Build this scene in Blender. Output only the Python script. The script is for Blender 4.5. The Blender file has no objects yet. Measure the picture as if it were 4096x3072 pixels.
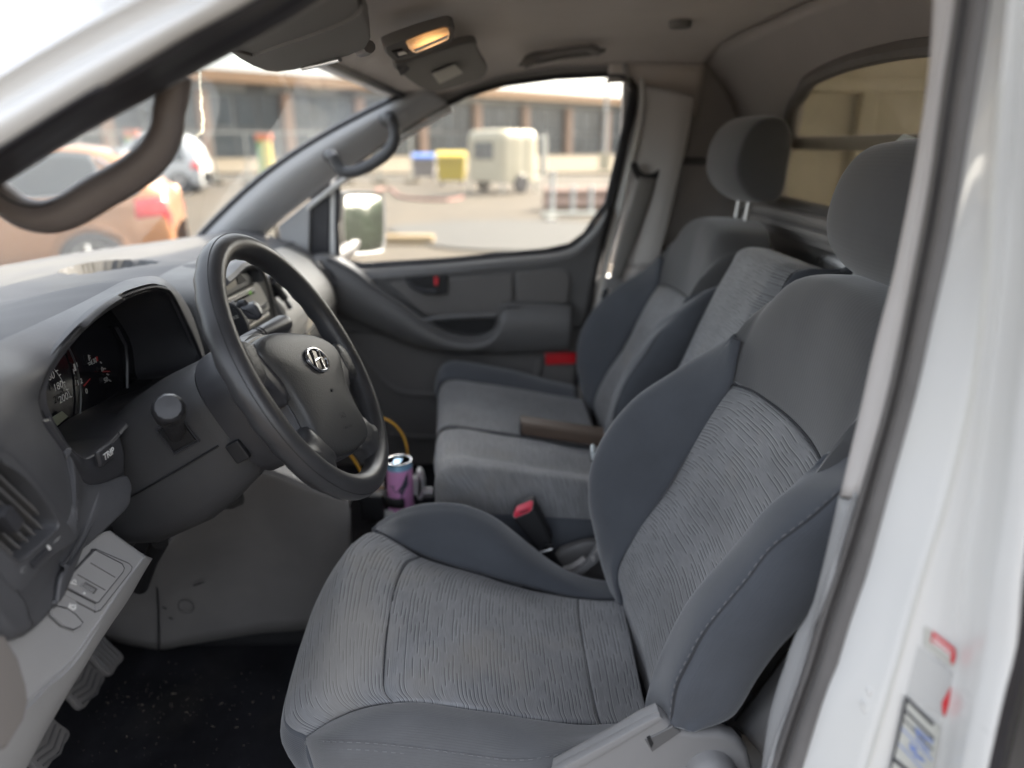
import bpy, bmesh, math, random
from mathutils import Vector as V, Matrix, noise as mnoise

random.seed(4)
SC = bpy.context.scene
COL = SC.collection

# ------------------------------------------------------------------ camera, sky, sun, exposure
FPX, PITCH, YAW, CAM_Z = 2840.0, math.radians(18.6), math.radians(1.07), 1.5
cam_data = bpy.data.cameras.new('camera')
cam = bpy.data.objects.new('camera', cam_data)
COL.objects.link(cam)
cam.location = (0, 0, CAM_Z)
cam.rotation_euler = (math.pi / 2 - PITCH, 0, -YAW)
cam_data.sensor_width = 36
cam_data.lens = FPX / 4096 * 36
cam_data.clip_start = 0.02
cam_data.clip_end = 3000
cam_data.dof.use_dof = True
cam_data.dof.focus_distance = 0.89
cam_data.dof.aperture_fstop = 2.15
SC.camera = cam

SUN_ELEV, SUN_AZ = math.radians(38), math.radians(52)      # azimuth from +Y towards +X
world = bpy.data.worlds.new('World')
SC.world = world
world.use_nodes = True
wn = world.node_tree
sky = wn.nodes.new('ShaderNodeTexSky')
sky.sky_type = 'NISHITA'
sky.sun_disc = False
sky.sun_elevation = SUN_ELEV
sky.sun_rotation = SUN_AZ
sky.altitude = 0
sky.air_density = 1.0
sky.dust_density = 6.0
sky.ozone_density = 1.0
bg = wn.nodes['Background']
bg.inputs['Strength'].default_value = 0.15
hs = wn.nodes.new('ShaderNodeHueSaturation')       # hazy white sky
hs.inputs['Saturation'].default_value = 0.42
wn.links.new(sky.outputs[0], hs.inputs['Color'])
wm = wn.nodes.new('ShaderNodeMix'); wm.data_type = 'RGBA'; wm.blend_type = 'MULTIPLY'   # dusty, slightly warm air
wm.inputs['Factor'].default_value = 1.0
wm.inputs[7].default_value = (1.0, 0.982, 0.955, 1)
wn.links.new(hs.outputs[0], wm.inputs[6])
wn.links.new(wm.outputs[2], bg.inputs[0])

sun_data = bpy.data.lights.new('sun', 'SUN')
sun_data.energy = 2.6
sun_data.angle = math.radians(2)
sun_data.color = (1.0, 0.84, 0.62)
sun = bpy.data.objects.new('sun', sun_data)
COL.objects.link(sun)
sdir = V((math.sin(SUN_AZ) * math.cos(SUN_ELEV), math.cos(SUN_AZ) * math.cos(SUN_ELEV), math.sin(SUN_ELEV)))
sun.rotation_euler = sdir.to_track_quat('Z', 'Y').to_euler()

vs = SC.view_settings
vs.view_transform = 'Standard'
vs.look = 'None'
vs.exposure = 2.65
vs.gamma = 1.0
vs.use_curve_mapping = False
SC.cycles.max_bounces = 8
SC.cycles.diffuse_bounces = 5
SC.cycles.transparent_max_bounces = 16
SC.cycles.sample_clamp_indirect = 6.0

# ------------------------------------------------------------------ surveying: a sight line of the photo meets a known plane
_F = V((math.sin(YAW) * math.cos(PITCH), math.cos(YAW) * math.cos(PITCH), -math.sin(PITCH)))
_R = V((math.cos(YAW), -math.sin(YAW), 0))
_U = _R.cross(_F)
_O = V((0, 0, CAM_Z))


def at(px, py, x=None, y=None, z=None):
    d = _F + _R * ((px - 2048) / FPX) - _U * ((py - 1536) / FPX)
    t = x / d.x if x is not None else y / d.y if y is not None else (z - CAM_Z) / d.z
    return _O + d * t


def atp(px, py, p0, n):
    d = _F + _R * ((px - 2048) / FPX) - _U * ((py - 1536) / FPX)
    return _O + d * ((p0 - _O).dot(n) / d.dot(n))


def L(pts, x=None, y=None, z=None):
    """list of sight lines -> points; a third value overrides the plane"""
    out = []
    for p in pts:
        k = dict(x=x) if x is not None else dict(y=y) if y is not None else dict(z=z)
        if len(p) > 2:
            k = {list(k)[0]: p[2]}
        out.append(at(p[0], p[1], **k))
    return out


# ------------------------------------------------------------------ objects
def obj(name, bm, mat, parent=None, label=None, cat=None, group=None, kind=None, smooth=True, sharp=40):
    me = bpy.data.meshes.new(name)
    bmesh.ops.recalc_face_normals(bm, faces=bm.faces) if kind != 'keep' else None
    if smooth:
        for f in bm.faces:
            f.smooth = True
    bm.to_mesh(me)
    bm.free()
    if smooth and sharp:
        me.set_sharp_from_angle(angle=math.radians(sharp))
    o = bpy.data.objects.new(name, me)
    COL.objects.link(o)
    if smooth and kind != 'keep' and len(me.polygons) < 3000:
        w = o.modifiers.new('weighted', 'WEIGHTED_NORMAL'); w.keep_sharp = True
    for m in (mat if isinstance(mat, (list, tuple)) else [mat]):
        me.materials.append(m)
    if parent is not None:
        o.parent = parent
        o.matrix_parent_inverse = parent.matrix_world.inverted() if False else Matrix.Translation(parent.location).inverted()
    tag(o, label, cat, group, None if kind == 'keep' else kind)
    return o


def tag(o, label=None, cat=None, group=None, kind=None):
    if label: o['label'] = label
    if cat: o['category'] = cat
    if group: o['group'] = group
    if kind: o['kind'] = kind
    return o


def thing(name, label, cat, loc=(0, 0, 0), group=None):
    o = bpy.data.objects.new(name, None)
    o.empty_display_size = 0.05
    COL.objects.link(o)
    o.location = loc
    return tag(o, label, cat, group)


def solid(o, t, offset=-1):
    m = o.modifiers.new('thick', 'SOLIDIFY')
    m.thickness = t
    m.offset = offset
    return o


def copy_tree(o, parent=None):
    c = o.copy()
    COL.objects.link(c)
    if parent is not None:
        c.parent = parent
    for ch in list(o.children):
        copy_tree(ch, c)
    return c


# ------------------------------------------------------------------ shapes
def crp(P, t):
    """Catmull-Rom through P at parameter t in 0..1 (uniform by index)"""
    n = len(P) - 1
    s = min(max(t, 0), 1) * n
    i = min(int(s), n - 1)
    f = s - i
    p1, p2 = P[i], P[i + 1]
    p0 = P[i - 1] if i > 0 else p1 * 2 - p2
    p3 = P[i + 2] if i + 2 <= n else p2 * 2 - p1
    return 0.5 * ((2 * p1) + (p2 - p0) * f + (2 * p0 - 5 * p1 + 4 * p2 - p3) * f * f + (3 * p1 - p0 - 3 * p2 + p3) * f ** 3)


def resample(P, n, even=True, ts=None):
    P = [V(p) for p in P]
    if len(P) == 1:
        return [P[0].copy() for _ in range(n)]
    ts = ts or [i / (n - 1) for i in range(n)]
    if not even:
        return [crp(P, t) for t in ts]
    fine = [crp(P, i / 200) for i in range(201)]
    acc = [0.0]
    for a, b in zip(fine, fine[1:]):
        acc.append(acc[-1] + (b - a).length)
    tot = acc[-1] or 1e-9
    out, k = [], 0
    for t in ts:
        d = t * tot
        while k < 199 and acc[k + 1] < d:
            k += 1
        seg = acc[k + 1] - acc[k] or 1e-9
        out.append(fine[k].lerp(fine[k + 1], min(max((d - acc[k]) / seg, 0), 1)))
    return out


EDGE = [0, .012, .028, .05]


def params(n, edges=True):
    if not edges:
        return [i / (n - 1) for i in range(n)]
    mid = [.05 + .9 * i / (n - 1) for i in range(1, n - 1)]
    return EDGE + mid + [1 - e for e in reversed(EDGE)]


def patch(curves, nu, nv, edges=False, even=True, evenv=False):
    tu, tv = params(nu, edges), params(nv, edges)
    C = [resample(c, len(tu), even, tu) for c in curves]
    cols = [resample([c[i] for c in C], len(tv), evenv, tv) for i in range(len(tu))]
    return [[cols[i][j] for i in range(len(tu))] for j in range(len(tv))]


def gnormals(G):
    J, I = len(G), len(G[0])
    N = []
    for j in range(J):
        row = []
        for i in range(I):
            du = G[j][min(i + 1, I - 1)] - G[j][max(i - 1, 0)]
            dv = G[min(j + 1, J - 1)][i] - G[max(j - 1, 0)][i]
            n = du.cross(dv)
            row.append(n.normalized() if n.length > 1e-12 else V((0, 0, 1)))
        N.append(row)
    return N


def tuck(G, depth, sides='LRTB', sign=1, width=.028):
    """roll the borders of an upholstery panel into its seams"""
    N = gnormals(G)
    J, I = len(G), len(G[0])
    k = [1.0, .45, .12, 0]
    out = [[p.copy() for p in r] for r in G]
    for j in range(J):
        for i in range(I):
            w = 0
            if 'L' in sides and i < 4: w = max(w, k[i])
            if 'R' in sides and I - 1 - i < 4: w = max(w, k[I - 1 - i])
            if 'B' in sides and j < 4: w = max(w, k[j])
            if 'T' in sides and J - 1 - j < 4: w = max(w, k[J - 1 - j])
            if w: out[j][i] -= N[j][i] * depth * w * sign
    return out


def add_grid(bm, G, uv=True, mi=0, closed_u=False):
    J, I = len(G), len(G[0])
    vs_ = [[bm.verts.new(p) for p in r] for r in G]
    lay = bm.loops.layers.uv.verify()
    us = [0.0]
    for i in range(1, I):
        us.append(us[-1] + sum((G[j][i] - G[j][i - 1]).length for j in range(J)) / J)
    ws = [0.0]
    for j in range(1, J):
        ws.append(ws[-1] + sum((G[j][i] - G[j - 1][i]).length for i in range(I)) / I)
    for j in range(J - 1):
        for i in range(I - 1 if not closed_u else I):
            i2 = (i + 1) % I
            q = [(vs_[j][i], us[i], ws[j]), (vs_[j][i2], us[i2] if i2 else us[-1] + .01, ws[j]),
                 (vs_[j + 1][i2], us[i2] if i2 else us[-1] + .01, ws[j + 1]), (vs_[j + 1][i], us[i], ws[j + 1])]
            if len({tuple(v[0].co) for v in q}) < 3:
                continue
            try:
                f = bm.faces.new([a[0] for a in q])
            except ValueError:
                continue
            f.material_index = mi
            for lp, a in zip(f.loops, q):
                lp[lay].uv = (a[1], a[2])
    return vs_


def grid_obj(name, G, mat, parent=None, flip_to=None, **k):
    bm = bmesh.new()
    add_grid(bm, G)
    bmesh.ops.remove_doubles(bm, verts=bm.verts, dist=1e-5)
    o = obj(name, bm, mat, parent, kind='keep', **k)
    return o


def face_to(o, point, invert=False):
    """make an open sheet's normals look at a point (so thickness goes away from it)"""
    me = o.data
    p = V(point)
    s = sum((p - f.center).dot(f.normal) * f.area for f in me.polygons)
    if (s < 0) != invert:
        me.flip_normals()
    return o


def sheet(name, curves, nu, nv, mat, parent, see=(0, 0, 1.5), thick=0.0, edges=False, even=True, seam=0, sides='LRTB', rough=0, **k):
    G = patch(curves, nu, nv, edges or seam > 0, even)
    if seam:
        N = gnormals(G)
        mid = N[len(N) // 2][len(N[0]) // 2]
        c = G[len(G) // 2][len(G[0]) // 2]
        sg = 1 if (V(see) - c).dot(mid) > 0 else -1
        G = tuck(G, seam, sides, sg)
    if rough:
        N = gnormals(G)
        for r, nr in zip(G, N):
            for p, n in zip(r, nr):
                p += n * mnoise.noise(p * 14) * rough
    o = grid_obj(name, G, mat, parent, **k)
    face_to(o, see)
    if thick:
        solid(o, thick)
    return o


def add_tube(bm, P, r, n=10, cap=True, flat=None, mi=0):
    """P points, r number or list; flat=(dir, factor) squashes the section along dir"""
    P = [V(p) for p in P]
    m = len(P)
    rs = r if isinstance(r, (list, tuple)) else [r] * m
    t0 = (P[1] - P[0]).normalized()
    up = V((0, 0, 1)) if abs(t0.z) < .9 else V((1, 0, 0))
    nrm = (up - t0 * up.dot(t0)).normalized()
    rings = []
    for i in range(m):
        t = (P[min(i + 1, m - 1)] - P[max(i - 1, 0)]).normalized()
        nrm = (nrm - t * nrm.dot(t)).normalized()
        b = t.cross(nrm)
        ring = []
        for k in range(n):
            a = 2 * math.pi * k / n
            o = (nrm * math.cos(a) + b * math.sin(a)) * rs[i]
            if flat:
                d = V(flat[0]).normalized()
                o -= d * o.dot(d) * (1 - flat[1])
            ring.append(bm.verts.new(P[i] + o))
        rings.append(ring)
    for a, b in zip(rings, rings[1:]):
        for k in range(n):
            bm.faces.new((a[k], a[(k + 1) % n], b[(k + 1) % n], b[k])).material_index = mi
    if cap:
        bm.faces.new(list(reversed(rings[0]))).material_index = mi
        bm.faces.new(rings[-1]).material_index = mi
    return rings


def add_box(bm, c, s, bev=0.0, rot=None, seg=2, mi=0):
    r = bmesh.ops.create_cube(bm, size=1)
    vv = r['verts']
    M = (rot.to_4x4() if rot else Matrix()) @ Matrix.Diagonal((*s, 1))
    bmesh.ops.transform(bm, matrix=Matrix.Translation(c) @ M, verts=vv)
    fs = {f for v in vv for f in v.link_faces}
    for f in fs: f.material_index = mi
    if bev:
        es = list({e for v in vv for e in v.link_edges})
        bmesh.ops.bevel(bm, geom=es, offset=bev, segments=seg, profile=.5, affect='EDGES')
    return vv


def add_prism(bm, pts, vec, bev=0.0, seg=2, mi=0):
    """polygon extruded along vec"""
    vec = V(vec)
    a = [bm.verts.new(p) for p in pts]
    b = [bm.verts.new(V(p) + vec) for p in pts]
    n = len(a)
    fs = [bm.faces.new(a), bm.faces.new(list(reversed(b)))]
    for i in range(n):
        fs.append(bm.faces.new((a[(i + 1) % n], a[i], b[i], b[(i + 1) % n])))
    for f in fs: f.material_index = mi
    bmesh.ops.recalc_face_normals(bm, faces=fs)
    if bev:
        es = list({e for f in fs[:2] for e in f.edges})
        bmesh.ops.bevel(bm, geom=es, offset=bev, segments=seg, profile=.5, affect='EDGES')


def add_lathe(bm, prof, c, axis=(0, 0, 1), n=24, mi=0):
    """prof list of (radius, height) along axis from c"""
    q = V((0, 0, 1)).rotation_difference(V(axis).normalized())
    rings = []
    for r, h in prof:
        rings.append([bm.verts.new(V(c) + q @ V((r * math.cos(2 * math.pi * k / n), r * math.sin(2 * math.pi * k / n), h))) for k in range(n)])
    for a, b in zip(rings, rings[1:]):
        for k in range(n):
            bm.faces.new((a[k], a[(k + 1) % n], b[(k + 1) % n], b[k])).material_index = mi
    bm.faces.new(list(reversed(rings[0]))).material_index = mi
    bm.faces.new(rings[-1]).material_index = mi


def add_dome(bm, outline, nrm, steps, center=None, mi=0, cap=True):
    """closed outline shrunk towards its middle: steps of (scale, height)"""
    P = [V(p) for p in outline]
    c = center or sum(P, V()) / len(P)
    nrm = V(nrm).normalized()
    rings = [[bm.verts.new(c + (p - c) * s + nrm * h) for p in P] for s, h in steps]
    n = len(P)
    for a, b in zip(rings, rings[1:]):
        for k in range(n):
            bm.faces.new((a[k], a[(k + 1) % n], b[(k + 1) % n], b[k])).material_index = mi
    if cap:
        bm.faces.new(rings[-1]).material_index = mi
    return rings


def ring_sheet(bm, loops, mi=0):
    """closed loops of equal length joined one to the next"""
    R = [[bm.verts.new(p) for p in l] for l in loops]
    n = len(R[0])
    for a, b in zip(R, R[1:]):
        for k in range(n):
            bm.faces.new((a[k], a[(k + 1) % n], b[(k + 1) % n], b[k])).material_index = mi
    return R


def closed(P, n):
    """smooth closed loop through P, n points"""
    P = [V(p) for p in P]
    m = len(P)
    out = []
    for k in range(n):
        s = k / n * m
        i = int(s); f = s - i
        p0, p1, p2, p3 = P[(i - 1) % m], P[i % m], P[(i + 1) % m], P[(i + 2) % m]
        out.append(0.5 * ((2 * p1) + (p2 - p0) * f + (2 * p0 - 5 * p1 + 4 * p2 - p3) * f * f + (3 * p1 - p0 - 3 * p2 + p3) * f ** 3))
    return out


def text_obj(s, size, p, xdir, ydir, mat, parent, name='lettering', ext=.0003, align='CENTER', shear=0):
    cu = bpy.data.curves.new(name, 'FONT')
    cu.body = s
    cu.size = size
    cu.extrude = ext
    cu.align_x = align
    cu.align_y = 'CENTER'
    cu.shear = shear
    tmp = bpy.data.objects.new('tmp', cu)
    COL.objects.link(tmp)
    me = bpy.data.meshes.new_from_object(tmp.evaluated_get(bpy.context.evaluated_depsgraph_get()))
    bpy.data.objects.remove(tmp)
    X = V(xdir).normalized()
    Y = (V(ydir) - X * V(ydir).dot(X)).normalized()
    Z = X.cross(Y)
    M = Matrix((X, Y, Z)).transposed().to_4x4()
    M.translation = V(p)
    me.transform(M)
    me.materials.clear()
    me.materials.append(mat)
    o = bpy.data.objects.new(name, me)
    COL.objects.link(o)
    if parent is not None:
        o.parent = parent
        o.matrix_parent_inverse = Matrix.Translation(parent.location).inverted()
    return o


# ------------------------------------------------------------------ materials
def nd(nt, typ, **k):
    n = nt.nodes.new(typ)
    for a, v in k.items():
        if a in n.inputs.keys() if isinstance(a, str) else False:
            n.inputs[a].default_value = v
        else:
            setattr(n, a, v)
    return n


def mat(name, col, rough=.6, metal=0.0, spec=.5, grain=None, var=None, coat=0.0, sheen=0.0, dirt=None):
    """grain=(scale, strength, 'voronoi'|'noise'); var=(scale, amount) mottles the colour; dirt=(scale, colour, amount)"""
    m = bpy.data.materials.new(name)
    m.use_nodes = True
    nt = m.node_tree
    b = nt.nodes['Principled BSDF']
    b.inputs['Base Color'].default_value = (*col, 1)
    b.inputs['Roughness'].default_value = rough
    b.inputs['Metallic'].default_value = metal
    b.inputs['Specular IOR Level'].default_value = spec
    b.inputs['Coat Weight'].default_value = coat
    b.inputs['Sheen Weight'].default_value = sheen
    tc = nt.nodes.new('ShaderNodeTexCoord')
    last = None
    if var:
        n = nt.nodes.new('ShaderNodeTexNoise')
        n.inputs['Scale'].default_value = var[0]
        n.inputs['Detail'].default_value = 6
        n.inputs['Roughness'].default_value = .65
        nt.links.new(tc.outputs['Object'], n.inputs['Vector'])
        mr = nt.nodes.new('ShaderNodeMapRange')
        mr.inputs[1].default_value = .3; mr.inputs[2].default_value = .7
        mr.inputs[3].default_value = 1 - var[1]; mr.inputs[4].default_value = 1 + var[1]
        nt.links.new(n.outputs['Fac'], mr.inputs[0])
        mx = nt.nodes.new('ShaderNodeVectorMath'); mx.operation = 'SCALE'
        mx.inputs[0].default_value = col
        nt.links.new(mr.outputs[0], mx.inputs['Scale'])
        last = mx.outputs[0]
        rr = nt.nodes.new('ShaderNodeMapRange')
        rr.inputs[1].default_value = .3; rr.inputs[2].default_value = .7
        rr.inputs[3].default_value = max(rough - .08, .02); rr.inputs[4].default_value = min(rough + .08, 1)
        nt.links.new(n.outputs['Fac'], rr.inputs[0])
        nt.links.new(rr.outputs[0], b.inputs['Roughness'])
    if dirt:
        n2 = nt.nodes.new('ShaderNodeTexNoise')
        n2.inputs['Scale'].default_value = dirt[0]
        n2.inputs['Detail'].default_value = 8
        nt.links.new(tc.outputs['Object'], n2.inputs['Vector'])
        r2 = nt.nodes.new('ShaderNodeMapRange')
        r2.inputs[1].default_value = .5; r2.inputs[2].default_value = .72
        r2.inputs[4].default_value = dirt[2]
        nt.links.new(n2.outputs['Fac'], r2.inputs[0])
        mm = nt.nodes.new('ShaderNodeMix'); mm.data_type = 'RGBA'
        nt.links.new(r2.outputs[0], mm.inputs['Factor'])
        if last: nt.links.new(last, mm.inputs[6])
        else: mm.inputs[6].default_value = (*col, 1)
        mm.inputs[7].default_value = (*dirt[1], 1)
        last = mm.outputs[2]
    if last is not None:
        nt.links.new(last, b.inputs['Base Color'])
    if grain:
        if grain[2] == 'voronoi':
            g = nt.nodes.new('ShaderNodeTexVoronoi'); g.feature = 'SMOOTH_F1'
            out = g.outputs['Distance']
        else:
            g = nt.nodes.new('ShaderNodeTexNoise'); g.inputs['Detail'].default_value = 4
            out = g.outputs['Fac']
        g.inputs['Scale'].default_value = grain[0]
        nt.links.new(tc.outputs['Object'], g.inputs['Vector'])
        bp = nt.nodes.new('ShaderNodeBump')
        bp.inputs['Strength'].default_value = grain[1]
        bp.inputs['Distance'].default_value = .35 / grain[0]
        nt.links.new(out, bp.inputs['Height'])
        nt.links.new(bp.outputs[0], b.inputs['Normal'])
    return m


def fabric_striped(name, base, dark, thread, su=115, sv=15, pale_patch=None):
    """woven cloth with short broken dark dashes and pale threads running across the seat"""
    m = bpy.data.materials.new(name)
    m.use_nodes = True
    nt = m.node_tree
    lk = nt.links.new
    b = nt.nodes['Principled BSDF']
    b.inputs['Roughness'].default_value = .85
    b.inputs['Specular IOR Level'].default_value = .25
    b.inputs['Sheen Weight'].default_value = .25
    b.inputs['Sheen Roughness'].default_value = .5
    uv = nt.nodes.new('ShaderNodeTexCoord')

    def math_(op, a, b_=None, c=None):
        n = nt.nodes.new('ShaderNodeMath'); n.operation = op
        for i, v in enumerate((a, b_, c)):
            if v is None: continue
            if isinstance(v, (int, float)): n.inputs[i].default_value = v
            else: lk(v, n.inputs[i])
        return n.outputs[0]

    def band(f, lo, hi, e=.06):
        a = nt.nodes.new('ShaderNodeMapRange'); a.inputs[1].default_value = lo - e; a.inputs[2].default_value = lo + e
        lk(f, a.inputs[0])
        c = nt.nodes.new('ShaderNodeMapRange'); c.inputs[1].default_value = hi + e; c.inputs[2].default_value = hi - e
        lk(f, c.inputs[0])
        return math_('MULTIPLY', a.outputs[0], c.outputs[0])
    sp = nt.nodes.new('ShaderNodeSeparateXYZ'); lk(uv.outputs['UV'], sp.inputs[0])
    U_, V_ = sp.outputs[0], sp.outputs[1]
    wob = nt.nodes.new('ShaderNodeTexNoise'); wob.noise_dimensions = '2D'; wob.inputs['Scale'].default_value = 14; wob.inputs['Detail'].default_value = 1
    lk(uv.outputs['UV'], wob.inputs['Vector'])

    def mapr(x, a, c):
        n = nt.nodes.new('ShaderNodeMapRange'); n.inputs[1].default_value = a; n.inputs[2].default_value = c
        lk(x, n.inputs[0])
        return n.outputs[0]

    def layer(su_, sv_, seed, w):
        """rows across the seat, each broken into dashes of its own rhythm"""
        t = math_('ADD', math_('MULTIPLY', U_, su_), math_('MULTIPLY', wob.outputs['Fac'], w))
        row = math_('FLOOR', t); f = math_('FRACT', t)
        wnz = nt.nodes.new('ShaderNodeTexWhiteNoise'); wnz.noise_dimensions = '1D'; lk(math_('ADD', row, seed), wnz.inputs['W'])
        cv = nt.nodes.new('ShaderNodeCombineXYZ')
        lk(math_('ADD', math_('MULTIPLY', V_, sv_), math_('MULTIPLY', wnz.outputs['Value'], 57)), cv.inputs[0])
        lk(math_('MULTIPLY', row, 3.7), cv.inputs[1])
        nz = nt.nodes.new('ShaderNodeTexNoise'); nz.noise_dimensions = '2D'; nz.inputs['Scale'].default_value = 1; nz.inputs['Detail'].default_value = 0
        lk(cv.outputs[0], nz.inputs['Vector'])
        return f, nz.outputs['Fac']
    f, n1 = layer(su, sv, 0, .55)
    d1 = math_('MULTIPLY', mapr(n1, .455, .52), band(f, .26, .52))
    fl = math_('MULTIPLY', mapr(n1, .43, .48), band(f, .62, .70, .05))
    f2, n2 = layer(su * 2.3, sv * 1.9, 31, 1.2)
    d2 = math_('MULTIPLY', mapr(n2, .46, .54), band(f2, .3, .7))
    # large soft wear
    nw = nt.nodes.new('ShaderNodeTexNoise'); nw.inputs['Scale'].default_value = 7; nw.inputs['Detail'].default_value = 3
    lk(uv.outputs['Object'], nw.inputs['Vector'])
    wr = nt.nodes.new('ShaderNodeMapRange'); wr.inputs[1].default_value = .35; wr.inputs[2].default_value = .7
    wr.inputs[3].default_value = .86; wr.inputs[4].default_value = 1.22
    lk(nw.outputs['Fac'], wr.inputs[0])
    # fine weave
    nf = nt.nodes.new('ShaderNodeTexNoise'); nf.inputs['Scale'].default_value = 900; nf.inputs['Detail'].default_value = 2
    lk(uv.outputs['Object'], nf.inputs['Vector'])

    def mix(fac, a, bb):
        x = nt.nodes.new('ShaderNodeMix'); x.data_type = 'RGBA'
        lk(fac, x.inputs['Factor']) if not isinstance(fac, float) else setattr(x.inputs['Factor'], 'default_value', fac)
        for sl, v in ((6, a), (7, bb)):
            if isinstance(v, tuple): x.inputs[sl].default_value = (*v, 1)
            else: lk(v, x.inputs[sl])
        return x.outputs[2]
    half = nt.nodes.new('ShaderNodeMath'); half.operation = 'MULTIPLY'; half.inputs[1].default_value = .30
    lk(d2, half.inputs[0])
    c = mix(half.outputs[0], base, dark)
    t5 = nt.nodes.new('ShaderNodeMath'); t5.operation = 'MULTIPLY'; t5.inputs[1].default_value = .8
    lk(fl, t5.inputs[0])
    c = mix(t5.outputs[0], c, thread)
    d9 = nt.nodes.new('ShaderNodeMath'); d9.operation = 'MULTIPLY'; d9.inputs[1].default_value = .95
    lk(d1, d9.inputs[0])
    c = mix(d9.outputs[0], c, dark)
    sc = nt.nodes.new('ShaderNodeVectorMath'); sc.operation = 'SCALE'
    lk(c, sc.inputs[0]); lk(wr.outputs[0], sc.inputs['Scale'])
    nd_ = nt.nodes.new('ShaderNodeTexNoise'); nd_.inputs['Scale'].default_value = 5.5; nd_.inputs['Detail'].default_value = 4; nd_.inputs['Roughness'].default_value = .6
    lk(uv.outputs['Object'], nd_.inputs['Vector'])
    dust = math_('MULTIPLY', mapr(nd_.outputs['Fac'], .54, .74), .55)
    final = mix(dust, sc.outputs[0], (.27, .245, .21))
    if pale_patch:      # paler patch masked by position at the cushion front
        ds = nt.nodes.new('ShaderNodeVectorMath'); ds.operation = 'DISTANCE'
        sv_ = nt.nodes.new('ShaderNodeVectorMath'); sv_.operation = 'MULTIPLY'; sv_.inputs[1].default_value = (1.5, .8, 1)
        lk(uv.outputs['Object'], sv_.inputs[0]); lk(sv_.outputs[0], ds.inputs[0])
        ds.inputs[1].default_value = (pale_patch[0][0] * 1.5, pale_patch[0][1] * .8, pale_patch[0][2])
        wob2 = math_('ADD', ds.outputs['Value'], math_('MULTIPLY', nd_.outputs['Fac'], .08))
        final = mix(math_('MULTIPLY', mapr(wob2, pale_patch[1] + .06, pale_patch[1]), .4), final, (.40, .37, .33))
    lk(final, b.inputs['Base Color'])
    h = nt.nodes.new('ShaderNodeMath'); h.operation = 'SUBTRACT'
    lk(nf.outputs['Fac'], h.inputs[0]); lk(d1, h.inputs[1])
    bp = nt.nodes.new('ShaderNodeBump'); bp.inputs['Strength'].default_value = .2; bp.inputs['Distance'].default_value = .0002
    lk(h.outputs[0], bp.inputs['Height'])
    lk(bp.outputs[0], b.inputs['Normal'])
    return m


def fabric_ribbed(name, col, ribs=420, strength=.35):
    m = mat(name, col, .88, spec=.25, sheen=.4, var=(9, .13))
    nt = m.node_tree
    b = nt.nodes['Principled BSDF']
    tc = [n for n in nt.nodes if n.type == 'TEX_COORD'][0]
    w = nt.nodes.new('ShaderNodeTexWave')
    w.bands_direction = 'Y'
    w.inputs['Scale'].default_value = ribs / 6.283
    w.inputs['Distortion'].default_value = .4
    nt.links.new(tc.outputs['UV'], w.inputs['Vector'])
    n = nt.nodes.new('ShaderNodeTexNoise'); n.inputs['Scale'].default_value = 700
    nt.links.new(tc.outputs['Object'], n.inputs['Vector'])
    ad = nt.nodes.new('ShaderNodeMath'); ad.operation = 'ADD'
    nt.links.new(w.outputs['Fac'], ad.inputs[0]); nt.links.new(n.outputs['Fac'], ad.inputs[1])
    bp = nt.nodes.new('ShaderNodeBump'); bp.inputs['Strength'].default_value = strength; bp.inputs['Distance'].default_value = .0006
    nt.links.new(ad.outputs[0], bp.inputs['Height'])
    nt.links.new(bp.outputs[0], b.inputs['Normal'])
    return m


def glass(name, tint=(.96, .98, .97), rough=0.0, dust=0.0, dustcol=(.8, .8, .76), ior=1.45):
    m = bpy.data.materials.new(name)
    m.use_nodes = True
    nt = m.node_tree
    nt.nodes.remove(nt.nodes['Principled BSDF'])
    out = nt.nodes['Material Output']
    tr = nt.nodes.new('ShaderNodeBsdfTransparent'); tr.inputs[0].default_value = (*tint, 1)
    gl = nt.nodes.new('ShaderNodeBsdfGlossy'); gl.inputs['Roughness'].default_value = rough
    fr = nt.nodes.new('ShaderNodeFresnel'); fr.inputs[0].default_value = ior
    mx = nt.nodes.new('ShaderNodeMixShader')
    nt.links.new(fr.outputs[0], mx.inputs[0]); nt.links.new(tr.outputs[0], mx.inputs[1]); nt.links.new(gl.outputs[0], mx.inputs[2])
    last = mx.outputs[0]
    m['dust'] = dust
    if dust:
        df = nt.nodes.new('ShaderNodeBsdfDiffuse'); df.inputs[0].default_value = (*dustcol, 1)
        tl = nt.nodes.new('ShaderNodeBsdfTranslucent'); tl.inputs[0].default_value = (*dustcol, 1)
        ad = nt.nodes.new('ShaderNodeMixShader'); ad.inputs[0].default_value = .6
        nt.links.new(df.outputs[0], ad.inputs[1]); nt.links.new(tl.outputs[0], ad.inputs[2])
        mx2 = nt.nodes.new('ShaderNodeMixShader'); mx2.inputs[0].default_value = dust
        mx2.name = 'dust_mix'
        tc = nt.nodes.new('ShaderNodeTexCoord')
        n = nt.nodes.new('ShaderNodeTexNoise'); n.inputs['Scale'].default_value = 4; n.inputs['Detail'].default_value = 3
        nt.links.new(tc.outputs['Object'], n.inputs['Vector'])
        r = nt.nodes.new('ShaderNodeMapRange'); r.inputs[1].default_value = .3; r.inputs[2].default_value = .7
        r.inputs[3].default_value = dust * .85; r.inputs[4].default_value = dust * 1.15
        nt.links.new(n.outputs['Fac'], r.inputs[0]); nt.links.new(r.outputs[0], mx2.inputs[0])
        nt.links.new(last, mx2.inputs[1]); nt.links.new(ad.outputs[0], mx2.inputs[2])
        last = mx2.outputs[0]
    nt.links.new(last, out.inputs[0])
    return m


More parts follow.
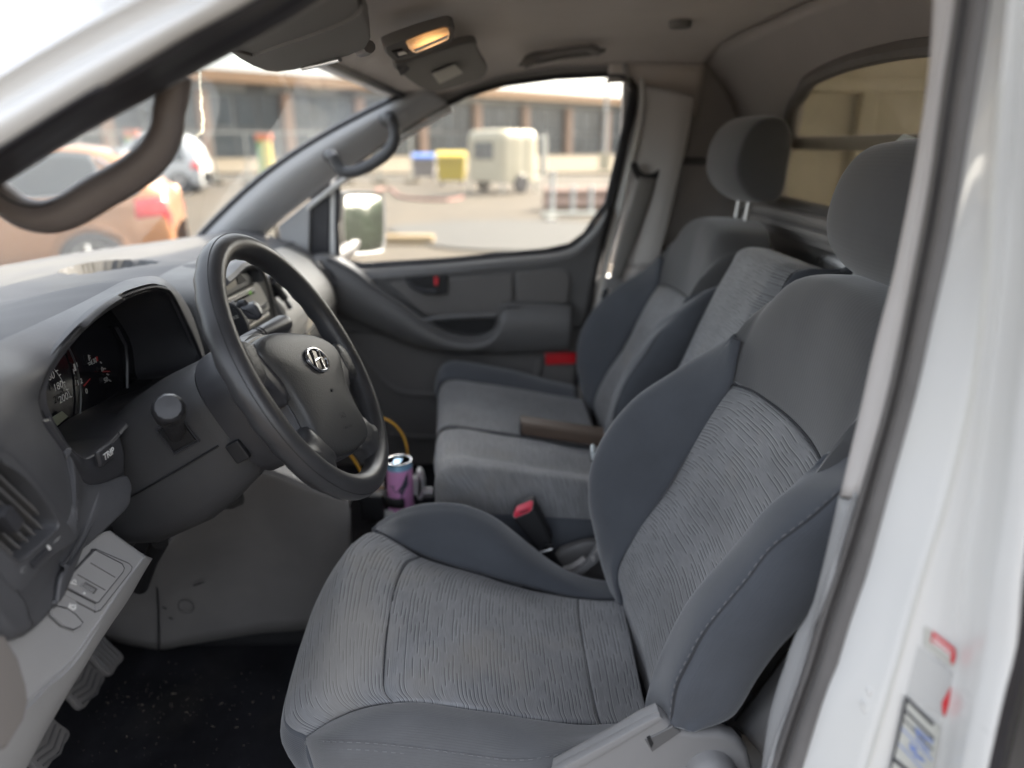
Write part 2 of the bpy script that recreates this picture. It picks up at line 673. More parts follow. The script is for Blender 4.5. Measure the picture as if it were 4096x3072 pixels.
def emit(name, col, strength):
    m = bpy.data.materials.new(name)
    m.use_nodes = True
    b = m.node_tree.nodes['Principled BSDF']
    b.inputs['Base Color'].default_value = (*col, 1)
    b.inputs['Emission Color'].default_value = (*col, 1)
    b.inputs['Emission Strength'].default_value = strength
    return m


M = {}
M['insert'] = fabric_striped('striped_cloth', (.220, .222, .230), (.072, .073, .08), (.50, .50, .49), su=185, sv=20, pale_patch=((-.205, .80, .86), .085))
M['bolster'] = fabric_ribbed('navy_grey_cloth', (.074, .080, .093), 700, .3)
M['bolster_worn'] = fabric_ribbed('worn_bolster_cloth', (.112, .113, .118), 700, .3)
M['trim_light'] = mat('light_grey_trim', (.33, .328, .33), .5, grain=(700, .2, 'voronoi'), var=(5, .06))
M['headcloth'] = fabric_ribbed('ribbed_grey_cloth', (.086, .086, .089), 300, .12)
M['thread'] = mat('seam_thread', (.165, .165, .175), .8)
M['near_trim'] = mat('pale_door_post_trim', (.60, .565, .545), .5, var=(4, .05), dirt=(8, (.48, .45, .42), .3))
M['dash'] = mat('grained_dark_plastic', (.078, .079, .085), .48, grain=(650, .35, 'voronoi'), var=(7, .10))
M['dashtop'] = mat('dusty_dash_plastic', (.115, .117, .123), .75, spec=.3, grain=(650, .25, 'voronoi'), var=(4, .14), dirt=(5, (.165, .162, .152), .5))
M['shroud'] = mat('column_plastic', (.055, .055, .058), .45, grain=(650, .3, 'voronoi'), var=(8, .12))
M['smooth_dark'] = mat('smooth_dark_plastic', (.045, .045, .05), .38, var=(12, .12))
M['leather'] = mat('black_leatherette', (.042, .042, .045), .38, spec=.55, grain=(600, .16, 'voronoi'), var=(15, .15))
M['padgrain'] = mat('grained_airbag_plastic', (.055, .055, .055), .45, grain=(520, .45, 'voronoi'))
M['piano'] = mat('gloss_black', (.012, .012, .015), .12)
M['black'] = mat('matt_black', (.014, .014, .016), .6, var=(20, .2))
M['knee'] = mat('knee_panel_plastic', (.15, .143, .14), .5, grain=(700, .25, 'voronoi'), var=(4, .10), dirt=(7, (.21, .198, .187), .4))
M['trim'] = mat('grey_trim_plastic', (.235, .23, .23), .5, grain=(700, .2, 'voronoi'), var=(5, .06))
M['trim_dark'] = mat('mid_grey_trim', (.115, .112, .112), .52, grain=(700, .25, 'voronoi'), var=(5, .09), dirt=(9, (.19, .18, .17), .3))
M['pillar_trim'] = mat('pale_pillar_trim', (.40, .38, .365), .55, var=(4, .05))
M['liner'] = mat('headliner_felt', (.58, .53, .49), .95, spec=.1, grain=(900, .3, 'noise'), var=(3, .06))
M['visor'] = mat('visor_vinyl', (.20, .19, .18), .8, spec=.2, grain=(800, .2, 'noise'))
M['white'] = mat('white_paint', (.70, .695, .68), .3, coat=.5, var=(3, .03), dirt=(6, (.68, .66, .6), .35))
M['rubber'] = mat('black_rubber', (.032, .031, .036), .42, var=(14, .2))
M['rubber_worn'] = mat('worn_grey_rubber', (.16, .15, .145), .55, var=(9, .2))
M['carpet'] = mat('black_carpet', (.016, .016, .018), .97, spec=.08, grain=(520, .8, 'noise'), var=(7, .35))
M['chrome'] = mat('chrome', (.75, .75, .76), .16, metal=1.0)
M['steel'] = mat('brushed_steel', (.5, .5, .5), .32, metal=1.0, var=(15, .1))
M['silver'] = mat('silver_plastic', (.46, .46, .45), .35, metal=.3)
M['red'] = mat('red_plastic', (.62, .03, .045), .35)
M['print_white'] = mat('white_print', (.75, .75, .74), .6)
M['print_red'] = mat('red_print', (.65, .03, .04), .5)
M['cargo'] = mat('beige_plywood', (.60, .56, .47), .75, var=(5, .08))
M['pillar_grey'] = mat('grey_pillar_trim', (.40, .40, .405), .55, grain=(700, .2, 'voronoi'), var=(5, .05))
M['bulk'] = mat('painted_bulkhead', (.36, .335, .32), .55, var=(6, .08))
M['glass'] = glass('window_glass', dust=.030)  # thin dust, thickened to lay a painted haze over the yard
M['belt'] = mat('seat_belt_webbing', (.21, .20, .19), .8, grain=(900, .4, 'noise'))
# ================================================================== VAN BODY (shell, pillars, lining)
van = thing('white_van', 'white van cab seen through its open driver door, grey lining and bulkhead', 'van', (0.3, 1.29, 0))

# --- windscreen: ruled between its curved foot and head
def wbase(y):
    q = (y - 1.29) / .75
    return V((-1.06 + .23 * q * q, y, 1.258))


def whead(y):
    q = (y - 1.29) / .71
    return V((-.36 + .10 * q * q, y, 1.668 - .038 * q * q))


def wpoint(y, t):
    a, b = wbase(y), whead(y)
    p = a.lerp(b, t)
    p.x -= .035 * math.sin(math.pi * t)          # slight bulge
    p.z += .02 * math.sin(math.pi * t)
    return p


YS = [.545 + i * (2.035 - .545) / 40 for i in range(41)]
G = [[wpoint(y, t / 14) for t in range(15)] for y in YS]
M['screen'] = glass('dusty_windscreen', dust=.085, dustcol=(.74, .78, .78))
nt = M['screen'].node_tree
# two wiper sweeps leave clean glass: circles in the plane of the screen (x across, y up the glass, in metres, from UV)
mx2 = nt.nodes['dust_mix']
src = mx2.inputs[0].links[0].from_socket
tc = nt.nodes.new('ShaderNodeTexCoord')


def sweep(cx, cy, r0, r1):
    sub = nt.nodes.new('ShaderNodeVectorMath'); sub.operation = 'DISTANCE'
    nt.links.new(tc.outputs['UV'], sub.inputs[0]); sub.inputs[1].default_value = (cx, cy, 0)
    a = nt.nodes.new('ShaderNodeMapRange'); a.inputs[1].default_value = r1 - .004; a.inputs[2].default_value = r1 + .004
    nt.links.new(sub.outputs['Value'], a.inputs[0])
    b = nt.nodes.new('ShaderNodeMapRange'); b.inputs[1].default_value = r0 + .004; b.inputs[2].default_value = r0 - .004
    nt.links.new(sub.outputs['Value'], b.inputs[0])
    m = nt.nodes.new('ShaderNodeMath'); m.operation = 'MAXIMUM'
    nt.links.new(a.outputs[0], m.inputs[0]); nt.links.new(b.outputs[0], m.inputs[1])
    return m.outputs[0]


sw1 = sweep(.671, -.04, .685, .84)
sw2 = sw1
mn = nt.nodes.new('ShaderNodeMath'); mn.operation = 'MINIMUM'
nt.links.new(sw1, mn.inputs[0]); nt.links.new(sw2, mn.inputs[1])
sc = nt.nodes.new('ShaderNodeMapRange'); sc.inputs[3].default_value = .16; sc.inputs[4].default_value = 1
nt.links.new(mn.outputs[0], sc.inputs[0])
ml_ = nt.nodes.new('ShaderNodeMath'); ml_.operation = 'MULTIPLY'
nt.links.new(src, ml_.inputs[0]); nt.links.new(sc.outputs[0], ml_.inputs[1])
nt.links.new(ml_.outputs[0], mx2.inputs[0])
# UV: u across the van, v up the glass
bm = bmesh.new()
add_grid(bm, list(map(list, zip(*G))))
obj('windscreen', bm, M['screen'], van, kind='keep')
# a dried trickle down the outside of the glass
bm = bmesh.new()
P = []
for i in range(40):
    f = i / 39
    q = at(788 + 24 * f + 3 * math.sin(i * 1.7) + 2 * math.sin(i * .6), 282 + 315 * f, y=1.0)
    d = q - _O
    # meet the glass
    best = min(((wpoint(1.0 + k * .01, t / 60) - (_O + d * ((wpoint(1.0 + k * .01, t / 60) - _O).dot(d) / d.dot(d)))).length, k, t) for k in range(-35, 60, 3) for t in range(10, 61, 2))
    k0, t0 = best[1], best[2]
    best = min(((wpoint(1.0 + k * .01, t / 240) - (_O + d * ((wpoint(1.0 + k * .01, t / 240) - _O).dot(d) / d.dot(d)))).length, k, t) for k in range(k0 - 3, k0 + 4) for t in range(t0 * 4 - 8, t0 * 4 + 9))
    P.append(wpoint(1.0 + best[1] * .01, best[2] / 240) + V((.004, 0, .0)))
P = [sum((P[max(0, min(39, j))] for j in range(i - 2, i + 3)), V()) / 5 for i in range(40)]
rr = random.Random(3)
add_tube(bm, [p + V((rr.uniform(-.0008, .0008), rr.uniform(-.001, .001), 0)) for p in P], [rr.uniform(.0016, .0030) for _ in P], 6)
M['trickle'] = bpy.data.materials.new('dried_trickle')
M['trickle'].use_nodes = True
_n = M['trickle'].node_tree
_t = _n.nodes.new('ShaderNodeBsdfTranslucent'); _t.inputs[0].default_value = (.85, .82, .74, 1)
_d = _n.nodes.new('ShaderNodeBsdfDiffuse'); _d.inputs[0].default_value = (.85, .82, .74, 1)
_m = _n.nodes.new('ShaderNodeMixShader'); _m.inputs[0].default_value = .7
_n.links.new(_d.outputs[0], _m.inputs[1]); _n.links.new(_t.outputs[0], _m.inputs[2]); _n.links.new(_m.outputs[0], _n.nodes['Material Output'].inputs[0])
obj('dried_trickle', bm, M['trickle'], van)
# black rim of the windscreen
bm = bmesh.new()
add_tube(bm, [wpoint(2.03, t / 14) for t in range(15)], .010, 8)
add_tube(bm, [wpoint(y, 1) for y in YS], .010, 8)
obj('windscreen_seal', bm, M['rubber'], van)

# --- headliner
def win_top(x):
    P = [(-.46, 1.40), (-.277, 1.531), (-.19, 1.583), (-.088, 1.629), (.02, 1.657), (.159, 1.676), (.331, 1.682), (.6, 1.682)]
    for a, b in zip(P, P[1:]):
        if a[0] <= x <= b[0]:
            return a[1] + (b[1] - a[1]) * (x - a[0]) / (b[0] - a[0])
    return P[-1][1] if x > 0 else P[0][1]


def roof_z(x):
    P = [(-.37, 1.668), (-.28, 1.69), (-.15, 1.715), (.0, 1.738), (.2, 1.752), (.4, 1.752), (.56, 1.742)]
    for a, b in zip(P, P[1:]):
        if a[0] <= x <= b[0]:
            return a[1] + (b[1] - a[1]) * (x - a[0]) / (b[0] - a[0])
    return P[-1][1]


rows = []
for i in range(24):
    f = i / 23
    r = []
    for j in range(33):
        y = .52 + j * (2.085 - .52) / 32
        h = whead(min(max(y, .56), 2.02))
        x = h.x + (.56 - h.x) * f
        side = abs(y - 1.3) / .785
        s = max(0, (side - .62) / .38)
        z = roof_z(x) if f > .02 else h.z + .004
        zs = win_top(x) + .022
        if y > 1.3:
            z = z + (min(zs, z) - z) * s ** 2.2
        else:
            z = z + (min(1.66, z) - z) * s ** 2.2
        if f <= .3:
            z = h.z + .003 + (z - h.z) * (f / .3) if f < .3 else z
        if i == 0: x, z = x - .035, z - .012
        r.append(V((x, y, z)))
    rows.append(r)
o = sheet('headliner', rows, 60, 40, M['liner'], van, (0, 1.2, 1), .012, even=False)

# outer roof skin, so that the cab is closed
rows = [[V((x, y, z + .05 + .05 * math.cos((y - 1.29) / .95 * 1.5))) for y in (.36, .42, .6, 1.0, 1.29, 1.6, 2.0, 2.16, 2.22)]
        for x, z in ((-.36, 1.665), (-.1, 1.77), (.2, 1.80), (.6, 1.81), (1.4, 1.81), (2.9, 1.79))]
for r in rows[:1]:
    for p in r:
        p.x = whead(min(max(p.y, .56), 2.02)).x - .01
sheet('roof_skin', rows, 20, 24, M['white'], van, (0, 1.2, 5), .004)

# --- far A-pillar trim: between the windscreen edge and the door window
E1 = [wpoint(2.028, t / 10) for t in range(11)]
E2 = L([(1010, 985), (1100, 905), (1210, 815), (1320, 728), (1460, 628), (1594, 533), (1720, 452), (1790, 416)], y=2.085)
E1 = [p + V((.008, -.004, -.002)) for p in E1]
E1.append(V((-.20, 2.03, 1.655)))
mid = [a.lerp(b, .5) + V((0, -.035, .0)) for a, b in zip(resample(E1, 12), resample(E2, 12))]
q1 = [a.lerp(b, .25) + V((0, -.028, .0)) for a, b in zip(resample(E1, 12), resample(E2, 12))]
q3 = [a.lerp(b, .8) + V((0, -.022, .0)) for a, b in zip(resample(E1, 12), resample(E2, 12))]
sheet('far_pillar_trim', [E1, q1, mid, q3, E2], 40, 16, M['pillar_grey'], van, (0, 0, 1.4), .006, label='grey trim of the sloping pillar left of the passenger window')
# painted edge of the body that shows along the trim
bm = bmesh.new()
add_tube(bm, [p + V((.012, -.002, -.013)) for p in resample(E2[2:], 30)], .008, 8)
obj('painted_door_flange', bm, M['white'], van)
# quarter light strut and its little pane
bm = bmesh.new()
add_prism(bm, L([(1110, 905), (1240, 800), (1235, 1030), (1235, 1060), (1120, 1060), (1118, 960)], y=2.08), (0, .05, 0), .006)
obj('quarter_light_strut', bm, M['pillar_grey'], van)
bm = bmesh.new()
qp = L([(1025, 958), (1100, 890), (1116, 962), (1100, 985), (1040, 985)], y=2.10)
add_prism(bm, qp, (0, .006, 0))
obj('quarter_light_pane', bm, M['glass'], van)
bm = bmesh.new()
add_tube(bm, [qp[i % 5] + V((0, -.004, 0)) for i in range(6)], .006, 6)
obj('quarter_light_seal', bm, M['rubber'], van)

# --- far B-pillar: painted edge, trim, lower trim
bl = [(2548, 300), (2548, 372), (2533, 500), (2496, 640), (2456, 815), (2420, 960), (2398, 1060), (2352, 1300), (2300, 1560), (2280, 1700)]
bw = [(2580, 330), (2582, 380), (2572, 500), (2540, 640), (2502, 815), (2462, 960), (2436, 1060), (2392, 1300), (2340, 1560), (2318, 1700)]
sheet('painted_pillar_edge', [L(bl, y=2.115), [p + V((0, -.012, 0)) for p in [a.lerp(b, .5) for a, b in zip(L(bl, y=2.105), L(bw, y=2.085))]], L(bw, y=2.085)], 30, 8, M['pillar_edge'] if 'pillar_edge' in M else M['white'], van, (0, 0, 1.4), .004)
br = [(2778, 385), (2772, 450), (2744, 600), (2706, 760), (2664, 940), (2634, 1060)]
bm_ = [(2600, 345), (2596, 450), (2572, 600), (2538, 760), (2492, 940), (2462, 1060)]
A, B = resample(L(bm_, y=2.075), 10), resample(L(br, y=2.03), 10)
sheet('pillar_trim', [[p + V((-.012, .03, 0)) for p in A], A, [a.lerp(b, .5) + V((.004, -.022, 0)) for a, b in zip(A, B)], [a.lerp(b, .85) + V((.0, -.018, 0)) for a, b in zip(A, B)], B, [p + V((.01, .09, 0)) for p in B]], 30, 24, M['pillar_trim'], van, (0, 0, 1.4), .006)
A2, B2 = L([(2462, 1062), (2440, 1180), (2400, 1400), (2370, 1640)], y=2.07), L([(2640, 1062), (2620, 1180), (2560, 1400), (2500, 1640)], y=2.03)
sheet('lower_pillar_trim', [A2, [a.lerp(b, .5) + V((0, -.02, 0)) for a, b in zip(A2, B2)], B2], 20, 10, M['bulk'], van, (0, 0, 1.4), .006)

# --- bulkhead with its window
XB = .70
hole = L([(3104, 800), (3106, 710), (3120, 620), (3158, 535), (3216, 434), (3281, 376), (3354, 322), (3500, 292), (3701, 262), (3900, 232), (4300, 190), (4700, 170), (5000, 400), (5000, 900), (4700, 1250), (4300, 1150), (3900, 1010), (3600, 928), (3292, 842), (3160, 812)], x=XB)
# the opening is the same on both sides of the middle: mirror the surveyed half
hole[6].z, hole[7].z = 1.6275, 1.640
half = [p for p in hole if p.y > 1.29]
half = sorted(half, key=lambda p: 0)
top = [p for p in hole[:9]]
ZT, ZB = top[-1].z + .01, hole[-2].z
far_y = max(p.y for p in hole)
left = [V((XB, p.y, p.z)) for p in hole[:8]]
mir = [V((XB, 2.58 - p.y, p.z)) for p in reversed(left)]
win = left + [V((XB, 1.29, 1.643))] + mir + [V((XB, 2.58 - far_y + .04, ZB)), V((XB, 1.29, ZB - .006)), V((XB, far_y - .03, ZB))]
WIN = closed(win, 96)
cy, cz = 1.29, 1.5


def outer_pt(p, i):
    a = math.atan2(p.z - cz, p.y - cy)
    # rounded rectangle y .42..2.14, z .52..1.76
    ca, sa = math.cos(a), math.sin(a)
    k = min((.84 / abs(ca)) if abs(ca) > 1e-6 else 9, ((.235 if sa > 0 else .98) / abs(sa)) if abs(sa) > 1e-6 else 9)
    y, z = cy + ca * k, cz + sa * k
    x = XB
    if z > 1.5: x = XB - .15 * ((z - 1.5) / .235) ** 1.6
    return V((x, y, z))


out = [outer_pt(p, i) for i, p in enumerate(WIN)]
loops = [WIN] + [[w.lerp(o, t) + V((.012 * math.sin(math.pi * t) if False else 0, 0, 0)) for w, o in zip(WIN, out)] for t in (.06, .2, .4, .6, .8, 1)]
for k, t in enumerate((.06, .2, .4, .6, .8, 1)):
    for p, w, o in zip(loops[k + 1], WIN, out):
        z = p.z
        p.x = XB - (.15 * ((z - 1.5) / .235) ** 1.6 if z > 1.5 else 0)
for p in WIN:
    p.x = XB - (.15 * (max(p.z - 1.5, 0) / .235) ** 1.6)
bm = bmesh.new()
ring_sheet(bm, loops)
o = obj('bulkhead', bm, M['bulk'], van)
face_to(o, (-1, 1.29, 1.4)); solid(o, .03)
bm = bmesh.new()
add_tube(bm, WIN + [WIN[0]], .016, 8)
obj('bulkhead_window_seal', bm, M['rubber_worn'], van)
bm = bmesh.new()
fc = bm.faces.new([bm.verts.new(p + V((.012, 0, 0))) for p in WIN])
M['glass_tint'] = glass('tinted_pane', (.80, .78, .72), dust=.10, dustcol=(.5, .47, .4), ior=1.18)
obj('bulkhead_window', bm, M['glass_tint'], van, smooth=False)
bm = bmesh.new()
add_box(bm, (XB + .03, 1.29, at(3400, 572, x=XB).z), (.018, 1.56, .030), .004)
obj('window_guard_bar', bm, M['bulk'], van)
# ledges along the lower bulkhead
for (px, py, r, mm) in ((3046, 835, .013, 'bulk'), (3105, 896, .011, 'bulk')):
    p = at(px, py, x=XB - .012)
    bm = bmesh.new()
    add_tube(bm, [(p.x, .5, p.z), (p.x, 1.29, p.z), (p.x, 2.06, p.z)], r, 8)
    obj('bulkhead_rib', bm, M[mm], van)
za = at(3305, 980, x=XB).z
bm = bmesh.new()
pr = [(XB - .004, za - .01), (XB - .02, za - .03), (XB - .022, za - .07), (XB - .05, za - .085), (XB - .055, za - .13), (XB - .02, za - .15), (XB - .004, za - .2)]
add_prism(bm, [V((x, .5, z)) for x, z in pr], (0, 1.5, 0), .003)
obj('bulkhead_rail', bm, M['steel'], van)

# inner lining of the far side between the door pillar and the bulkhead, with its ledges
bm = bmesh.new()
add_box(bm, (.56, 2.145, 1.13), (.42, .03, 1.30), .004)
obj('far_side_lining', bm, M['bulk'], van)
for px, py in ((2800, 645), (2660, 1000)):
    z_ = at(px, py, y=2.12).z
    bm = bmesh.new(); add_tube(bm, [V((.42, 2.122, z_)), V((.70, 2.122, z_))], .010, 8)
    obj('lining_rib', bm, M['trim_dark'], van)
sheet('cant_rail_lining', [[V((x, 2.075, win_top(x) + .03)) for x in (.30, .36, .42, .50, .56)], [V((x, 2.10, win_top(x) - .01 - .06 * max(0, (x - .36)) / .2)) for x in (.30, .36, .42, .50, .56)], [V((x, 2.12, win_top(x) - .02 - .09 * max(0, (x - .36)) / .2)) for x in (.30, .36, .42, .50, .56)]], 12, 8, M['liner'], van, (0, 0, 1.4), .006)

bm = bmesh.new()
_q = at(2720, 106, z=roof_z(.3) - .012)
add_lathe(bm, [(0, -.004), (.022, -.003), (.024, .0), (.024, .01), (0, .01)], _q, (0, 0, 1), 20)
obj('lining_button', bm, M['visor'], van)
# --- cargo bay behind the bulkhead
bm = bmesh.new()
add_box(bm, (1.85, 2.17, 1.15), (2.24, .03, 1.26), .0)
obj('cargo_side_lining', bm, M['cargo'], van, smooth=False)
bm = bmesh.new()
add_box(bm, (1.85, .40, 1.15), (2.24, .03, 1.26), .0)
obj('cargo_side_lining', bm, M['cargo'], van, smooth=False)
bm = bmesh.new()
add_box(bm, (1.85, 1.29, .50), (2.24, 1.8, .03), .0)
obj('cargo_floor', bm, M['cargo'], van, smooth=False)
rx = at(3470, 480, y=2.12).x
for dx, w in ((0, .05), (.75, .05), (1.35, .05)):
    bm = bmesh.new()
    add_box(bm, (rx + dx, 2.135, 1.2), (w, .04, .9), .008)
    obj('cargo_rib', bm, M['cargo'], van)
zr = at(3450, 345, y=2.12).z
bm = bmesh.new()
add_box(bm, (1.85, 2.13, zr), (2.2, .05, .03), .006)
obj('cargo_side_rail', bm, M['cargo'], van)
p0, p1 = at(3410, 238, x=1.0), at(3730, 150, x=1.0)
bm = bmesh.new()
for a, b in ((at(3270, 262, y=2.0), at(3560, 185, y=1.75)), (at(3590, 178, y=1.7), at(3760, 132, y=1.6))):
    add_tube(bm, [a, a.lerp(b, .5), b], .011, 8)
obj('cargo_ceiling_bow', bm, M['pillar_trim'], van)
bm = bmesh.new()
for y0, y1, z0, z1 in ((.40, 2.18, .5, .95), (.40, .62, .95, 1.80), (1.96, 2.18, .95, 1.80), (1.25, 1.33, .95, 1.80), (.40, 2.18, 1.62, 1.80)):
    add_box(bm, (2.95, (y0 + y1) / 2, (z0 + z1) / 2), (.04, y1 - y0, z1 - z0))
obj('rear_door', bm, M['white'], van, smooth=False)
bm = bmesh.new()
add_box(bm, (2.95, .935, 1.285), (.006, .63, .67)); add_box(bm, (2.95, 1.645, 1.285), (.006, .63, .67))
obj('rear_window', bm, M['glass'], van, smooth=False)

# --- body sides and floor
bm = bmesh.new()
add_box(bm, (1.86, 2.215, 1.05), (2.30, .05, 1.5), .01)
obj('far_side_panel', bm, M['white'], van)
bm = bmesh.new()
add_box(bm, (1.86, .36, 1.05), (2.10, .05, 1.5), .01)
obj('near_side_panel', bm, M['white'], van)
bm = bmesh.new()
add_box(bm, (1.0, 1.29, .40), (4.0, 1.80, .06), .02)
obj('underbody', bm, M['black'], van)
bm = bmesh.new()
add_box(bm, (-1.45, 1.29, .75), (.9, 1.72, .80), .12, seg=4)
obj('front_bonnet', bm, M['white'], van)
for x in (-1.25, 2.1):
    for y in (.47, 2.11):
        bm = bmesh.new()
        add_lathe(bm, [(.0, -.1), (.31, -.1), (.34, -.06), (.34, .06), (.31, .1), (.0, .1)], (x, y, .34), (0, 1, 0), 32)
        obj('wheel', bm, M['rubber'], van)

bm = bmesh.new()
add_prism(bm, [V((x, .40, z)) for x, z in ((-.62, .55), (-.62, 1.12), (-.75, 1.20), (-1.3, 1.12), (-1.85, .95), (-1.9, .55))], (0, .05, 0), .01)
obj('near_fender', bm, M['white'], van)
# floor carpet, gently dished, up the toe board
rows = []
for y in (.52, .8, 1.16, 1.5, 2.06):
    rows.append([V((.68, y, .535)), V((.2, y, .538)), V((-.3, y, .540)), V((-.62, y, .542)), V((-.78, y, .56)), V((-.92, y, .66)), V((-1.02, y, .86)), V((-1.06, y, 1.12))])
M['carpet_dusty'] = mat('black_carpet_dusty', (.016, .016, .019), .97, spec=.08, grain=(420, 1.0, 'noise'), var=(6, .4), dirt=(5, (.06, .055, .05), .35))
sheet('floor_carpet', rows, 60, 40, M['carpet_dusty'], van, (0, 1, 2), .01, even=False, rough=.003)
# crumbs and lint trodden into the carpet
rr = random.Random(11)
bm = bmesh.new()
for k in range(300):
    if k < 190:
        px, py = rr.gauss(620, 190), rr.gauss(2800, 55) + (rr.random() - .5) * 60
    else:
        px, py = rr.uniform(230, 1150), rr.uniform(2640, 3072)
    p = at(px, py, z=.547)
    if not (-1.0 < p.x < -.2 and .6 < p.y < 1.6):
        continue
    s = rr.choice((.0003, .0004, .0006, .0009)) * rr.uniform(.6, 1.2)
    if rr.random() < .07:
        a = rr.uniform(0, 6.28); l = rr.uniform(.003, .008)
        d = V((math.cos(a), math.sin(a), 0)) * l
        add_tube(bm, [p, p + d * .5 + V((d.y, -d.x, 0)) * .2 + V((0, 0, .001)), p + d], .0005, 4)
    else:
        add_box(bm, p, (s * 1.6, s, s))
M['crumbs'] = mat('crumbs', (.20, .17, .13), .9, var=(60, .5))
obj('floor_crumbs', bm, M['crumbs'], van, kind='stuff', smooth=False)
bm = bmesh.new()
add_box(bm, (0, .44, .56), (1.6, .12, .05), .015)
obj('door_sill', bm, M['trim'], van)

c3s_ = lambda x, y: (3300 + x / 2.149, 2300 + y / 2.149)
# --- near B-pillar in the driver's doorway
def rs(P, n=32): return resample(P, n)
c1 = rs(L([(3775, -900), (3738, -140), (3729, 0), (3717, 241), (3678, 540), (3625, 839), (3558, 1157), (3500, 1369), (3440, 1640), (3365, 1956), (3300, 2240), (3246, 2435), (3187, 2529), (3158, 2611), (3117, 2729), (3085, 2835), (3052, 3072), (3030, 3400)], y=.53))
c2 = rs(L([(3870, -900), (3828, -140), (3818, 0), (3790, 200), (3760, 386), (3717, 714), (3645, 1109), (3548, 1581), (3425, 2010), (3367, 2200), (3281, 2453), (3211, 2688), (3135, 2905), (3082, 3072), (2990, 3400)], y=.505))
cut = min(range(len(c1)), key=lambda k: (c1[k] - at(3365, 1956, y=.53)).length)
trimA = [[p + V((.11, .12, 0)) for p in c1], [p + V((.030, .035, 0)) for p in c1], c1, [a.lerp(b, .5) + V((0, -.006, 0)) for a, b in zip(c1, c2)], c2, [p + V((.01, .02, 0)) for p in c2]]
sheet('near_pillar_trim', [c[:cut + 1] for c in trimA], 40, 20, M['near_trim'], van, (-.6, -.3, 1.4), .003)
sheet('near_pillar_lower_trim', [[p + V((-.0015, -.001, -.002)) for p in c[cut:]] for c in trimA], 24, 20, M['trim_light'], van, (-.6, -.3, 1.2), .003)
c3 = rs(L([(4060, -900), (3980, -140), (3963, 0), (3924, 241), (3876, 540), (3809, 935), (3731, 1283), (3664, 1581), (3560, 1960), (3467, 2300), (3402, 2486), (3347, 2672), (3300, 2784), (3211, 3072), (3110, 3400)], y=.462))
se = [[p + V((.012, .022, 0)) for p in c2], c2, [a.lerp(b, .22) + V((-.004, -.004, 0)) for a, b in zip(c2, c3)], [a.lerp(b, .36) + V((.004, .004, 0)) for a, b in zip(c2, c3)], [a.lerp(b, .55) + V((-.006, -.008, 0)) for a, b in zip(c2, c3)], [a.lerp(b, .85) + V((-.003, -.004, 0)) for a, b in zip(c2, c3)], c3, [p + V((.01, .012, 0)) for p in c3]]
sheet('door_opening_seal', se, 40, 34, M['rubber_worn'], van, (-.6, -.6, 1.4), .003)
c4 = rs(L([(4180, -900), (4060, -140), (4035, 0), (3990, 500), (3945, 1100), (3886, 1581), (3790, 2000), (3695, 2300), (3588, 2672), (3470, 3072), (3380, 3400)], y=.425))
c5 = rs(L([(4270, -900), (4140, -140), (4120, 0), (4075, 500), (4020, 1100), (3960, 1581), (3905, 2000), (3858, 2300), (3826, 2598), (3807, 2700), (3770, 2905), (3742, 3072), (3700, 3400)], y=.425))
c6 = rs(L([(4450, -900), (4300, -140), (4280, 0), (4230, 700), (4180, 1400), (4130, 2000), (4091, 2300), (4068, 2579), (4030, 2719), (3951, 3072), (3880, 3400)], y=.385))
c56 = [a.lerp(b, .5) + V((-.006, -.012, 0)) for a, b in zip(c5, c6)]
c34 = [a.lerp(b, .6) + V((0, -.004, 0)) for a, b in zip(c3, c4)]
sheet('near_pillar', [[p + V((.006, .014, 0)) for p in c3], c3, c34, c4, [a.lerp(b, .5) for a, b in zip(c4, c5)], c5, [c5[i].lerp(c56[i], .5) + V((0, -.004, 0)) for i in range(32)], c56, c6, [p + V((.008, .05, 0)) for p in c6]], 40, 60, M['white'], van, (-.6, -.8, 1.4), .002, label='white painted pillar with stickers at the right edge')
# seam sealer bead and pressed marks in the paint
bm = bmesh.new()
add_tube(bm, [p + V((-.0004, -.0006, 0)) for p in c4[6:]], .0013, 6)
M['sealer'] = mat('seam_sealer', (.60, .59, .55), .6)
obj('seam_sealer', bm, M['sealer'], van)
for q in (((370, 1000), (395, 985), (505, 1280), (480, 1290)), ((310, 1110), (330, 1100), (462, 1390), (440, 1405))):
    bm = bmesh.new()
    add_prism(bm, L([c3s_(*p_) for p_ in q], y=.4325), (0, .003, 0), .0005)
    obj('pressed_mark', bm, M['white'], van)
# next door behind the pillar: black gap seal, then white panel
c7 = [p + V((.010, .030, 0)) for p in c6]
c8 = [p + V((.030, .030, 0)) for p in c6]
bm = bmesh.new()
add_tube(bm, [p + V((.016, .02, 0)) for p in c6], .012, 8)
obj('rear_door_seal', bm, M['rubber'], van)
c9 = [p + V((.034, -.004, 0)) for p in c6]
sheet('sliding_door', [c9, [p + V((.02, -.012, 0)) for p in c9], [p + V((.3, -.016, 0)) for p in c9], [p + V((.8, -.016, 0)) for p in c9]], 30, 12, M['white'], van, (.5, -2, 1.4), .01)
# grey plastic belt guide seen between the seat back and the pillar
sheet('seat_belt_guide', [L([(3260, 2480), (3150, 2600), (3010, 2790), (2930, 2900)], y=.70), L([(3290, 2560), (3180, 2680), (3060, 2830), (2975, 2935)], y=.66), L([(3330, 2640), (3200, 2800), (3110, 2940), (3080, 3060)], y=.64)], 16, 10, M['trim'], van, (0, 0, 1.3), .01)
bm = bmesh.new()
add_prism(bm, L([(2960, 2935), (3100, 2960), (3110, 3120), (3000, 3120)], y=.68), (0, .1, 0), .004)
obj('seat_belt_anchor_cover', bm, M['trim_dark'], van)

# stickers on the pillar
def stick(name, pts, m, lift, parent=van, y=.425, **k):
    bm = bmesh.new()
    add_prism(bm, L(pts, y=y - lift), (0, .0004, 0))
    return obj(name, bm, m, parent, smooth=False, **k)


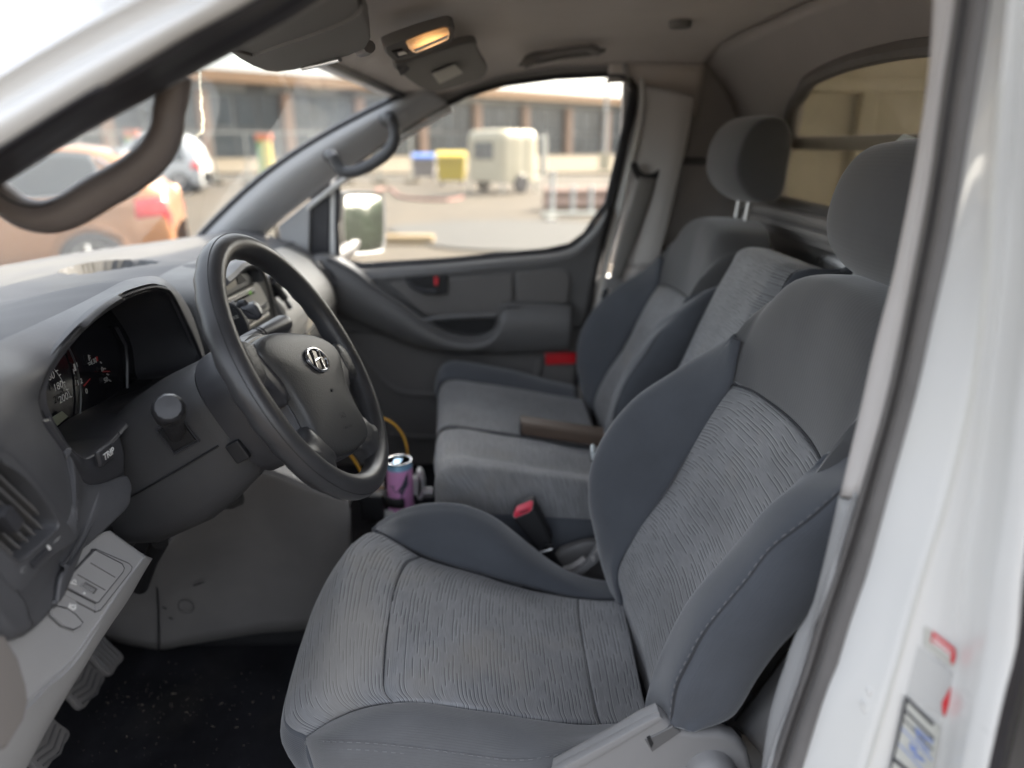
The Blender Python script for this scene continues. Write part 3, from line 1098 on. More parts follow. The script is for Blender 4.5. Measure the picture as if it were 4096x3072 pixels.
c3s = lambda x, y: (3300 + x / 2.149, 2300 + y / 2.149)
M['paper'] = mat('sticker_paper', (.50, .50, .46), .7)
M['paper2'] = mat('faded_sticker_film', (.52, .52, .51), .35)
M['ink'] = mat('sticker_ink', (.04, .04, .05), .6)
M['blue_ink'] = mat('blue_pen', (.25, .33, .62), .7)
lab = stick('warning_sticker', [c3s(*p) for p in ((862, 440), (1130, 640), (1105, 800), (845, 610))], M['paper'], .0012)
stick('red_print', [c3s(*p) for p in ((928, 484), (1118, 632), (1125, 700), (1104, 770), (1085, 760), (1080, 690), (912, 580))], M['print_red'], .0020, lab, label=None)
for q in (((938, 530), (1090, 655), (1088, 672), (930, 548)), ((928, 565), (1085, 690), (1080, 704), (924, 580))):
    stick('white_lettering', [c3s(*p) for p in q], M['print_white'], .0028, lab)
lab = stick('faded_sticker', [c3s(*p) for p in ((800, 600), (1100, 850), (1030, 1240), (700, 1030))], M['paper2'], .0010)
stick('red_print', [c3s(*p) for p in ((1085, 965), (1065, 1110), (1030, 1222), (1010, 1180), (1008, 1100))], M['print_red'], .0018, lab)
lab = stick('service_sticker', [c3s(*p) for p in ((696, 1036), (990, 1310), (930, 1660), (900, 1900), (530, 1900), (590, 1560))], M['paper'], .0022)
for q in (((696, 1036), (940, 1275), (925, 1300), (700, 1075)), ((696, 1036), (712, 1075), (640, 1400), (600, 1560), (545, 1760), (530, 1760), (590, 1540), (625, 1370)), ((690, 1150), (935, 1400), (932, 1420), (684, 1172)), ((600, 1570), (740, 1690), (735, 1720), (590, 1605))):
    stick('black_border', [c3s(*p) for p in q], M['ink'], .0032, lab)
for k, (xa, ya, xb, yb) in enumerate(((678, 1235, 930, 1500), (660, 1310, 925, 1590), (640, 1450, 900, 1740))):
    stick('ruled_line', [c3s(xa, ya), c3s(xb, yb), c3s(xb - 2, yb + 12), c3s(xa - 2, ya + 12)], M['blue_ink'] if k else M['ink'], .0032, lab)
rr = random.Random(5)
bm = bmesh.new()
for (x0, y0, x1, y1, n, amp) in ((780, 1330, 860, 1400, 7, 26), (860, 1390, 930, 1440, 6, 22), (730, 1470, 790, 1520, 6, 34), (770, 1540, 850, 1600, 7, 30), (790, 1390, 900, 1530, 8, 18)):
    P = [at(*c3s(x0 + (x1 - x0) * i / n + rr.uniform(-6, 6), y0 + (y1 - y0) * i / n + (amp if i % 2 else -amp) * rr.uniform(.5, 1)), y=.4216) for i in range(n + 1)]
    add_tube(bm, resample(P, n * 4), .0005, 4)
obj('pen_handwriting', bm, M['blue_ink'], lab)
for (x, y, s, t, sz) in ((0, 0, 0, 0, 0),):
    pass

# --- near A-pillar and roof rail over the doorway
def A_(pts, y): return resample(L(pts, y=y), 34)
a1 = A_([(-1200, 1420), (-260, 880), (0, 741), (309, 549), (617, 383), (790, 285), (926, 213), (1080, 130), (1230, 40), (1400, -60), (1700, -220), (2300, -420), (3000, -480), (3700, -440)], .56)
a2 = A_([(-1200, 1330), (-260, 800), (0, 672), (309, 480), (617, 308), (790, 206), (926, 130), (1060, 55), (1180, -20), (1340, -120), (1650, -290), (2300, -500), (3000, -560), (3760, -500)], .525)
a3 = A_([(-1200, 1240), (-260, 735), (0, 599), (309, 407), (617, 222), (790, 120), (926, 49), (1012, 0), (1110, -60), (1260, -160), (1600, -350), (2300, -580), (3000, -640), (3860, -560)], .495)
a4 = A_([(-1200, 1080), (-260, 590), (0, 462), (220, 330), (420, 218), (640, 100), (830, 0), (900, -40), (1000, -110), (1180, -230), (1550, -430), (2300, -680), (3000, -760), (4000, -640)], .487)
a5 = A_([(-1200, 960), (-260, 480), (0, 345), (210, 220), (444, 93), (620, 0), (700, -40), (800, -90), (900, -160), (1100, -290), (1500, -500), (2300, -780), (3000, -860), (4100, -700)], .493)
a6 = A_([(-1200, 870), (-260, 400), (0, 266), (200, 140), (432, 0), (560, -60), (640, -100), (740, -150), (840, -220), (1050, -350), (1450, -560), (2300, -850), (3000, -930), (4200, -760)], .500)
a7 = A_([(-1200, 720), (-260, 250), (0, 114), (100, 55), (204, 0), (330, -70), (450, -130), (560, -190), (700, -280), (950, -420), (1400, -640), (2300, -940), (3000, -1020), (4300, -840)], .530)
sheet('door_opening_seal', [[p + V((-.008, .03, .004)) for p in a1], a1, [a.lerp(b, .4) + V((0, -.008, 0)) for a, b in zip(a1, a2)], [a.lerp(b, .9) + V((0, .004, 0)) for a, b in zip(a1, a2)], [a.lerp(b, .2) + V((0, .003, 0)) for a, b in zip(a2, a3)], [a.lerp(b, .55) + V((0, -.012, 0)) for a, b in zip(a2, a3)], a3, [p + V((0, .015, .006)) for p in a3]], 60, 34, M['rubber'], van, (0, -.6, 1.4), .003)
sheet('near_door_frame', [[p + V((0, .014, .002)) for p in a3], a3, [a.lerp(b, .5) + V((0, -.004, 0)) for a, b in zip(a3, a4)], a4, [a.lerp(b, .45) + V((0, .006, 0)) for a, b in zip(a4, a5)], a5, [a.lerp(b, .25) + V((0, -.006, .001)) for a, b in zip(a5, a6)], a6, [a.lerp(b, .5) + V((0, -.004, 0)) for a, b in zip(a6, a7)], a7, [p + V((-.004, .05, .006)) for p in a7], [p + V((-.03, .10, -.03)) for p in a7]], 60, 60, M['white'], van, (0, -.8, 1.6), .002, label='white painted door frame sloping across the top left corner')
# inner trim of the near A-pillar behind the seal
sheet('near_pillar_lining', [[p + V((-.008, .028, .004)) for p in a1], [p + V((-.04, .06, .02)) for p in a1], [p + V((-.09, .05, .06)) for p in a1]], 40, 8, M['trim_dark'], van, (0, 1.2, 1.2), .004)
# ================================================================== SEATS
def off(c, d):
    d = V(d)
    return [p + d for p in c]


def seam_line(P, parent, name='seam_stitching', r=.0007, mat_=None, dash=.006, gap=.004, lift=(0, 0, 0)):
    """a row of single stitches along a seam"""
    bm = bmesh.new()
    n = max(4, int(sum((b - a).length for a, b in zip(P, P[1:])) / (dash + gap)))
    pts = resample(P, n * 2)
    for a, b in zip(pts[0::2], pts[1::2]):
        if (b - a).length > 1e-5:
            add_tube(bm, [a + V(lift), (a + b) / 2 + V(lift) * 1.5, b + V(lift)], r, 5)
    return obj(name, bm, mat_ or M['thread'], parent)


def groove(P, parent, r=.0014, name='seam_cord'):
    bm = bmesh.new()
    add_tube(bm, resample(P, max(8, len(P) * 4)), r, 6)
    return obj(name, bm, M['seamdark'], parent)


M['seamdark'] = mat('dark_seam_cord', (.04, .041, .046), .9)  # dark cord lying in the upholstery seams

# shared side view of the backrest at its inner seams (x, z) bottom -> top
BACK_XZ = [at(px, py, y=1.03) for px, py in ((2489, 2398), (2468, 2293), (2496, 2206), (2566, 2097), (2668, 1940), (2770, 1776), (2864, 1627), (2923, 1533))]


def back_x(z):
    P = BACK_XZ
    for a, b in zip(P, P[1:]):
        if a.z <= z <= b.z:
            return a.x + (b.x - a.x) * (z - a.z) / (b.z - a.z)
    a, b = P[-2], P[-1]
    return b.x + (b.x - a.x) / (b.z - a.z) * (z - b.z) if z > b.z else P[0].x


def backrest(seat, d=(0, 0, 0), side_near=True):
    """insert, two bolsters and the plain top panel of one bucket backrest; d moves it from the driver's place"""
    D = lambda c: off(c, d)
    far = [V((p.x, 1.035, p.z)) for p in BACK_XZ]
    far = [V((far[0].x + .012, 1.035, far[0].z - .06))] + far
    arch = L([(2923, 1533, 1.035), (3005, 1560, .99), (3083, 1611, .93), (3162, 1674, .865), (3240, 1760, .79), (3303, 1870, .71)], y=1)
    rows = []
    for k, y in enumerate((1.035, .99, .93, .87, .80, .705)):
        top = [a for a in resample(arch, 6)][k]
        mid = 1 - abs(y - .87) / .165
        c = []
        zs = [.705, .763, .82, .90, .98, 1.06, 1.12]
        for z in zs:
            # lumbar fold: the cloth sinks a little along one line across the middle
            f = .012 * math.exp(-((z - .985 - .03 * (y - .87)) / .012) ** 2)
            c.append(V((back_x(z) + .010 * mid + f, y, z)))
        c.append(V((top.x - .002, y, top.z)))
        rows.append(c)
    see = V((0, .5, 1.4)) + V(d)
    sheet('backrest_insert', [D(r) for r in rows], 60, 22, M['insert'], seat, see, .012, seam=.006)
    # far bolster
    S = L([(2489, 2398, 1.035), (2468, 2293, 1.035), (2496, 2206, 1.035), (2566, 2097, 1.035), (2668, 1940, 1.035), (2770, 1776, 1.035), (2864, 1627, 1.035), (2923, 1533, 1.035), (2938, 1423, 1.045), (2946, 1362, 1.055)], y=1)
    Q = L([(2484, 2390), (2452, 2290), (2424, 2210), (2402, 2128), (2379, 2040), (2376, 1964), (2386, 1877), (2418, 1791), (2472, 1705), (2535, 1635), (2613, 1572), (2709, 1509), (2809, 1447), (2903, 1392, 1.08), (2946, 1360, 1.056)], y=1.11)
    S = [V((S[0].x + .01, S[0].y, S[0].z - .05))] + S
    Q = [V((Q[0].x + .01, Q[0].y, Q[0].z - .05))] + Q
    S20, Q20 = resample(S, 20), resample(Q, 20)
    mid = [a.lerp(b, .55) + V((-.016 * math.sin(math.pi * i / 19), 0, 0)) for i, (a, b) in enumerate(zip(S20, Q20))]
    back1 = [q + V((.030, .022, 0)) * (math.sin(math.pi * min(i / 19, .97)) ** .5) for i, q in enumerate(Q20)]
    back2 = [q + V((.13, .030, -.01)) * (math.sin(math.pi * min(i / 19, .95)) ** .5) for i, q in enumerate(Q20)]
    sheet('backrest_bolster', [D(c) for c in (S20, mid, Q20, back1, back2)], 44, 26, M['bolster'], seat, see, .01, seam=.004, sides='TB', rough=.0022)
    groove(D(S20), seat)
    # near bolster: same body mirrored in shape, with its crest, stitched outer edge and outer face
    C0 = [V((back_x(z), .705, z)) for z in (.72, .80, .88, .96, 1.04, 1.11, 1.16)]
    C1 = L([(2622, 2870, .655), (2606, 2788), (2635, 2694), (2664, 2605), (2717, 2494), (2776, 2388), (2848, 2293), (2966, 2160), (3083, 2026), (3201, 1940), (3290, 1880, .672)], y=.66) + [V((.352, .668, 1.196))]
    C2 = L([(2682, 2905), (2688, 2823), (2706, 2729), (2753, 2635), (2811, 2529), (2900, 2417), (2988, 2312), (3083, 2190), (3240, 2065), (3345, 1972)], y=.612) + [V((.375, .632, 1.212)), V((.41, .642, 1.222))]
    C3 = L([(2764, 2926), (2858, 2902), (2929, 2864), (3017, 2729), (3105, 2605), (3187, 2517), (3290, 2390), (3400, 2230), (3480, 2080)], y=.602) + [V((.435, .622, 1.20)), V((.46, .635, 1.215))]
    if d == (0, 0, 0):
        C1 = C1[:-2] + L([(3290, 1880, .68), (3390, 1810, .68)], y=.66)
        C2 = C2[:-3] + L([(3365, 1956, .612), (3470, 1880, .625)], y=.612)
        C3 = C3[:-2] + L([(3530, 1980)], y=.602)
    n = 24
    C0, C1, C2, C3 = (resample(c, n) for c in (C0, C1, C2, C3))
    C01 = [a.lerp(b, .6) + V((-.012, .004, .004)) for a, b in zip(C0, C1)]
    C23 = [a.lerp(b, .5) + V((0, -.012 * math.sin(math.pi * i / (n - 1)), 0)) for i, (a, b) in enumerate(zip(C2, C3))]
    C4 = [p + V((.02, .03, -.01)) for p in C3]
    # round the lower end under
    def under(c, dd):
        return [c[0] + V(dd)] + c + [c[-1] + V((.035, .03, -.004))]
    C = [under(C0, (.01, 0, -.02)), under(C01, (.01, .01, -.02)), under(C1, (.02, .02, -.012)), under(C2, (.012, .02, -.012)), under(C23, (.01, .02, -.008)), under(C3, (.008, .02, -.004)), under(C4, (.01, .02, 0))]
    nearsee = V((0, -.2, 1.2)) + V(d)
    sheet('backrest_bolster', [D(c) for c in C], 60, 40, M['bolster'], seat, nearsee, .008, rough=.0022)
    seam_line(D([p + V((-.0015, -.0012, .0008)) for p in C2]), seat)
    groove(D([p + V((.001, -.001, -.001)) for p in C2]), seat, .0016)
    # plain top panel
    def row(y, pts):
        return [V((x, y, z)) for x, z in pts]
    half = [(1.075, [(.338, 1.172), (.372, 1.213), (.405, 1.243), (.45, 1.262), (.52, 1.25)]),
            (1.045, [(.352, 1.158), (.376, 1.215), (.398, 1.262), (.435, 1.288), (.52, 1.285)]),
            (1.00, [(.366, 1.172), (.386, 1.24), (.404, 1.298), (.44, 1.322), (.53, 1.318)]),
            (.93, [(.378, 1.196), (.394, 1.26), (.410, 1.318), (.446, 1.336), (.54, 1.332)])]
    prof = [row(y, p) for y, p in half] + [row(.87, [(.384, 1.203), (.398, 1.265), (.413, 1.323), (.449, 1.339), (.545, 1.335)])]
    prof += [row(1.74 - y, p) for y, p in reversed(half)]
    prof[-1] = row(.672, [(.30, 1.155), (.36, 1.205), (.41, 1.243), (.45, 1.262), (.52, 1.25)])
    # the lower hem of the panel follows the arched seam of the insert
    for r_ in prof:
        y = r_[0].y
        if .70 <= y <= 1.04:
            q = min(resample(arch, 80), key=lambda a: abs(a.y - y))
            r_[0] = V((q.x - .001, y, q.z - .002))
            r_[1] = V((max(r_[1].x, q.x + .004), y, max(r_[1].z, q.z + .03)))
    prof[-1][0] = V((.318, .675, 1.135))
    side_f = [V((p.x + .055 + .02 * k, 1.095, p.z - .03 - .03 * k)) for k, p in enumerate(prof[0])]
    side_n = [V((p.x + .055 + .02 * k, .655, p.z - .03 - .03 * k)) for k, p in enumerate(prof[-1])]
    sheet('backrest_top_panel', [D(r) for r in [side_f] + prof + [side_n]], 34, 44, M['headcloth'], seat, see + V((0, 0, 1)), .01, seam=.003, sides='L')
    groove(D([p + V((-.001, 0, 0)) for p in arch]), seat, .0018)
    # closed back
    bk = []
    for y, w in ((1.12, .0), (1.07, .02), (.87, .035), (.67, .02), (.62, 0)):
        bk.append([V((.335 + w, y, .74)), V((.40 + w, y, .95)), V((.47 + w, y, 1.15)), V((.525 + w * .6, y, 1.262 if abs(y - .87) > .15 else 1.33))])
    sheet('backrest_rear_cover', [D(r) for r in bk], 10, 16, M['trim_dark'], seat, (3, 1, 1), .006)


def headrest(seat, cx, cy, cz, post_z, name='headrest'):
    """a thick oval cushion on two steel posts"""
    prof = []          # side outline, x forward negative
    for k in range(40):
        a = 2 * math.pi * k / 40
        ca, sa = math.cos(a), math.sin(a)
        x = .057 * (abs(ca) ** .9) * (1 if ca > 0 else -1)
        z = .097 * (abs(sa) ** .85) * (1 if sa > 0 else -1)
        x += .22 * z * .55 + .034 * (max(0, -z) / .1) ** 1.8
        prof.append((x, z))
    loops = []
    for t, s in ((-1, .0), (-1, .5), (-.995, .84), (-.97, .94), (-.92, .98), (-.5, 1.0), (0, 1.005), (.5, 1.0), (.92, .98), (.97, .94), (.995, .84), (1, .5), (1, .0)):
        bow = .012 * (1 - t * t)
        loops.append([V((cx + x * max(s, .02) - (bow if x < 0 else -bow), cy + t * .127, cz + z * max(s, .02) * (1 - .06 * abs(t)))) for x, z in prof])
    bm = bmesh.new()
    lay = bm.loops.layers.uv.verify()
    R = ring_sheet(bm, loops)
    bm.faces.ensure_lookup_table()
    idx = {}
    for j, r in enumerate(R):
        for i, v in enumerate(r):
            idx[v] = (i * .014, j * .022)
    for f in bm.faces:
        us = [idx[l.vert] for l in f.loops]
        wrap = max(u[0] for u in us) - min(u[0] for u in us) > .3
        for l, u in zip(f.loops, us):
            l[lay].uv = (u[1], u[0] + (.56 if wrap and u[0] < .1 else 0))
    h = obj(name, bm, M['headcloth'], seat)
    m = h.modifiers.new('smooth', 'SUBSURF'); m.levels = 1; m.render_levels = 1
    for s in (-1, 1):
        g = bmesh.new()
        add_tube(g, [(cx + .0, cy + s * .035, post_z - .03), (cx + .012, cy + s * .035, cz - .06)], .0062, 14)
        obj('headrest_post', g, M['print_white'] if False else M['steel'], seat)
        g = bmesh.new()
        add_lathe(g, [(.0, -.004), (.016, -.004), (.016, .004), (.010, .008), (.0, .008)], (cx, cy + s * .035, post_z + .001), (0.2, 0, 1), 20)
        obj('post_collar', g, M['trim_dark'], seat)
    return h


# ------------------------------------------------------------------ driver's seat
seat = thing('driver_seat', 'nearest seat, grey striped cloth with plain dark bolsters, behind the steering wheel', 'car seat', (.1, .87, .54))
backrest(seat)
headrest(seat, .508, .872, 1.414, 1.325)

# cushion: lengthwise curves, front lip -> rear
near_s = L([(1222, 2948, .706), (1272, 2915, .708), (1330, 2880), (1450, 2830), (1600, 2805), (1750, 2812), (2000, 2848, .715), (2200, 2880, .72), (2406, 2890, .735), (2600, 2885, .745)], y=.71)
far_s = [V((-.235, 1.05, .78)), V((-.243, 1.05, .835))] + L([(1470, 2140), (1501, 2119), (1590, 2166), (1682, 2217), (1790, 2258), (1900, 2290), (2100, 2345), (2319, 2390), (2490, 2398)], y=1.05)
nz = resample(near_s, 26); fz = resample(far_s, 26)


def cushion_row(t, crown, front):
    out = []
    for i in range(26):
        p = nz[i].lerp(fz[i], t)
        u = i / 25
        p.z += crown * math.sin(math.pi * min(u * 1.1, 1)) * (1 if u > .15 else u / .15)
        if u < .45:
            p.x -= front * math.cos(u / .45 * math.pi / 2)
        out.append(p)
    return out


rows = [nz, cushion_row(.045, .001, .026), cushion_row(.12, .004, .042), cushion_row(.3, .008, .054), cushion_row(.5, .008, .060), cushion_row(.7, .008, .056), cushion_row(.88, .004, .040), fz]
# front panel, seat panel and rear panel of the insert meet at cross seams
G = patch(rows, 160, 40, False)


def usplit(G, u0, u1):
    n = len(G[0]) - 1
    a, b = int(round(u0 * n)), int(round(u1 * n))
    return [r[a:b + 1] for r in G]


def nearest_u(G, p, j):
    return min(range(len(G[j])), key=lambda i: (G[j][i] - p).length) / (len(G[j]) - 1)


ua0, ua1 = nearest_u(G, at(1574, 2812, y=.71), 0), nearest_u(G, at(1682, 2217, y=1.05), -1)
ub0, ub1 = nearest_u(G, at(2406, 2878, y=.735), 0), nearest_u(G, at(2319, 2390, y=1.05), -1)


def regrid(G, f0, f1, n):
    """slice along u where the borders run at a slant"""
    out = []
    J = len(G)
    for j, r in enumerate(G):
        t = j / (J - 1)
        a, b = f0[0] + (f0[1] - f0[0]) * t, f1[0] + (f1[1] - f1[0]) * t
        out.append([crp(r, a + (b - a) * k) for k in params(n, True)])
    return out


def vrefine(G, n):
    cols = list(zip(*G))
    cols = [[crp(list(c), t) for t in params(n, True)] for c in cols]
    return [[cols[i][j] for i in range(len(cols))] for j in range(len(cols[0]))]


for a, b, n in (((0, 0), (ua0, ua1), 30), ((ua0, ua1), (ub0, ub1), 50), ((ub0, ub1), (1, 1), 16)):
    g = vrefine(regrid(G, a, b, n), 40)
    # worn cloth: shallow creases and dents
    N = gnormals(g)
    for r, nr in zip(g, N):
        for p, q in zip(r, nr):
            w = mnoise.noise(V((p.x * 9, p.y * 9, 1.7))) * .0035 + mnoise.noise(V((p.x * 26, p.y * 16, 5))) * .0012
            for (y0, x0, x1, s) in ((.845, -.24, -.16, .0042), (.905, -.17, -.08, .0032), (.79, -.17, -.11, .0034), (.955, -.155, -.09, .0026), (.985, -.22, -.17, .0024)):
                if x0 < p.x < x1:
                    w -= s * math.exp(-((p.y - y0 - .05 * (p.x - x0)) / .0035) ** 2)
            p += (q if q.z > 0 else -q) * w
    sg = 1 if gnormals(g)[20][8].z > 0 else -1
    g = tuck(g, .0042, 'LRTB', sg)
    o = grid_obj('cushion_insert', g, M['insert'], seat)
    face_to(o, (0, .8, 3)); solid(o, .01)
for uu in ((ua0, ua1), (ub0, ub1)):
    P = [crp(G[j], uu[0] + (uu[1] - uu[0]) * j / (len(G) - 1)) for j in range(0, len(G), 3)]
    groove([p - V((0, 0, .0035)) for p in P], seat, .0010)
# far bolster of the cushion
Fs = L([(1501, 2119, 1.05), (1590, 2166, 1.05), (1682, 2217, 1.05), (1790, 2258, 1.05), (1900, 2290, 1.05), (2100, 2345, 1.05), (2319, 2390, 1.05), (2500, 2398, 1.05)], y=1)
Fc = L([(1501, 2117, 1.075), (1545, 2090), (1600, 2065), (1670, 2048), (1750, 2040), (1830, 2044), (1900, 2060), (1970, 2088), (2030, 2130), (2110, 2190), (2200, 2250), (2270, 2288), (2330, 2310), (2400, 2327), (2500, 2336)], y=1.105)
Fs, Fc = resample(Fs, 24), resample(Fc, 24)
Fm = [a.lerp(b, .5) + V((0, -.012, .012)) * math.sin(math.pi * i / 23) for i, (a, b) in enumerate(zip(Fs, Fc))]
Fd = [p + V((0, .030, -.015)) for p in Fc]
Fe = [V((p.x, 1.145, .72)) for p in Fc]
o = sheet('cushion_bolster', [Fs, Fm, Fc, Fd, Fe], 48, 26, M['bolster'], seat, (0, .9, 3), .01, seam=.004, sides='B', rough=.002)
groove(Fs, seat)
# far front corner below the insert
# near bolster of the cushion
Ns = resample(near_s, 26)
Nt = resample(L([(1224, 2952, .704), (1250, 2960, .685), (1290, 2967, .668), (1380, 2970), (1500, 2976), (1700, 2997), (1880, 3022), (2050, 3042), (2180, 3030), (2300, 3000), (2420, 2950, .665), (2560, 2890, .68)], y=.655), 26)
Nc = [a.lerp(b, .5) + V((0, 0, .010 * math.sin(math.pi * min(i / 22, 1)))) for i, (a, b) in enumerate(zip(Ns, Nt))]
Nu = [p + V((0, -.014, -.028)) for p in Nt]
Nv = [p + V((.004, -.018, -.085)) for p in Nt]
Nw = [V((p.x + .01, .645, .66)) for p in Nt]
for k_, w_ in ((0, 1), (1, .6), (2, .25)):
    Nu[k_] += V((0, .012, .02)) * w_; Nv[k_] += V((.006, .02, .03)) * w_; Nw[k_] += V((.02, .05, .05)) * w_
sheet('cushion_bolster', [Ns, Nc, Nt, Nu, Nv, Nw], 60, 40, M['bolster_worn'], seat, (0, -1, 2), .01, seam=.003, sides='B', rough=.002)
seam_line([p + V((0, -.001, .0016)) for p in Nt[3:-2]], seat)
seam_line([p + V((0, -.004, -.006)) for p in Nt[3:-2]], seat)
# front valance under the lip
Va = [Nv[3] + V((0, -.002, .01)), Nu[1] + V((-.004, 0, -.004)), rows[0][0] + V((.001, 0, 0))] + [r[0] + V((.002, 0, 0)) for r in rows[1:]] + [V((-.20, 1.13, .77))]
Vm = [p + V((-.006, 0, -.045)) for p in Va]
Vb = [p + V((.035, .005, -.14)) for p in Va]
Vm[0] += V((.02, .004, 0)); Vm[1] += V((.014, .006, 0)); Vb[0] += V((.03, .02, 0)); Vb[1] += V((.02, .015, 0))
sheet('cushion_valance', [Va, Vm, Vb], 50, 12, M['bolster'], seat, (-2, .8, .8), .008)
# plinth and slide rails
bm = bmesh.new()
add_box(bm, (.02, .87, .63), (.36, .36, .10), .02)
obj('seat_plinth', bm, M['black'], seat)
for y in (.70, 1.06):
    bm = bmesh.new()
    add_box(bm, (.02, y, .562), (.44, .035, .04), .006)
    obj('slide_rail', bm, M['steel'], seat)
# plastic side shield with its recliner slot
sh = [(2215, 3085), (2330, 3022), (2470, 2945), (2570, 2885), (2636, 2856), (2668, 2885), (2700, 2918), (2780, 2935), (2880, 2935), (2950, 2958), (2995, 3010), (3015, 3085), (3040, 3400), (2150, 3400)]
bm = bmesh.new()
add_prism(bm, L(sh, y=.606), (0, .022, 0), .008, 3)
obj('side_shield', bm, M['trim'], seat)
bm = bmesh.new()
add_prism(bm, L([(2205, 3095), (2330, 3028), (2475, 2950), (2580, 2890), (2640, 2864), (2655, 2880), (2580, 2925), (2475, 2988), (2340, 3066), (2230, 3120)], y=.603), (0, .010, 0), .003, 2)
obj('shield_top_edge', bm, M['trim'], seat)
bm = bmesh.new()
add_prism(bm, L([(2580, 2962), (2690, 2905), (2725, 2930), (2610, 3010)], y=.6045), (0, .004, 0), .001, 1)
obj('recliner_slot', bm, M['dirty_recess'] if 'dirty_recess' in M else M['trim_dark'], seat)
bm = bmesh.new()
add_prism(bm, L([(2588, 2955), (2600, 2948), (2614, 2975), (2605, 2992)], y=.6035), (0, .003, 0))
obj('recliner_pin', bm, M['black'], seat)
bm = bmesh.new()
add_dome(bm, closed(L([(2740, 3140), (2760, 3040), (2850, 3000), (2930, 3040), (2950, 3140), (2850, 3220)], y=.606), 28), (0, -1, 0), [(1, 0), (.96, .008), (.85, .016), (.6, .021), (.2, .023)])
obj('recliner_boss', bm, M['trim'], seat)

# ------------------------------------------------------------------ bench for two passengers
bench = thing('passenger_bench_seat', 'double passenger bench with striped cushion, beyond the driver seat', 'car seat', (.1, 1.6, .54))
backrest(bench, (.068, .845, -.004))
headrest(bench, .572, 1.716, 1.468, 1.322)
# middle backrest pad (a folding table back) next to the outer backrest
ml = L([(2925, 1050), (2864, 1157), (2801, 1282), (2739, 1415), (2676, 1541), (2600, 1700), (2520, 1880)], y=1.44)[::-1]
rows = []
for y, dx, dz in ((1.445, .012, -.004), (1.43, -.002, 0), (1.34, -.006, .002), (1.24, -.006, .002), (1.215, 0, 0), (1.20, .014, -.004)):
    c = [V((p.x + dx, y, p.z + dz)) for p in ml]
    e = c[-1]
    c += [V((e.x + .010, y, e.z + .022)), V((e.x + .035, y, e.z + .032)), V((e.x + .075, y, e.z + .028))]
    rows.append(c)
sheet('middle_backrest', rows, 44, 24, M['insert_mid'] if 'insert_mid' in M else M['insert'], bench, (0, 1, 2), .01, edges=True)
mr = [[V((p.x + dx, 1.198 - dy, p.z)) for p in rows[-1]] for dx, dy in ((0.002, .0), (.02, .006), (.10, .006))]
sheet('middle_backrest_side', mr, 30, 8, M['bolster'], bench, (0.5, 0, 1), .01)
bm = bmesh.new()
P = rows[0][5:]
add_box(bm, (.56, 1.33, 1.06), (.10, .26, .42), .03, rot=Matrix.Rotation(math.radians(21), 3, 'Y'))
obj('middle_backrest_body', bm, M['bolster'], bench)
# cushion
xs = [(-.150, .80), (-.165, .835), (-.155, .872), (-.125, .888), (-.06, .880), (.05, .862), (.15, .842), (.24, .828)]


def brow(y, dx, dz, cut=0):
    sh_ = .165 - (.0905 * y + .005)          # the front edge runs slightly aslant
    return [V((x + sh_ * (1 - min(k_, 5) / 5), y, z + dz)) for k_, (x, z) in enumerate(xs)][cut:]


nearrow = L([(1752, 2030), (1745, 1960), (1770, 1905), (1830, 1890), (1960, 1893), (2150, 1915), (2370, 1945), (2520, 1965)], y=1.245)
s1 = L([(1742, 2035), (1800, 2047), (1960, 2055), (2150, 2065), (2370, 2078), (2520, 2084)], y=1.237)
S1 = resample(s1, 12); NR = resample(nearrow[1:], 12)
low = [a.lerp(b, .5) + V((0, -.003, 0)) for a, b in zip(S1, NR)]
fr_ = [V((-.118, 1.243, .80)), V((-.128, 1.247, .835))]
S1 = resample([V((-.122, 1.243, .798)), V((-.124, 1.240, .808))] + s1, 12)
NR = resample(fr_ + nearrow[1:], 12)
low = [a.lerp(b, .5) + V((-.001, -.003, 0)) for a, b in zip(S1, NR)]
mid_rows = [S1, low, [p + V((0, .010, .0)) for p in NR], [p.lerp(q, .5) + V((0, .01, .010)) for p, q in zip(NR, resample(brow(1.33, -.002, .0), 12))], resample(brow(1.36, -.004, .004), 12), resample(brow(1.44, -.012, .004), 12), resample(brow(1.525, -.018, -.004), 12)]
sheet('cushion_insert', mid_rows, 50, 44, M['insert'], bench, (0, 0.6, 3), .008, seam=.004, sides='RT', rough=.003)
s2 = [V((p.x, 1.242, .70)) for p in s1]
sheet('cushion_side_band', [s1, [a.lerp(b, .4) + V((0, -.006, 0)) for a, b in zip(s1, s2)], s2], 30, 10, M['bolster'], bench, (0, 0, 1.0), .006)
seam_line([p + V((0, -.002, .001)) for p in s1], bench, r=.001)
# outer seat part
o_rows = [brow(1.535, -.020, -.006), brow(1.60, -.026, -.004), brow(1.72, -.03, -.008), brow(1.84, -.026, -.010), brow(1.90, -.018, -.012)]
sheet('cushion_insert', o_rows, 50, 30, M['insert'], bench, (0, 1.7, 3), .01, seam=.005)
groove([p + V((0, 0, -.006)) for p in brow(1.53, 0, 0)], bench)
cr = [V((x, y, z)) for x, y, z in ((-.055, 1.535, .874), (-.065, 1.72, .872), (-.055, 1.90, .866))]
groove([p + V((0, 0, -.003)) for p in cr], bench, .0016)
fb = [[V((x - .018, 1.90, z - .012)) for x, z in xs[1:]],
      [V((x - .02, 1.94, z + .014 - .05 * max(0, x))) for x, z in xs[1:]],
      [V((x - .01, 1.98, z + .018 - .09 * max(0, x))) for x, z in xs[1:]],
      [V((x, 2.02, z - .02 - .1 * max(0, x))) for x, z in xs[1:]], [V((x + .01, 2.03, .72)) for x, z in xs[1:]]]
sheet('cushion_bolster', fb, 40, 18, M['bolster'], bench, (0, 1.7, 3), .01)
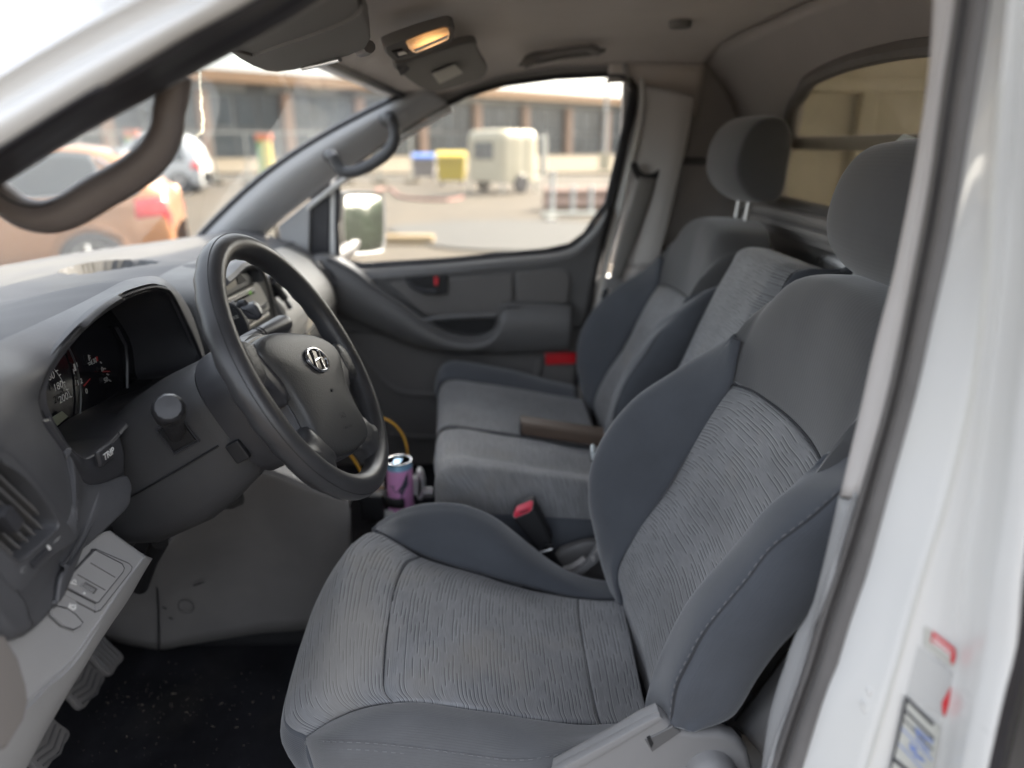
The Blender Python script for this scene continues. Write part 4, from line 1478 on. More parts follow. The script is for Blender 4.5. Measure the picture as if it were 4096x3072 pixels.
va = [V((-.150 + .165 - (.0905 * y + .005), y, .802)) for y in (1.243, 1.3, 1.5, 1.7, 1.9, 2.0)]
sheet('cushion_valance', [va, [p + V((-.004, 0, -.04)) for p in va], [p + V((.03, 0, -.12)) for p in va]], 24, 8, M['bolster'], bench, (-2, 1.6, .8), .008)
bm = bmesh.new()
add_box(bm, (.09, 1.62, .63), (.36, .70, .17), .02)
obj('seat_plinth', bm, M['black'], bench)
# ================================================================== DASHBOARD
dash = thing('dashboard', 'dark grey dashboard with instrument hood, air vent and centre radio stack', 'dashboard', (-.6, 1.29, 1.1))


HOOD_TOP = [(660, 1122), (605, 1104), (500, 1122), (400, 1173), (270, 1238), (100, 1317)]


def lerp_table(P, x):
    if x <= P[0][0]: return P[0][1]
    for a, b in zip(P, P[1:]):
        if x <= b[0]:
            f = (x - a[0]) / (b[0] - a[0]); f = f * f * (3 - 2 * f)
            return a[1] + (b[1] - a[1]) * f
    return P[-1][1]


CREST = [(.45, 1.288), (.6, 1.305), (.7, 1.314), (.85, 1.321), (.95, 1.330), (1.015, 1.326), (1.06, 1.302), (1.10, 1.276), (1.14, 1.277), (1.2, 1.290), (1.29, 1.296), (1.38, 1.291), (1.44, 1.280), (1.5, 1.262), (1.6, 1.250), (2.06, 1.236)]
REAR = [(.45, -.50), (1.06, -.50), (1.12, -.53), (1.2, -.525), (1.38, -.525), (1.46, -.56), (1.52, -.585), (2.06, -.585)]


_h = sorted((at(px, py, x=-.502).y, at(px, py, x=-.502).z) for px, py in HOOD_TOP)
CREST = [(.40, 1.285), (.60, 1.302)] + [(y, z - .002) for y, z in _h if .66 < y < 1.055] + [c for c in CREST if c[0] > 1.07]


def dash_z(x, y):
    xb, xr = wbase(y).x - .02, lerp_table(REAR, y)
    f = (x - xb) / (xr - xb)
    z = 1.256 + .020 * min(f / .45, 1)
    if f > .45:
        g = (f - .45) / .55; g = g * g * (3 - 2 * g)
        z = z + (lerp_table(CREST, y) - z) * g
    return z


rows = []
TC, TR = V((-.742, 1.395, 0)), (.088, .105)
for i in range(150):
    y = .46 + i * (2.07 - .46) / 149
    xb, xr = wbase(min(max(y, .5), 2.05)).x - .03, lerp_table(REAR, y)
    r = []
    for j in range(90):
        x = xb + (xr - xb) * j / 89
        z = dash_z(x, y)
        d = math.sqrt(((x - TC.x) / TR[0]) ** 2 + ((y - TC.y) / TR[1]) ** 2)
        if d < 1:
            z -= .06 * min(1, (1 - d) / .10) ** .7
        elif d < 1.12:
            z += .0015 * (1.12 - d) / .12
        r.append(V((x, y, z + .0012 * mnoise.noise(V((x * 5, y * 5, 0))))))
    rows.append(r)
o = grid_obj('dash_top', rows, M['dashtop'], dash, sharp=60)
face_to(o, (-.5, .9, 4)); solid(o, .006)
bm = bmesh.new()
add_prism(bm, [V((x, .465, z)) for x, z in ((-1.0, 1.245), (-.75, 1.272), (-.5, 1.278), (-.44, 1.22), (-.435, 1.05), (-.47, .95), (-.56, .82), (-.85, .60), (-1.05, .60))], (0, .025, 0), .004)
obj('dash_end_panel', bm, M['trim_dark'], dash)
# passenger side: rolled down face, lofted along the van
prof = [(-.585, 0), (-.555, -.012), (-.515, -.034), (-.478, -.07), (-.456, -.11), (-.450, -.15), (-.458, -.20), (-.485, -.25), (-.53, -.30), (-.56, -.36), (-.60, -.50)]
rows = []
for y in (1.50, 1.54, 1.65, 1.8, 1.92, 1.97, 2.0, 2.015):
    e = max(0, (y - 1.90) / .115)
    rows.append([V((x - .035 * e ** 3 - .035 * max(0, (1.54 - y) / .04) * 0, y, lerp_table(CREST, y) + z)) for x, z in prof])
M['dash_sunlit'] = mat('sunlit_dash_plastic', (.48, .465, .43), .55, grain=(650, .2, 'voronoi'), var=(5, .07))  # the dash's own grey, lightened and warmed to carry sunlight on this face
sheet('glovebox_fascia', rows, 44, 30, M['dash_sunlit'], dash, (2, 1.7, 1.6), .006, even=False)
bm = bmesh.new()
add_prism(bm, [V((x - .01, 2.0, 1.238 + z)) for x, z in prof] + [V((-.8, 2.0, .74)), V((-.85, 2.0, 1.23))], (0, .05, 0), .004)
obj('fascia_end_cap', bm, M['trim_dark'], dash)
# end vent on the passenger side
bm = bmesh.new()
add_dome(bm, closed([V((-.498, 1.945, 1.195)), V((-.470, 1.945, 1.165)), V((-.456, 1.945, 1.13)), V((-.456, 1.985, 1.13)), V((-.470, 1.985, 1.165)), V((-.498, 1.985, 1.195))], 30), (1, 0, .5), [(1.0, .0), (1.0, .004), (.92, .005), (.88, .0)], mi=0)
obj('passenger_air_vent', bm, M['smooth_dark'], dash)
bm = bmesh.new()
for y in (1.60, 1.62):
    pass
add_tube(bm, [V((-.4565 + .001, 1.56, 1.125)), V((-.4565 + .001, 1.75, 1.122)), V((-.458, 1.86, 1.121))], .0022, 6)
add_tube(bm, [V((-.449, 1.54, 1.085)), V((-.449, 1.75, 1.083)), V((-.4515, 1.99, 1.08))], .0025, 6)
obj('glovebox_seam', bm, M['black'], dash)

# --- hood face around the instruments
pairs = [((815, 1480, -.475), (806, 1470)), ((806, 1400, -.485), (796, 1415)), ((775, 1280, -.495), (741, 1289)), ((722, 1185, -.50), (685, 1178)), ((660, 1122, -.502), (650, 1155)), ((605, 1104, -.502), (605, 1150)), ((500, 1122, -.502), (525, 1172)), ((400, 1173, -.502), (432, 1215)), ((270, 1238, -.502), (340, 1289)), ((100, 1317, -.50), (247, 1394)), ((-40, 1390, -.49), (195, 1470)), ((-120, 1530, -.45), (170, 1520)), ((-115, 1720, -.427), (152, 1575)), ((-6, 1815, -.426), (148, 1598)), ((32, 1835, -.426), (150, 1620)), ((115, 1915, -.426), (160, 1660)), ((168, 1980, -.426), (172, 1685)), ((223, 2055, -.426), (190, 1710)), ((276, 2122, -.426), (216, 1746)), ((284, 2142, -.426), (240, 1780)), ((280, 2158, -.426), (278, 1826)), ((262, 2172, -.426), (300, 1868)), ((208, 2212, -.426), (318, 1902)), ((150, 2258, -.426), (328, 1920)), ((68, 2362, -.426), (336, 1930)), ((66, 2460, -.425), (341, 1934)), ((71, 2550, -.425), (346, 1937)), ((141, 2507, -.425), (354, 1940)), ((205, 2437, -.425), (363, 1942)), ((215, 2380, -.425), (385, 1941)), ((233, 2296, -.425), (400, 1938)), ((283, 2239, -.425), (415, 1934)), ((396, 2140, -.428), (440, 1926)), ((505, 2034, -.43), (470, 1913)), ((512, 1995, -.434), (499, 1902))]
XL = -.46
outer = [at(a[0], a[1], x=a[2]) for a, b in pairs]
inner = [at(b[0], b[1], x=XL + (.012 if b[1] > 1800 else 0)) for a, b in pairs]
n = 90
OUT, INN = resample(outer, n, even=False), resample(inner, n, even=False)
m1 = [a.lerp(b, .12) + V((.003, 0, .0)) for a, b in zip(OUT, INN)]
m2 = [a.lerp(b, .5) + V((.006, 0, .0)) for a, b in zip(OUT, INN)]
m3 = [a.lerp(b, .9) + V((.004, 0, .0)) for a, b in zip(OUT, INN)]
inn2 = [p + V((-.006, 0, 0)) for p in INN]
bm = bmesh.new()
add_grid(bm, patch([OUT, m1, m2, m3, INN, inn2], 180, 36, even=False))
o = obj('instrument_hood', bm, M['dash'], dash, kind='keep')
face_to(o, (3, .8, 1.4)); solid(o, .005)
bm = bmesh.new()
add_tube(bm, [p + V((.0006, 0, 0)) for p in resample(inner[:20], 90)], .0022, 6)
obj('hood_gap', bm, M['black'], dash)
# seam between the top and the near end
# --- instrument window: gloss rim, tunnel, dial face
win_px = [(191, 1517), (182, 1585), (204, 1672), (247, 1740), (285, 1793), (315, 1816), (346, 1820), (432, 1764), (469, 1727), (556, 1641), (680, 1570), (785, 1500), (782, 1456), (766, 1332), (712, 1221), (673, 1174), (617, 1157), (537, 1184), (432, 1246), (340, 1320), (247, 1425)]
W0 = closed(L(win_px, x=XL - .004), 110)
W1 = [p + V((-.012, 0, 0)) for p in W0]
c = sum(W0, V()) / len(W0)
W2 = [c + (p - c) * .97 + V((-.090, 0, -.012)) for p in W0]
bm = bmesh.new()
lipo = closed(L([(b[0], b[1]) for a, b in pairs[:14]] + [(235, 1765), (270, 1815), (320, 1850), (360, 1840), (440, 1785), (480, 1745), (560, 1660), (690, 1590), (800, 1510)], x=XL - .003), 110)
# line both loops up by angle
k0 = min(range(110), key=lambda k: (lipo[k] - W0[0]).length)
lip = lipo[k0:] + lipo[:k0]
if (lip[3] - W0[3]).length > (lip[-3] - W0[3]).length:
    lip = [lip[0]] + list(reversed(lip[1:]))
def nearest_loop(W, Ls):
    return [min((resample([a, b], 6)[q] for a, b in zip(Ls, Ls[1:] + Ls[:1]) for q in range(0, 6, 2)), key=lambda p: (p - w).length) for w in W]
lip = nearest_loop(W0, lip)
ring_sheet(bm, [lip, [a.lerp(b, .5) + V((.004, 0, 0)) for a, b in zip(lip, W0)], W0, W1, W2])
o = obj('instrument_bezel', bm, M['smooth_dark'], dash)
bm = bmesh.new()
bm.faces.new([bm.verts.new(p + V((-.001, 0, 0))) for p in [c + (p - c) * 1.02 + V((-.0895, 0, -.012)) for p in W0]])
face = obj('dial_face', bm, M['piano'], dash, smooth=False)
XF = XL - .004 - .088
M['dial'] = mat('dial_print_dark', (.025, .025, .028), .35)
M['tick'] = mat('dial_print', (.62, .62, .60), .6)
M['needle'] = mat('red_needle', (.5, .03, .03), .5)
YD, ZD = V((0, 1, 0)), V((0, 0, 1))
c5 = lambda x, y: (x / 1.62, 900 + y / 1.62)


def dial_text(s, x, y, size):
    text_obj(s, size, at(*c5(x, y), x=XF + .0008), YD, ZD, M['tick'], face, 'dial_number', .0002)


for s, x, y, z in (('180', 378, 1045, .0135), ('200', 412, 1122, .0135), ('160', 322, 985, .0135), ('1', 478, 951, .010), ('1/2', 517, 1018, .010), ('0', 561, 1078, .010), ('130', 608, 884, .010), ('0', 663, 937, .010), ('50', 686, 1005, .010)):
    dial_text(s, x, y, z)
bm = bmesh.new()
arc = [(345, 925), (372, 960), (398, 1000), (422, 1045), (443, 1085), (462, 1118)]
add_tube(bm, L([c5(*p) for p in arc], x=XF + .0006), .0004, 4)
for a, b in (((360, 948), (374, 942)), ((383, 975), (392, 968)), ((402, 1024), (420, 1018)), ((428, 1068), (442, 1064)), ((448, 1116), (466, 1112)), ((650, 887), (657, 896)), ((670, 932), (684, 930)), ((692, 966), (704, 970)), ((704, 1004), (718, 1012))):
    add_tube(bm, L([c5(*a), c5(*b)], x=XF + .0008), .0008, 4)
obj('dial_scale', bm, M['tick'], face)
for a, b in (((545, 1042), (584, 996)), ((667, 950), (711, 948))):
    bm = bmesh.new()
    add_tube(bm, L([c5(*a), c5(*b)], x=XF + .003), [.0009, .0005], 6)
    obj('needle', bm, M['needle'], face)
bm = bmesh.new()
p = at(*c5(628, 868), x=XF + .0008)
add_box(bm, p, (.0006, .0035, .006))
obj('red_zone', bm, M['needle'], face, smooth=False)
# little symbols: fuel pump, thermometer
bm = bmesh.new()
p = at(*c5(487, 917), x=XF + .0008)
add_box(bm, p, (.0006, .0055, .008)); add_box(bm, p + V((0, .0045, .001)), (.0006, .0012, .006)); add_box(bm, p + V((0, .0, -.0048)), (.0006, .008, .0012))
q = at(*c5(578, 870), x=XF + .0008)
add_box(bm, q + V((0, 0, .002)), (.0006, .0014, .008)); add_box(bm, q + V((0, .002, .004)), (.0006, .003, .001)); add_box(bm, q + V((0, .002, .001)), (.0006, .003, .001)); add_box(bm, q + V((0, 0, -.0045)), (.0006, .009, .001)); add_box(bm, q + V((0, .001, -.007)), (.0006, .008, .001))
obj('dial_symbol', bm, M['tick'], face, smooth=False)
# raised dial rings
bm = bmesh.new()
pc = at(*c5(215, 1130), x=XF)
rad = (at(*c5(515, 1080), x=XF) - pc).length
add_tube(bm, [pc + V((.0015, rad * math.cos(a), rad * math.sin(a))) for a in [math.radians(-60 + 4 * k) for k in range(30)]], .0012, 5)
obj('dial_ring', bm, M['smooth_dark'], face)
# partition on the dial and odometer glass
bm = bmesh.new()
add_tube(bm, L([c5(752, 660), c5(815, 780), c5(824, 900), c5(824, 1060), c5(790, 1100)], x=XF + .002), .0022, 6)
obj('dial_partition', bm, M['smooth_dark'], face)
bm = bmesh.new()
add_prism(bm, L([c5(330, 1250), c5(400, 1205), c5(440, 1240), c5(370, 1300)], x=XF + .001), (.0006, 0, 0))
M['lcd'] = mat('grey_green_display', (.20, .21, .15), .3)
obj('odometer_display', bm, M['lcd'], face, smooth=False)
# gloss black fascia with the trip button
fo = L([(167, 1678), (216, 1746), (278, 1826), (320, 1912), (363, 1943), (430, 1931), (499, 1901)], x=XL + .010)
fi = L([(200, 1668), (240, 1742), (283, 1800), (318, 1822), (352, 1824), (434, 1768), (476, 1726)], x=XL - .002)
sheet('lower_fascia', [fo, [a.lerp(b, .5) + V((.003, 0, 0)) for a, b in zip(fo, fi)], fi], 40, 10, M['smooth_dark'], dash, (3, .8, 1.4), .004)
bp = at(*c5(677, 1487), x=XL + .0125)
bm = bmesh.new()
add_box(bm, bp, (.008, .030, .020), .004)
tb = obj('trip_button', bm, M['smooth_dark'], dash)
text_obj('TRIP', .0115, bp + V((.0046, .001, 0)), YD, ZD, M['print_white'], tb)

# --- near end: vent panel
cb = lambda x, y: (x / 2.37, 1750 + y / 2.37)
XV = -.418
vb = [(-90, 40), (0, 118), (100, 165), (300, 365), (430, 520), (560, 700), (690, 870), (708, 930), (700, 985), (660, 1022), (530, 1120), (390, 1232), (190, 1478), (0, 1290), (-160, 1150), (-260, 700), (-200, 200)]
VB = L([cb(*p) for p in vb], x=XV)
bm = bmesh.new()
VB2 = closed(VB, 90)
hole_ = [(-120, 170), (0, 262), (90, 310), (250, 440), (380, 600), (480, 745), (510, 800), (508, 850), (470, 890), (320, 1030), (160, 1160), (120, 1160), (0, 1060), (-150, 900), (-220, 500)]
VH = closed(L([cb(*p) for p in hole_], x=XV + .001), 90)
VH = nearest_loop(VB2, VH) if False else VH
# match the loops by direction from the vent's middle
vc = sum(VH, V()) / len(VH)
def by_angle(Ls, c, n=90, offs=0):
    out = []
    for k in range(n):
        a = 2 * math.pi * k / n
        d = V((0, math.cos(a), math.sin(a)))
        best = None
        for p, q in zip(Ls, Ls[1:] + Ls[:1]):
            # segment meets the ray
            u, w = p - c, q - c
            cr1, cr2 = d.y * u.z - d.z * u.y, d.y * w.z - d.z * w.y
            if cr1 * cr2 <= 0 and abs(cr1 - cr2) > 1e-12:
                s = cr1 / (cr1 - cr2)
                h = u.lerp(w, s)
                if h.y * d.y + h.z * d.z > 0 and (best is None or h.length > best.length):
                    best = h
        out.append(c + best if best else c)
    return out
B1, H1 = by_angle(VB2, vc), by_angle(VH, vc)
ring_sheet(bm, [[p + V((-.018, 0, 0)) for p in B1], [p + V((-.003, 0, 0)) for p in B1], [a.lerp(b, .06) + V((.0, 0, 0)) for a, b in zip(B1, H1)], [a.lerp(b, .85) + V((.001, 0, 0)) for a, b in zip(B1, H1)], [a.lerp(b, .95) + V((.004, 0, 0)) for a, b in zip(B1, H1)], [p + V((.002, 0, 0)) for p in H1], [p + V((-.05, 0, 0)) for p in H1]])
obj('vent_surround', bm, M['dash'], dash)
bm = bmesh.new()
bm.faces.new([bm.verts.new(p + V((-.048, 0, 0))) for p in H1])
obj('vent_throat', bm, M['black'], dash, smooth=False)
for a, b in (((-120, 250), (520, 850)), ((-160, 330), (440, 890)), ((-180, 440), (370, 952)), ((-200, 560), (300, 1010)), ((-210, 680), (225, 1080)), ((-210, 800), (160, 1140))):
    P = [at(*cb(*a), x=XV - .008), at(*cb(*b), x=XV - .008)]
    d = (P[1] - P[0]).normalized()
    s = V((1, 0, 0)).cross(d)
    bm = bmesh.new()
    add_prism(bm, [P[0] - s * .0014, P[1] - s * .0014, P[1] + s * .0014, P[0] + s * .0014], (-.009, 0, 0), .0006, 1)
    obj('vent_slat', bm, M['trim_dark'], dash)
bm = bmesh.new()
k = at(*cb(30, 775), x=XV - .002)
d = (at(*cb(105, 850), x=XV) - at(*cb(-40, 680), x=XV))
R_ = Matrix.Rotation(math.atan2(d.z, d.y), 3, 'X')
add_box(bm, k, (.016, d.length, .013), .003, rot=R_)
for q in range(9):
    add_box(bm, k + d * ((q - 4) / 10) + V((.0085, 0, 0)), (.002, .0022, .012), .0, rot=R_)
obj('vent_slider', bm, M['smooth_dark'], dash)
bm = bmesh.new()
w = [at(*cb(*p), x=XV + .0005) for p in ((262, 1190), (440, 1022), (478, 1062), (295, 1238))]
add_prism(bm, w, (.004, 0, 0), .0015)
wl = obj('vent_thumbwheel', bm, M['smooth_dark'], dash)
bm = bmesh.new()
add_prism(bm, [at(*cb(*p), x=XV + .0048) for p in ((436, 1026), (452, 1018), (478, 1054), (462, 1068))], (.001, 0, 0))
obj('white_mark', bm, M['print_white'], wl, smooth=False)
bm = bmesh.new()
for t in range(3):
    add_tube(bm, L([cb(508 + 14 * t, 1000 - 10 * t), cb(520 + 16 * t, 990 - 12 * t), cb(528 + 14 * t, 972 - 12 * t), cb(545 + 14 * t, 960 - 12 * t)], x=XV + .0012), .0006, 4)
add_tube(bm, L([cb(205, 1240), cb(250, 1225), cb(235, 1275), cb(200, 1280), cb(205, 1240)], x=XV + .0012), .0006, 4)
M['etched'] = mat('etched_symbol', (.2, .2, .2), .6)
obj('airflow_symbol', bm, M['etched'], dash)
# lower wing below the vent, folded under
fw = L([(-84, 2225), (0, 2296), (30, 2322), (56, 2348), (80, 2374), (100, 2400)], x=XV - .002)
fu = L([(-84, 2440), (-20, 2480), (10, 2520), (40, 2548), (71, 2552), (120, 2520)], x=XV - .006)
sheet('dash_wing', [fw, [a.lerp(b, .5) + V((.002, 0, 0)) for a, b in zip(fw, fu)], fu, [p + V((-.05, 0, -.01)) for p in fu]], 20, 14, M['dash'], dash, (3, .3, 1.2), .004)

# --- grey lower panel with switches
gt = [(440, 2122), (396, 2140), (283, 2239), (233, 2296), (215, 2380), (205, 2437), (141, 2507), (71, 2550), (21, 2552), (-80, 2560)]
gb = [(594, 2231), (560, 2290), (500, 2400), (430, 2500), (380, 2575), (310, 2690), (240, 2810), (165, 2950), (95, 3085), (-40, 3330)]
gm = [(585, 2226), (561, 2258), (500, 2342), (424, 2456), (372, 2532), (312, 2620), (250, 2690), (180, 2745), (100, 2830), (-60, 2960)]
GP0 = at(396, 2140, x=-.436)
GPN = (at(71, 2550, x=-.436) - GP0).cross(at(440, 2430, x=-.424) - GP0).normalized()
if GPN.x < 0: GPN = -GPN
GT = [atp(*q, GP0, GPN) for q in gt]; GB = L(gb, x=-.462); GM = [atp(*q, GP0, GPN) for q in gm]
GMB = [a.lerp(b, .5) + V((.006, 0, -.002)) for a, b in zip(GM, GB)]
GX = [p + V((-.03, .01, .004)) for p in GB]
GX2 = [p + V((-.16, .03, .05)) for p in GB]
Gp = patch([GT, [a.lerp(b, .33) for a, b in zip(GT, GM)], [a.lerp(b, .66) for a, b in zip(GT, GM)], [a.lerp(b, .93) for a, b in zip(GT, GM)], GM, GMB, GB, GX, GX2], 60, 70)
o = grid_obj('switch_panel', Gp, M['trim_light'], dash)
face_to(o, (3, .2, 1.6)); solid(o, .005)


def on_panel(px, py, lift=0.001):
    return atp(px, py, GP0 + GPN * lift, GPN)


def plate(name, pts, m, t, bev=.001, lift=.0, parent=dash):
    P = [on_panel(*cb(*p), lift) for p in pts]
    bm = bmesh.new()
    add_prism(bm, P, GPN * t, max(bev, 0), 2)
    return obj(name, bm, m, parent)


plate('switch_recess_line', ((868, 1060), (905, 1058), (1215, 1190), (1250, 1225), (1240, 1265), (950, 1640), (900, 1660), (560, 1480), (548, 1440)), M['trim_dark'], .0008, 0, 0)
plate('switch_recess_plate', ((872, 1068), (905, 1066), (1212, 1198), (1240, 1228), (1232, 1262), (945, 1628), (900, 1646), (570, 1476), (558, 1440)), M['trim_light'], .0012, 0, .0)
ps = plate('switch_blank_panel', ((878, 1078), (905, 1068), (1155, 1195), (1178, 1240), (1165, 1275), (935, 1560), (905, 1572), (620, 1425), (590, 1395), (600, 1365)), M['trim_light'], .0030, .0008, .0)
for a, b in (((860, 1190), (1090, 1325)), ((735, 1300), (995, 1445))):
    bm = bmesh.new()
    P = [on_panel(*cb(a[0] + (b[0] - a[0]) * t / 5, a[1] + (b[1] - a[1]) * t / 5), .0031) for t in range(6)]
    add_tube(bm, P, .0006, 5)
    obj('panel_groove', bm, M['trim_dark'], ps)
wh = plate('dimmer_wheel', ((785, 1372), (900, 1440), (862, 1488), (752, 1415)), M['trim_dark'], .0040, .001, .0)
bm = bmesh.new()
for t in range(10):
    f = t / 9
    a = on_panel(*cb(785 + 110 * f, 1377 + 62 * f), .0042); b = on_panel(*cb(757 + 108 * f, 1412 + 70 * f), .0042)
    add_tube(bm, [a, b], .0005, 4)
obj('wheel_rib', bm, M['trim_light'], wh)
bm = bmesh.new()
P = [on_panel(*cb(x, y), .0034) for x, y in ((685, 1372), (690, 1355), (705, 1350), (718, 1358), (718, 1375))]
add_tube(bm, P, .0007, 4)
for t in range(6):
    add_tube(bm, [on_panel(*cb(664 + 11 * t, 1366 + 5 * t), .0034), on_panel(*cb(670 + 11 * t, 1380 + 3 * t), .0034)], .0007, 4)
add_tube(bm, [on_panel(*cb(795, 1470), .0034), on_panel(*cb(800, 1482), .0034)], .0012, 5)
obj('panel_symbol', bm, M['print_white'], ps)
rl = plate('round_switch_ring', ((520, 1500), (600, 1495), (700, 1545), (800, 1680), (815, 1760), (780, 1810), (690, 1850), (560, 1800), (440, 1680), (450, 1580)), M['trim_light'], .0016, .0006, 0)
rsw = plate('rear_fog_switch', ((515, 1595), (640, 1620), (720, 1680), (785, 1750), (760, 1790), (690, 1825), (580, 1790), (470, 1690), (470, 1630)), M['trim_light'], .0030, .0010, .0)
bm = bmesh.new()
P = [on_panel(*cb(x, y), .0020) for x, y in ((655, 1600), (672, 1625), (705, 1625), (715, 1605))]
add_tube(bm, resample(P, 9), .0014, 5)
for x in (668, 690, 712):
    add_tube(bm, [on_panel(*cb(x - 6, 1580 + (x - 690) * .3), .0020), on_panel(*cb(x, 1592), .0020), on_panel(*cb(x - 4, 1603), .0020)], .0007, 4)
add_tube(bm, [on_panel(*cb(655, 1592), .0020), on_panel(*cb(722, 1590), .0020)], .0007, 4)
obj('fog_lamp_symbol', bm, M['print_white'], rl)
def outline(pts, lift, parent, r=.0007):
    P = [on_panel(*cb(*p), lift) for p in pts]
    b2_ = bmesh.new(); add_tube(b2_, P + [P[0]], r, 5, cap=False)
    return obj('panel_groove', b2_, M['smooth_dark'], parent)


outline(((878, 1078), (905, 1068), (1155, 1195), (1178, 1240), (1165, 1275), (935, 1560), (905, 1572), (620, 1425), (590, 1395), (600, 1365)), .0028, ps)
outline(((868, 1060), (905, 1058), (1215, 1190), (1250, 1225), (1240, 1265), (950, 1640), (900, 1660)), .0008, dash, .0005)
outline(((515, 1595), (640, 1620), (720, 1680), (785, 1750), (760, 1790), (690, 1825), (580, 1790), (470, 1690), (470, 1630)), .0030, rsw, .0006)
# end cap at the door side
ec = L([(-120, 2480), (0, 2505), (50, 2590), (80, 2690), (90, 2760), (70, 2840), (20, 2920), (0, 2950), (-120, 3000)], x=-.408)
ec = [p + V((0, -.012, 0)) for p in ec]
bm = bmesh.new()
M['cap'] = mat('taupe_end_cap', (.19, .175, .165), .6, var=(6, .06))
add_prism(bm, ec, (.014, 0, 0), .005, 3)
obj('dash_end_cap', bm, M['cap'], dash)

# --- console side (knee) panel, centre console, dark void behind
kt = [(520, 2330), (560, 2262), (593, 2232), (640, 2210), (690, 2150), (740, 2098), (850, 2040), (960, 1962), (1040, 1890), (1120, 1905), (1200, 1938), (1330, 1985), (1385, 2004), (1400, 2030)]
kb = [(380, 2545), (430, 2562), (530, 2582), (640, 2599), (740, 2582), (848, 2564), (950, 2548), (1059, 2532), (1200, 2522), (1290, 2500), (1340, 2470), (1380, 2440), (1395, 2420), (1404, 2400)]
YK = 1.16
KT = resample(L([(p[0], p[1], YK - .02 * (i > 2)) for i, p in enumerate(kt)], y=YK), 30)
KB = resample(L([(p[0], p[1], YK + .02) for p in kb], y=YK), 30)
KM = [a.lerp(b, .5) + V((0, .02 * math.sin(math.pi * i / 29), 0)) for i, (a, b) in enumerate(zip(KT, KB))]
KR = [p + V((0, .012, .004)) for p in KT]
KI = [p + V((0, .05, -.004)) for p in KT]
o = sheet('knee_panel', [KI, KR, KT, [a.lerp(b, .07) + V((0, -.003, 0)) for a, b in zip(KT, KB)], KM, KB], 50, 30, M['knee'], dash, (0, 0, 1.2), .005)
bm = bmesh.new()
sp = [(622, 2281), (634, 2350), (639, 2440), (640, 2520), (640, 2598)]
P = [a - V((0, .0055, 0)) for a in L(sp, y=YK + .012)]
add_tube(bm, P, .0018, 6)
obj('knee_panel_joint', bm, M['black'], dash)
bm = bmesh.new()
for pts in (((778, 2335), (800, 2327), (824, 2320)), ((680, 2462), (690, 2465), (699, 2469)), ((655, 2420), (672, 2428))):
    b2_ = bmesh.new(); add_tube(b2_, [p - V((0, .0065, 0)) for p in L(pts, y=YK + .010)], [.0012, .0020, .0008][:len(pts)], 5, flat=((0, 1, 0), .3))
    obj('scuff_mark', b2_, M['black'], dash)
pc = at(745, 2423, y=YK + .008)
add_tube(bm, [pc + V((.0145 * math.cos(a), -.002, .0145 * math.sin(a))) for a in [k * math.pi / 12 for k in range(25)]], .0007, 5, cap=False)
obj('knee_panel_plug', bm, M['black'], dash)
bm = bmesh.new()
add_box(bm, (-.60, 1.345, .72), (.46, .30, .38), .03)
obj('centre_console', bm, M['black'], dash)
bm = bmesh.new()
add_box(bm, (-.62, .86, 1.06), (.22, .56, .20), .02)
obj('under_dash_box', bm, M['black'], dash)
bm = bmesh.new()
add_tube(bm, [at(640, 2170, y=1.0), at(600, 2240, y=1.02), at(560, 2350, y=1.05)], .013, 10)
obj('column_strut', bm, M['black'], dash)
# --- centre stack
XC = -.470
c9 = lambda x, y: (900 + x / 3.687, 1000 + y / 3.687)
bm = bmesh.new()
sp = [V((XC, 1.115, 1.245)), V((XC, 1.14, 1.272)), V((XC, 1.21, 1.286)), V((XC, 1.30, 1.289)), V((XC, 1.38, 1.284)), V((XC, 1.43, 1.262)), V((XC + .004, 1.45, 1.20)), V((XC + .012, 1.455, 1.05)), V((XC + .012, 1.44, .90)), V((XC + .012, 1.30, .88)), V((XC + .012, 1.13, .90)), V((XC + .012, 1.11, 1.05)), V((XC + .004, 1.105, 1.19))]
loop = closed(sp, 80)
add_dome(bm, loop, (1, 0, 0), [(1.04, -.10), (1.03, -.02), (1.0, .0), (.97, .004), (.94, .004), (.925, .0)], mi=0)
M['stack'] = mat('dark_stack_plastic', (.06, .06, .06), .4, var=(9, .1))
obj('centre_stack', bm, M['stack'], dash)
bm = bmesh.new()
P = [at(*c9(*p), x=XC + .012) for p in ((-60, 470), (60, 370), (180, 255), (300, 215), (380, 225), (430, 300), (455, 460))]
add_tube(bm, resample(P, 24), .009, 8, flat=((1, 0, 0), 1.6))
obj('stack_hood', bm, M['dash'], dash)
radio_l = []


def rpl(name, pts, m, t, lift, parent=dash, bev=.0008):
    bm = bmesh.new()
    add_prism(bm, [at(*c9(*p), x=XC + .004 + lift) for p in pts], (t, 0, 0), bev, 1)
    return obj(name, bm, m, parent)


M['radio'] = mat('silver_radio_face', (.58, .57, .53), .38, metal=.2)
M['cream'] = mat('cream_display', (.60, .57, .50), .4)
rpl('clock_surround', ((-120, 500), (20, 400), (230, 340), (330, 370), (420, 460), (60, 640), (-120, 720)), M['silver'], .004, 0)
rpl('clock_display', ((-60, 480), (20, 440), (125, 370), (160, 520), (75, 578), (-60, 620)), M['cream'], .003, .004)
rpl('clock_visor', ((150, 350), (215, 345), (300, 455), (160, 515)), M['black'], .003, .004)
rd = rpl('radio', ((-120, 760), (55, 650), (420, 480), (470, 520), (560, 690), (620, 860), (500, 960), (300, 1060), (-120, 1200)), M['radio'], .006, 0)
rpl('disc_slot', ((-100, 740), (50, 655), (410, 478), (432, 500), (60, 690), (-100, 772)), M['black'], .002, .006, rd, .0003)
rpl('disc_slot', ((-100, 830), (70, 770), (420, 600), (435, 630), (90, 805), (-100, 870)), M['piano'], .002, .006, rd, .0003)
bm = bmesh.new()
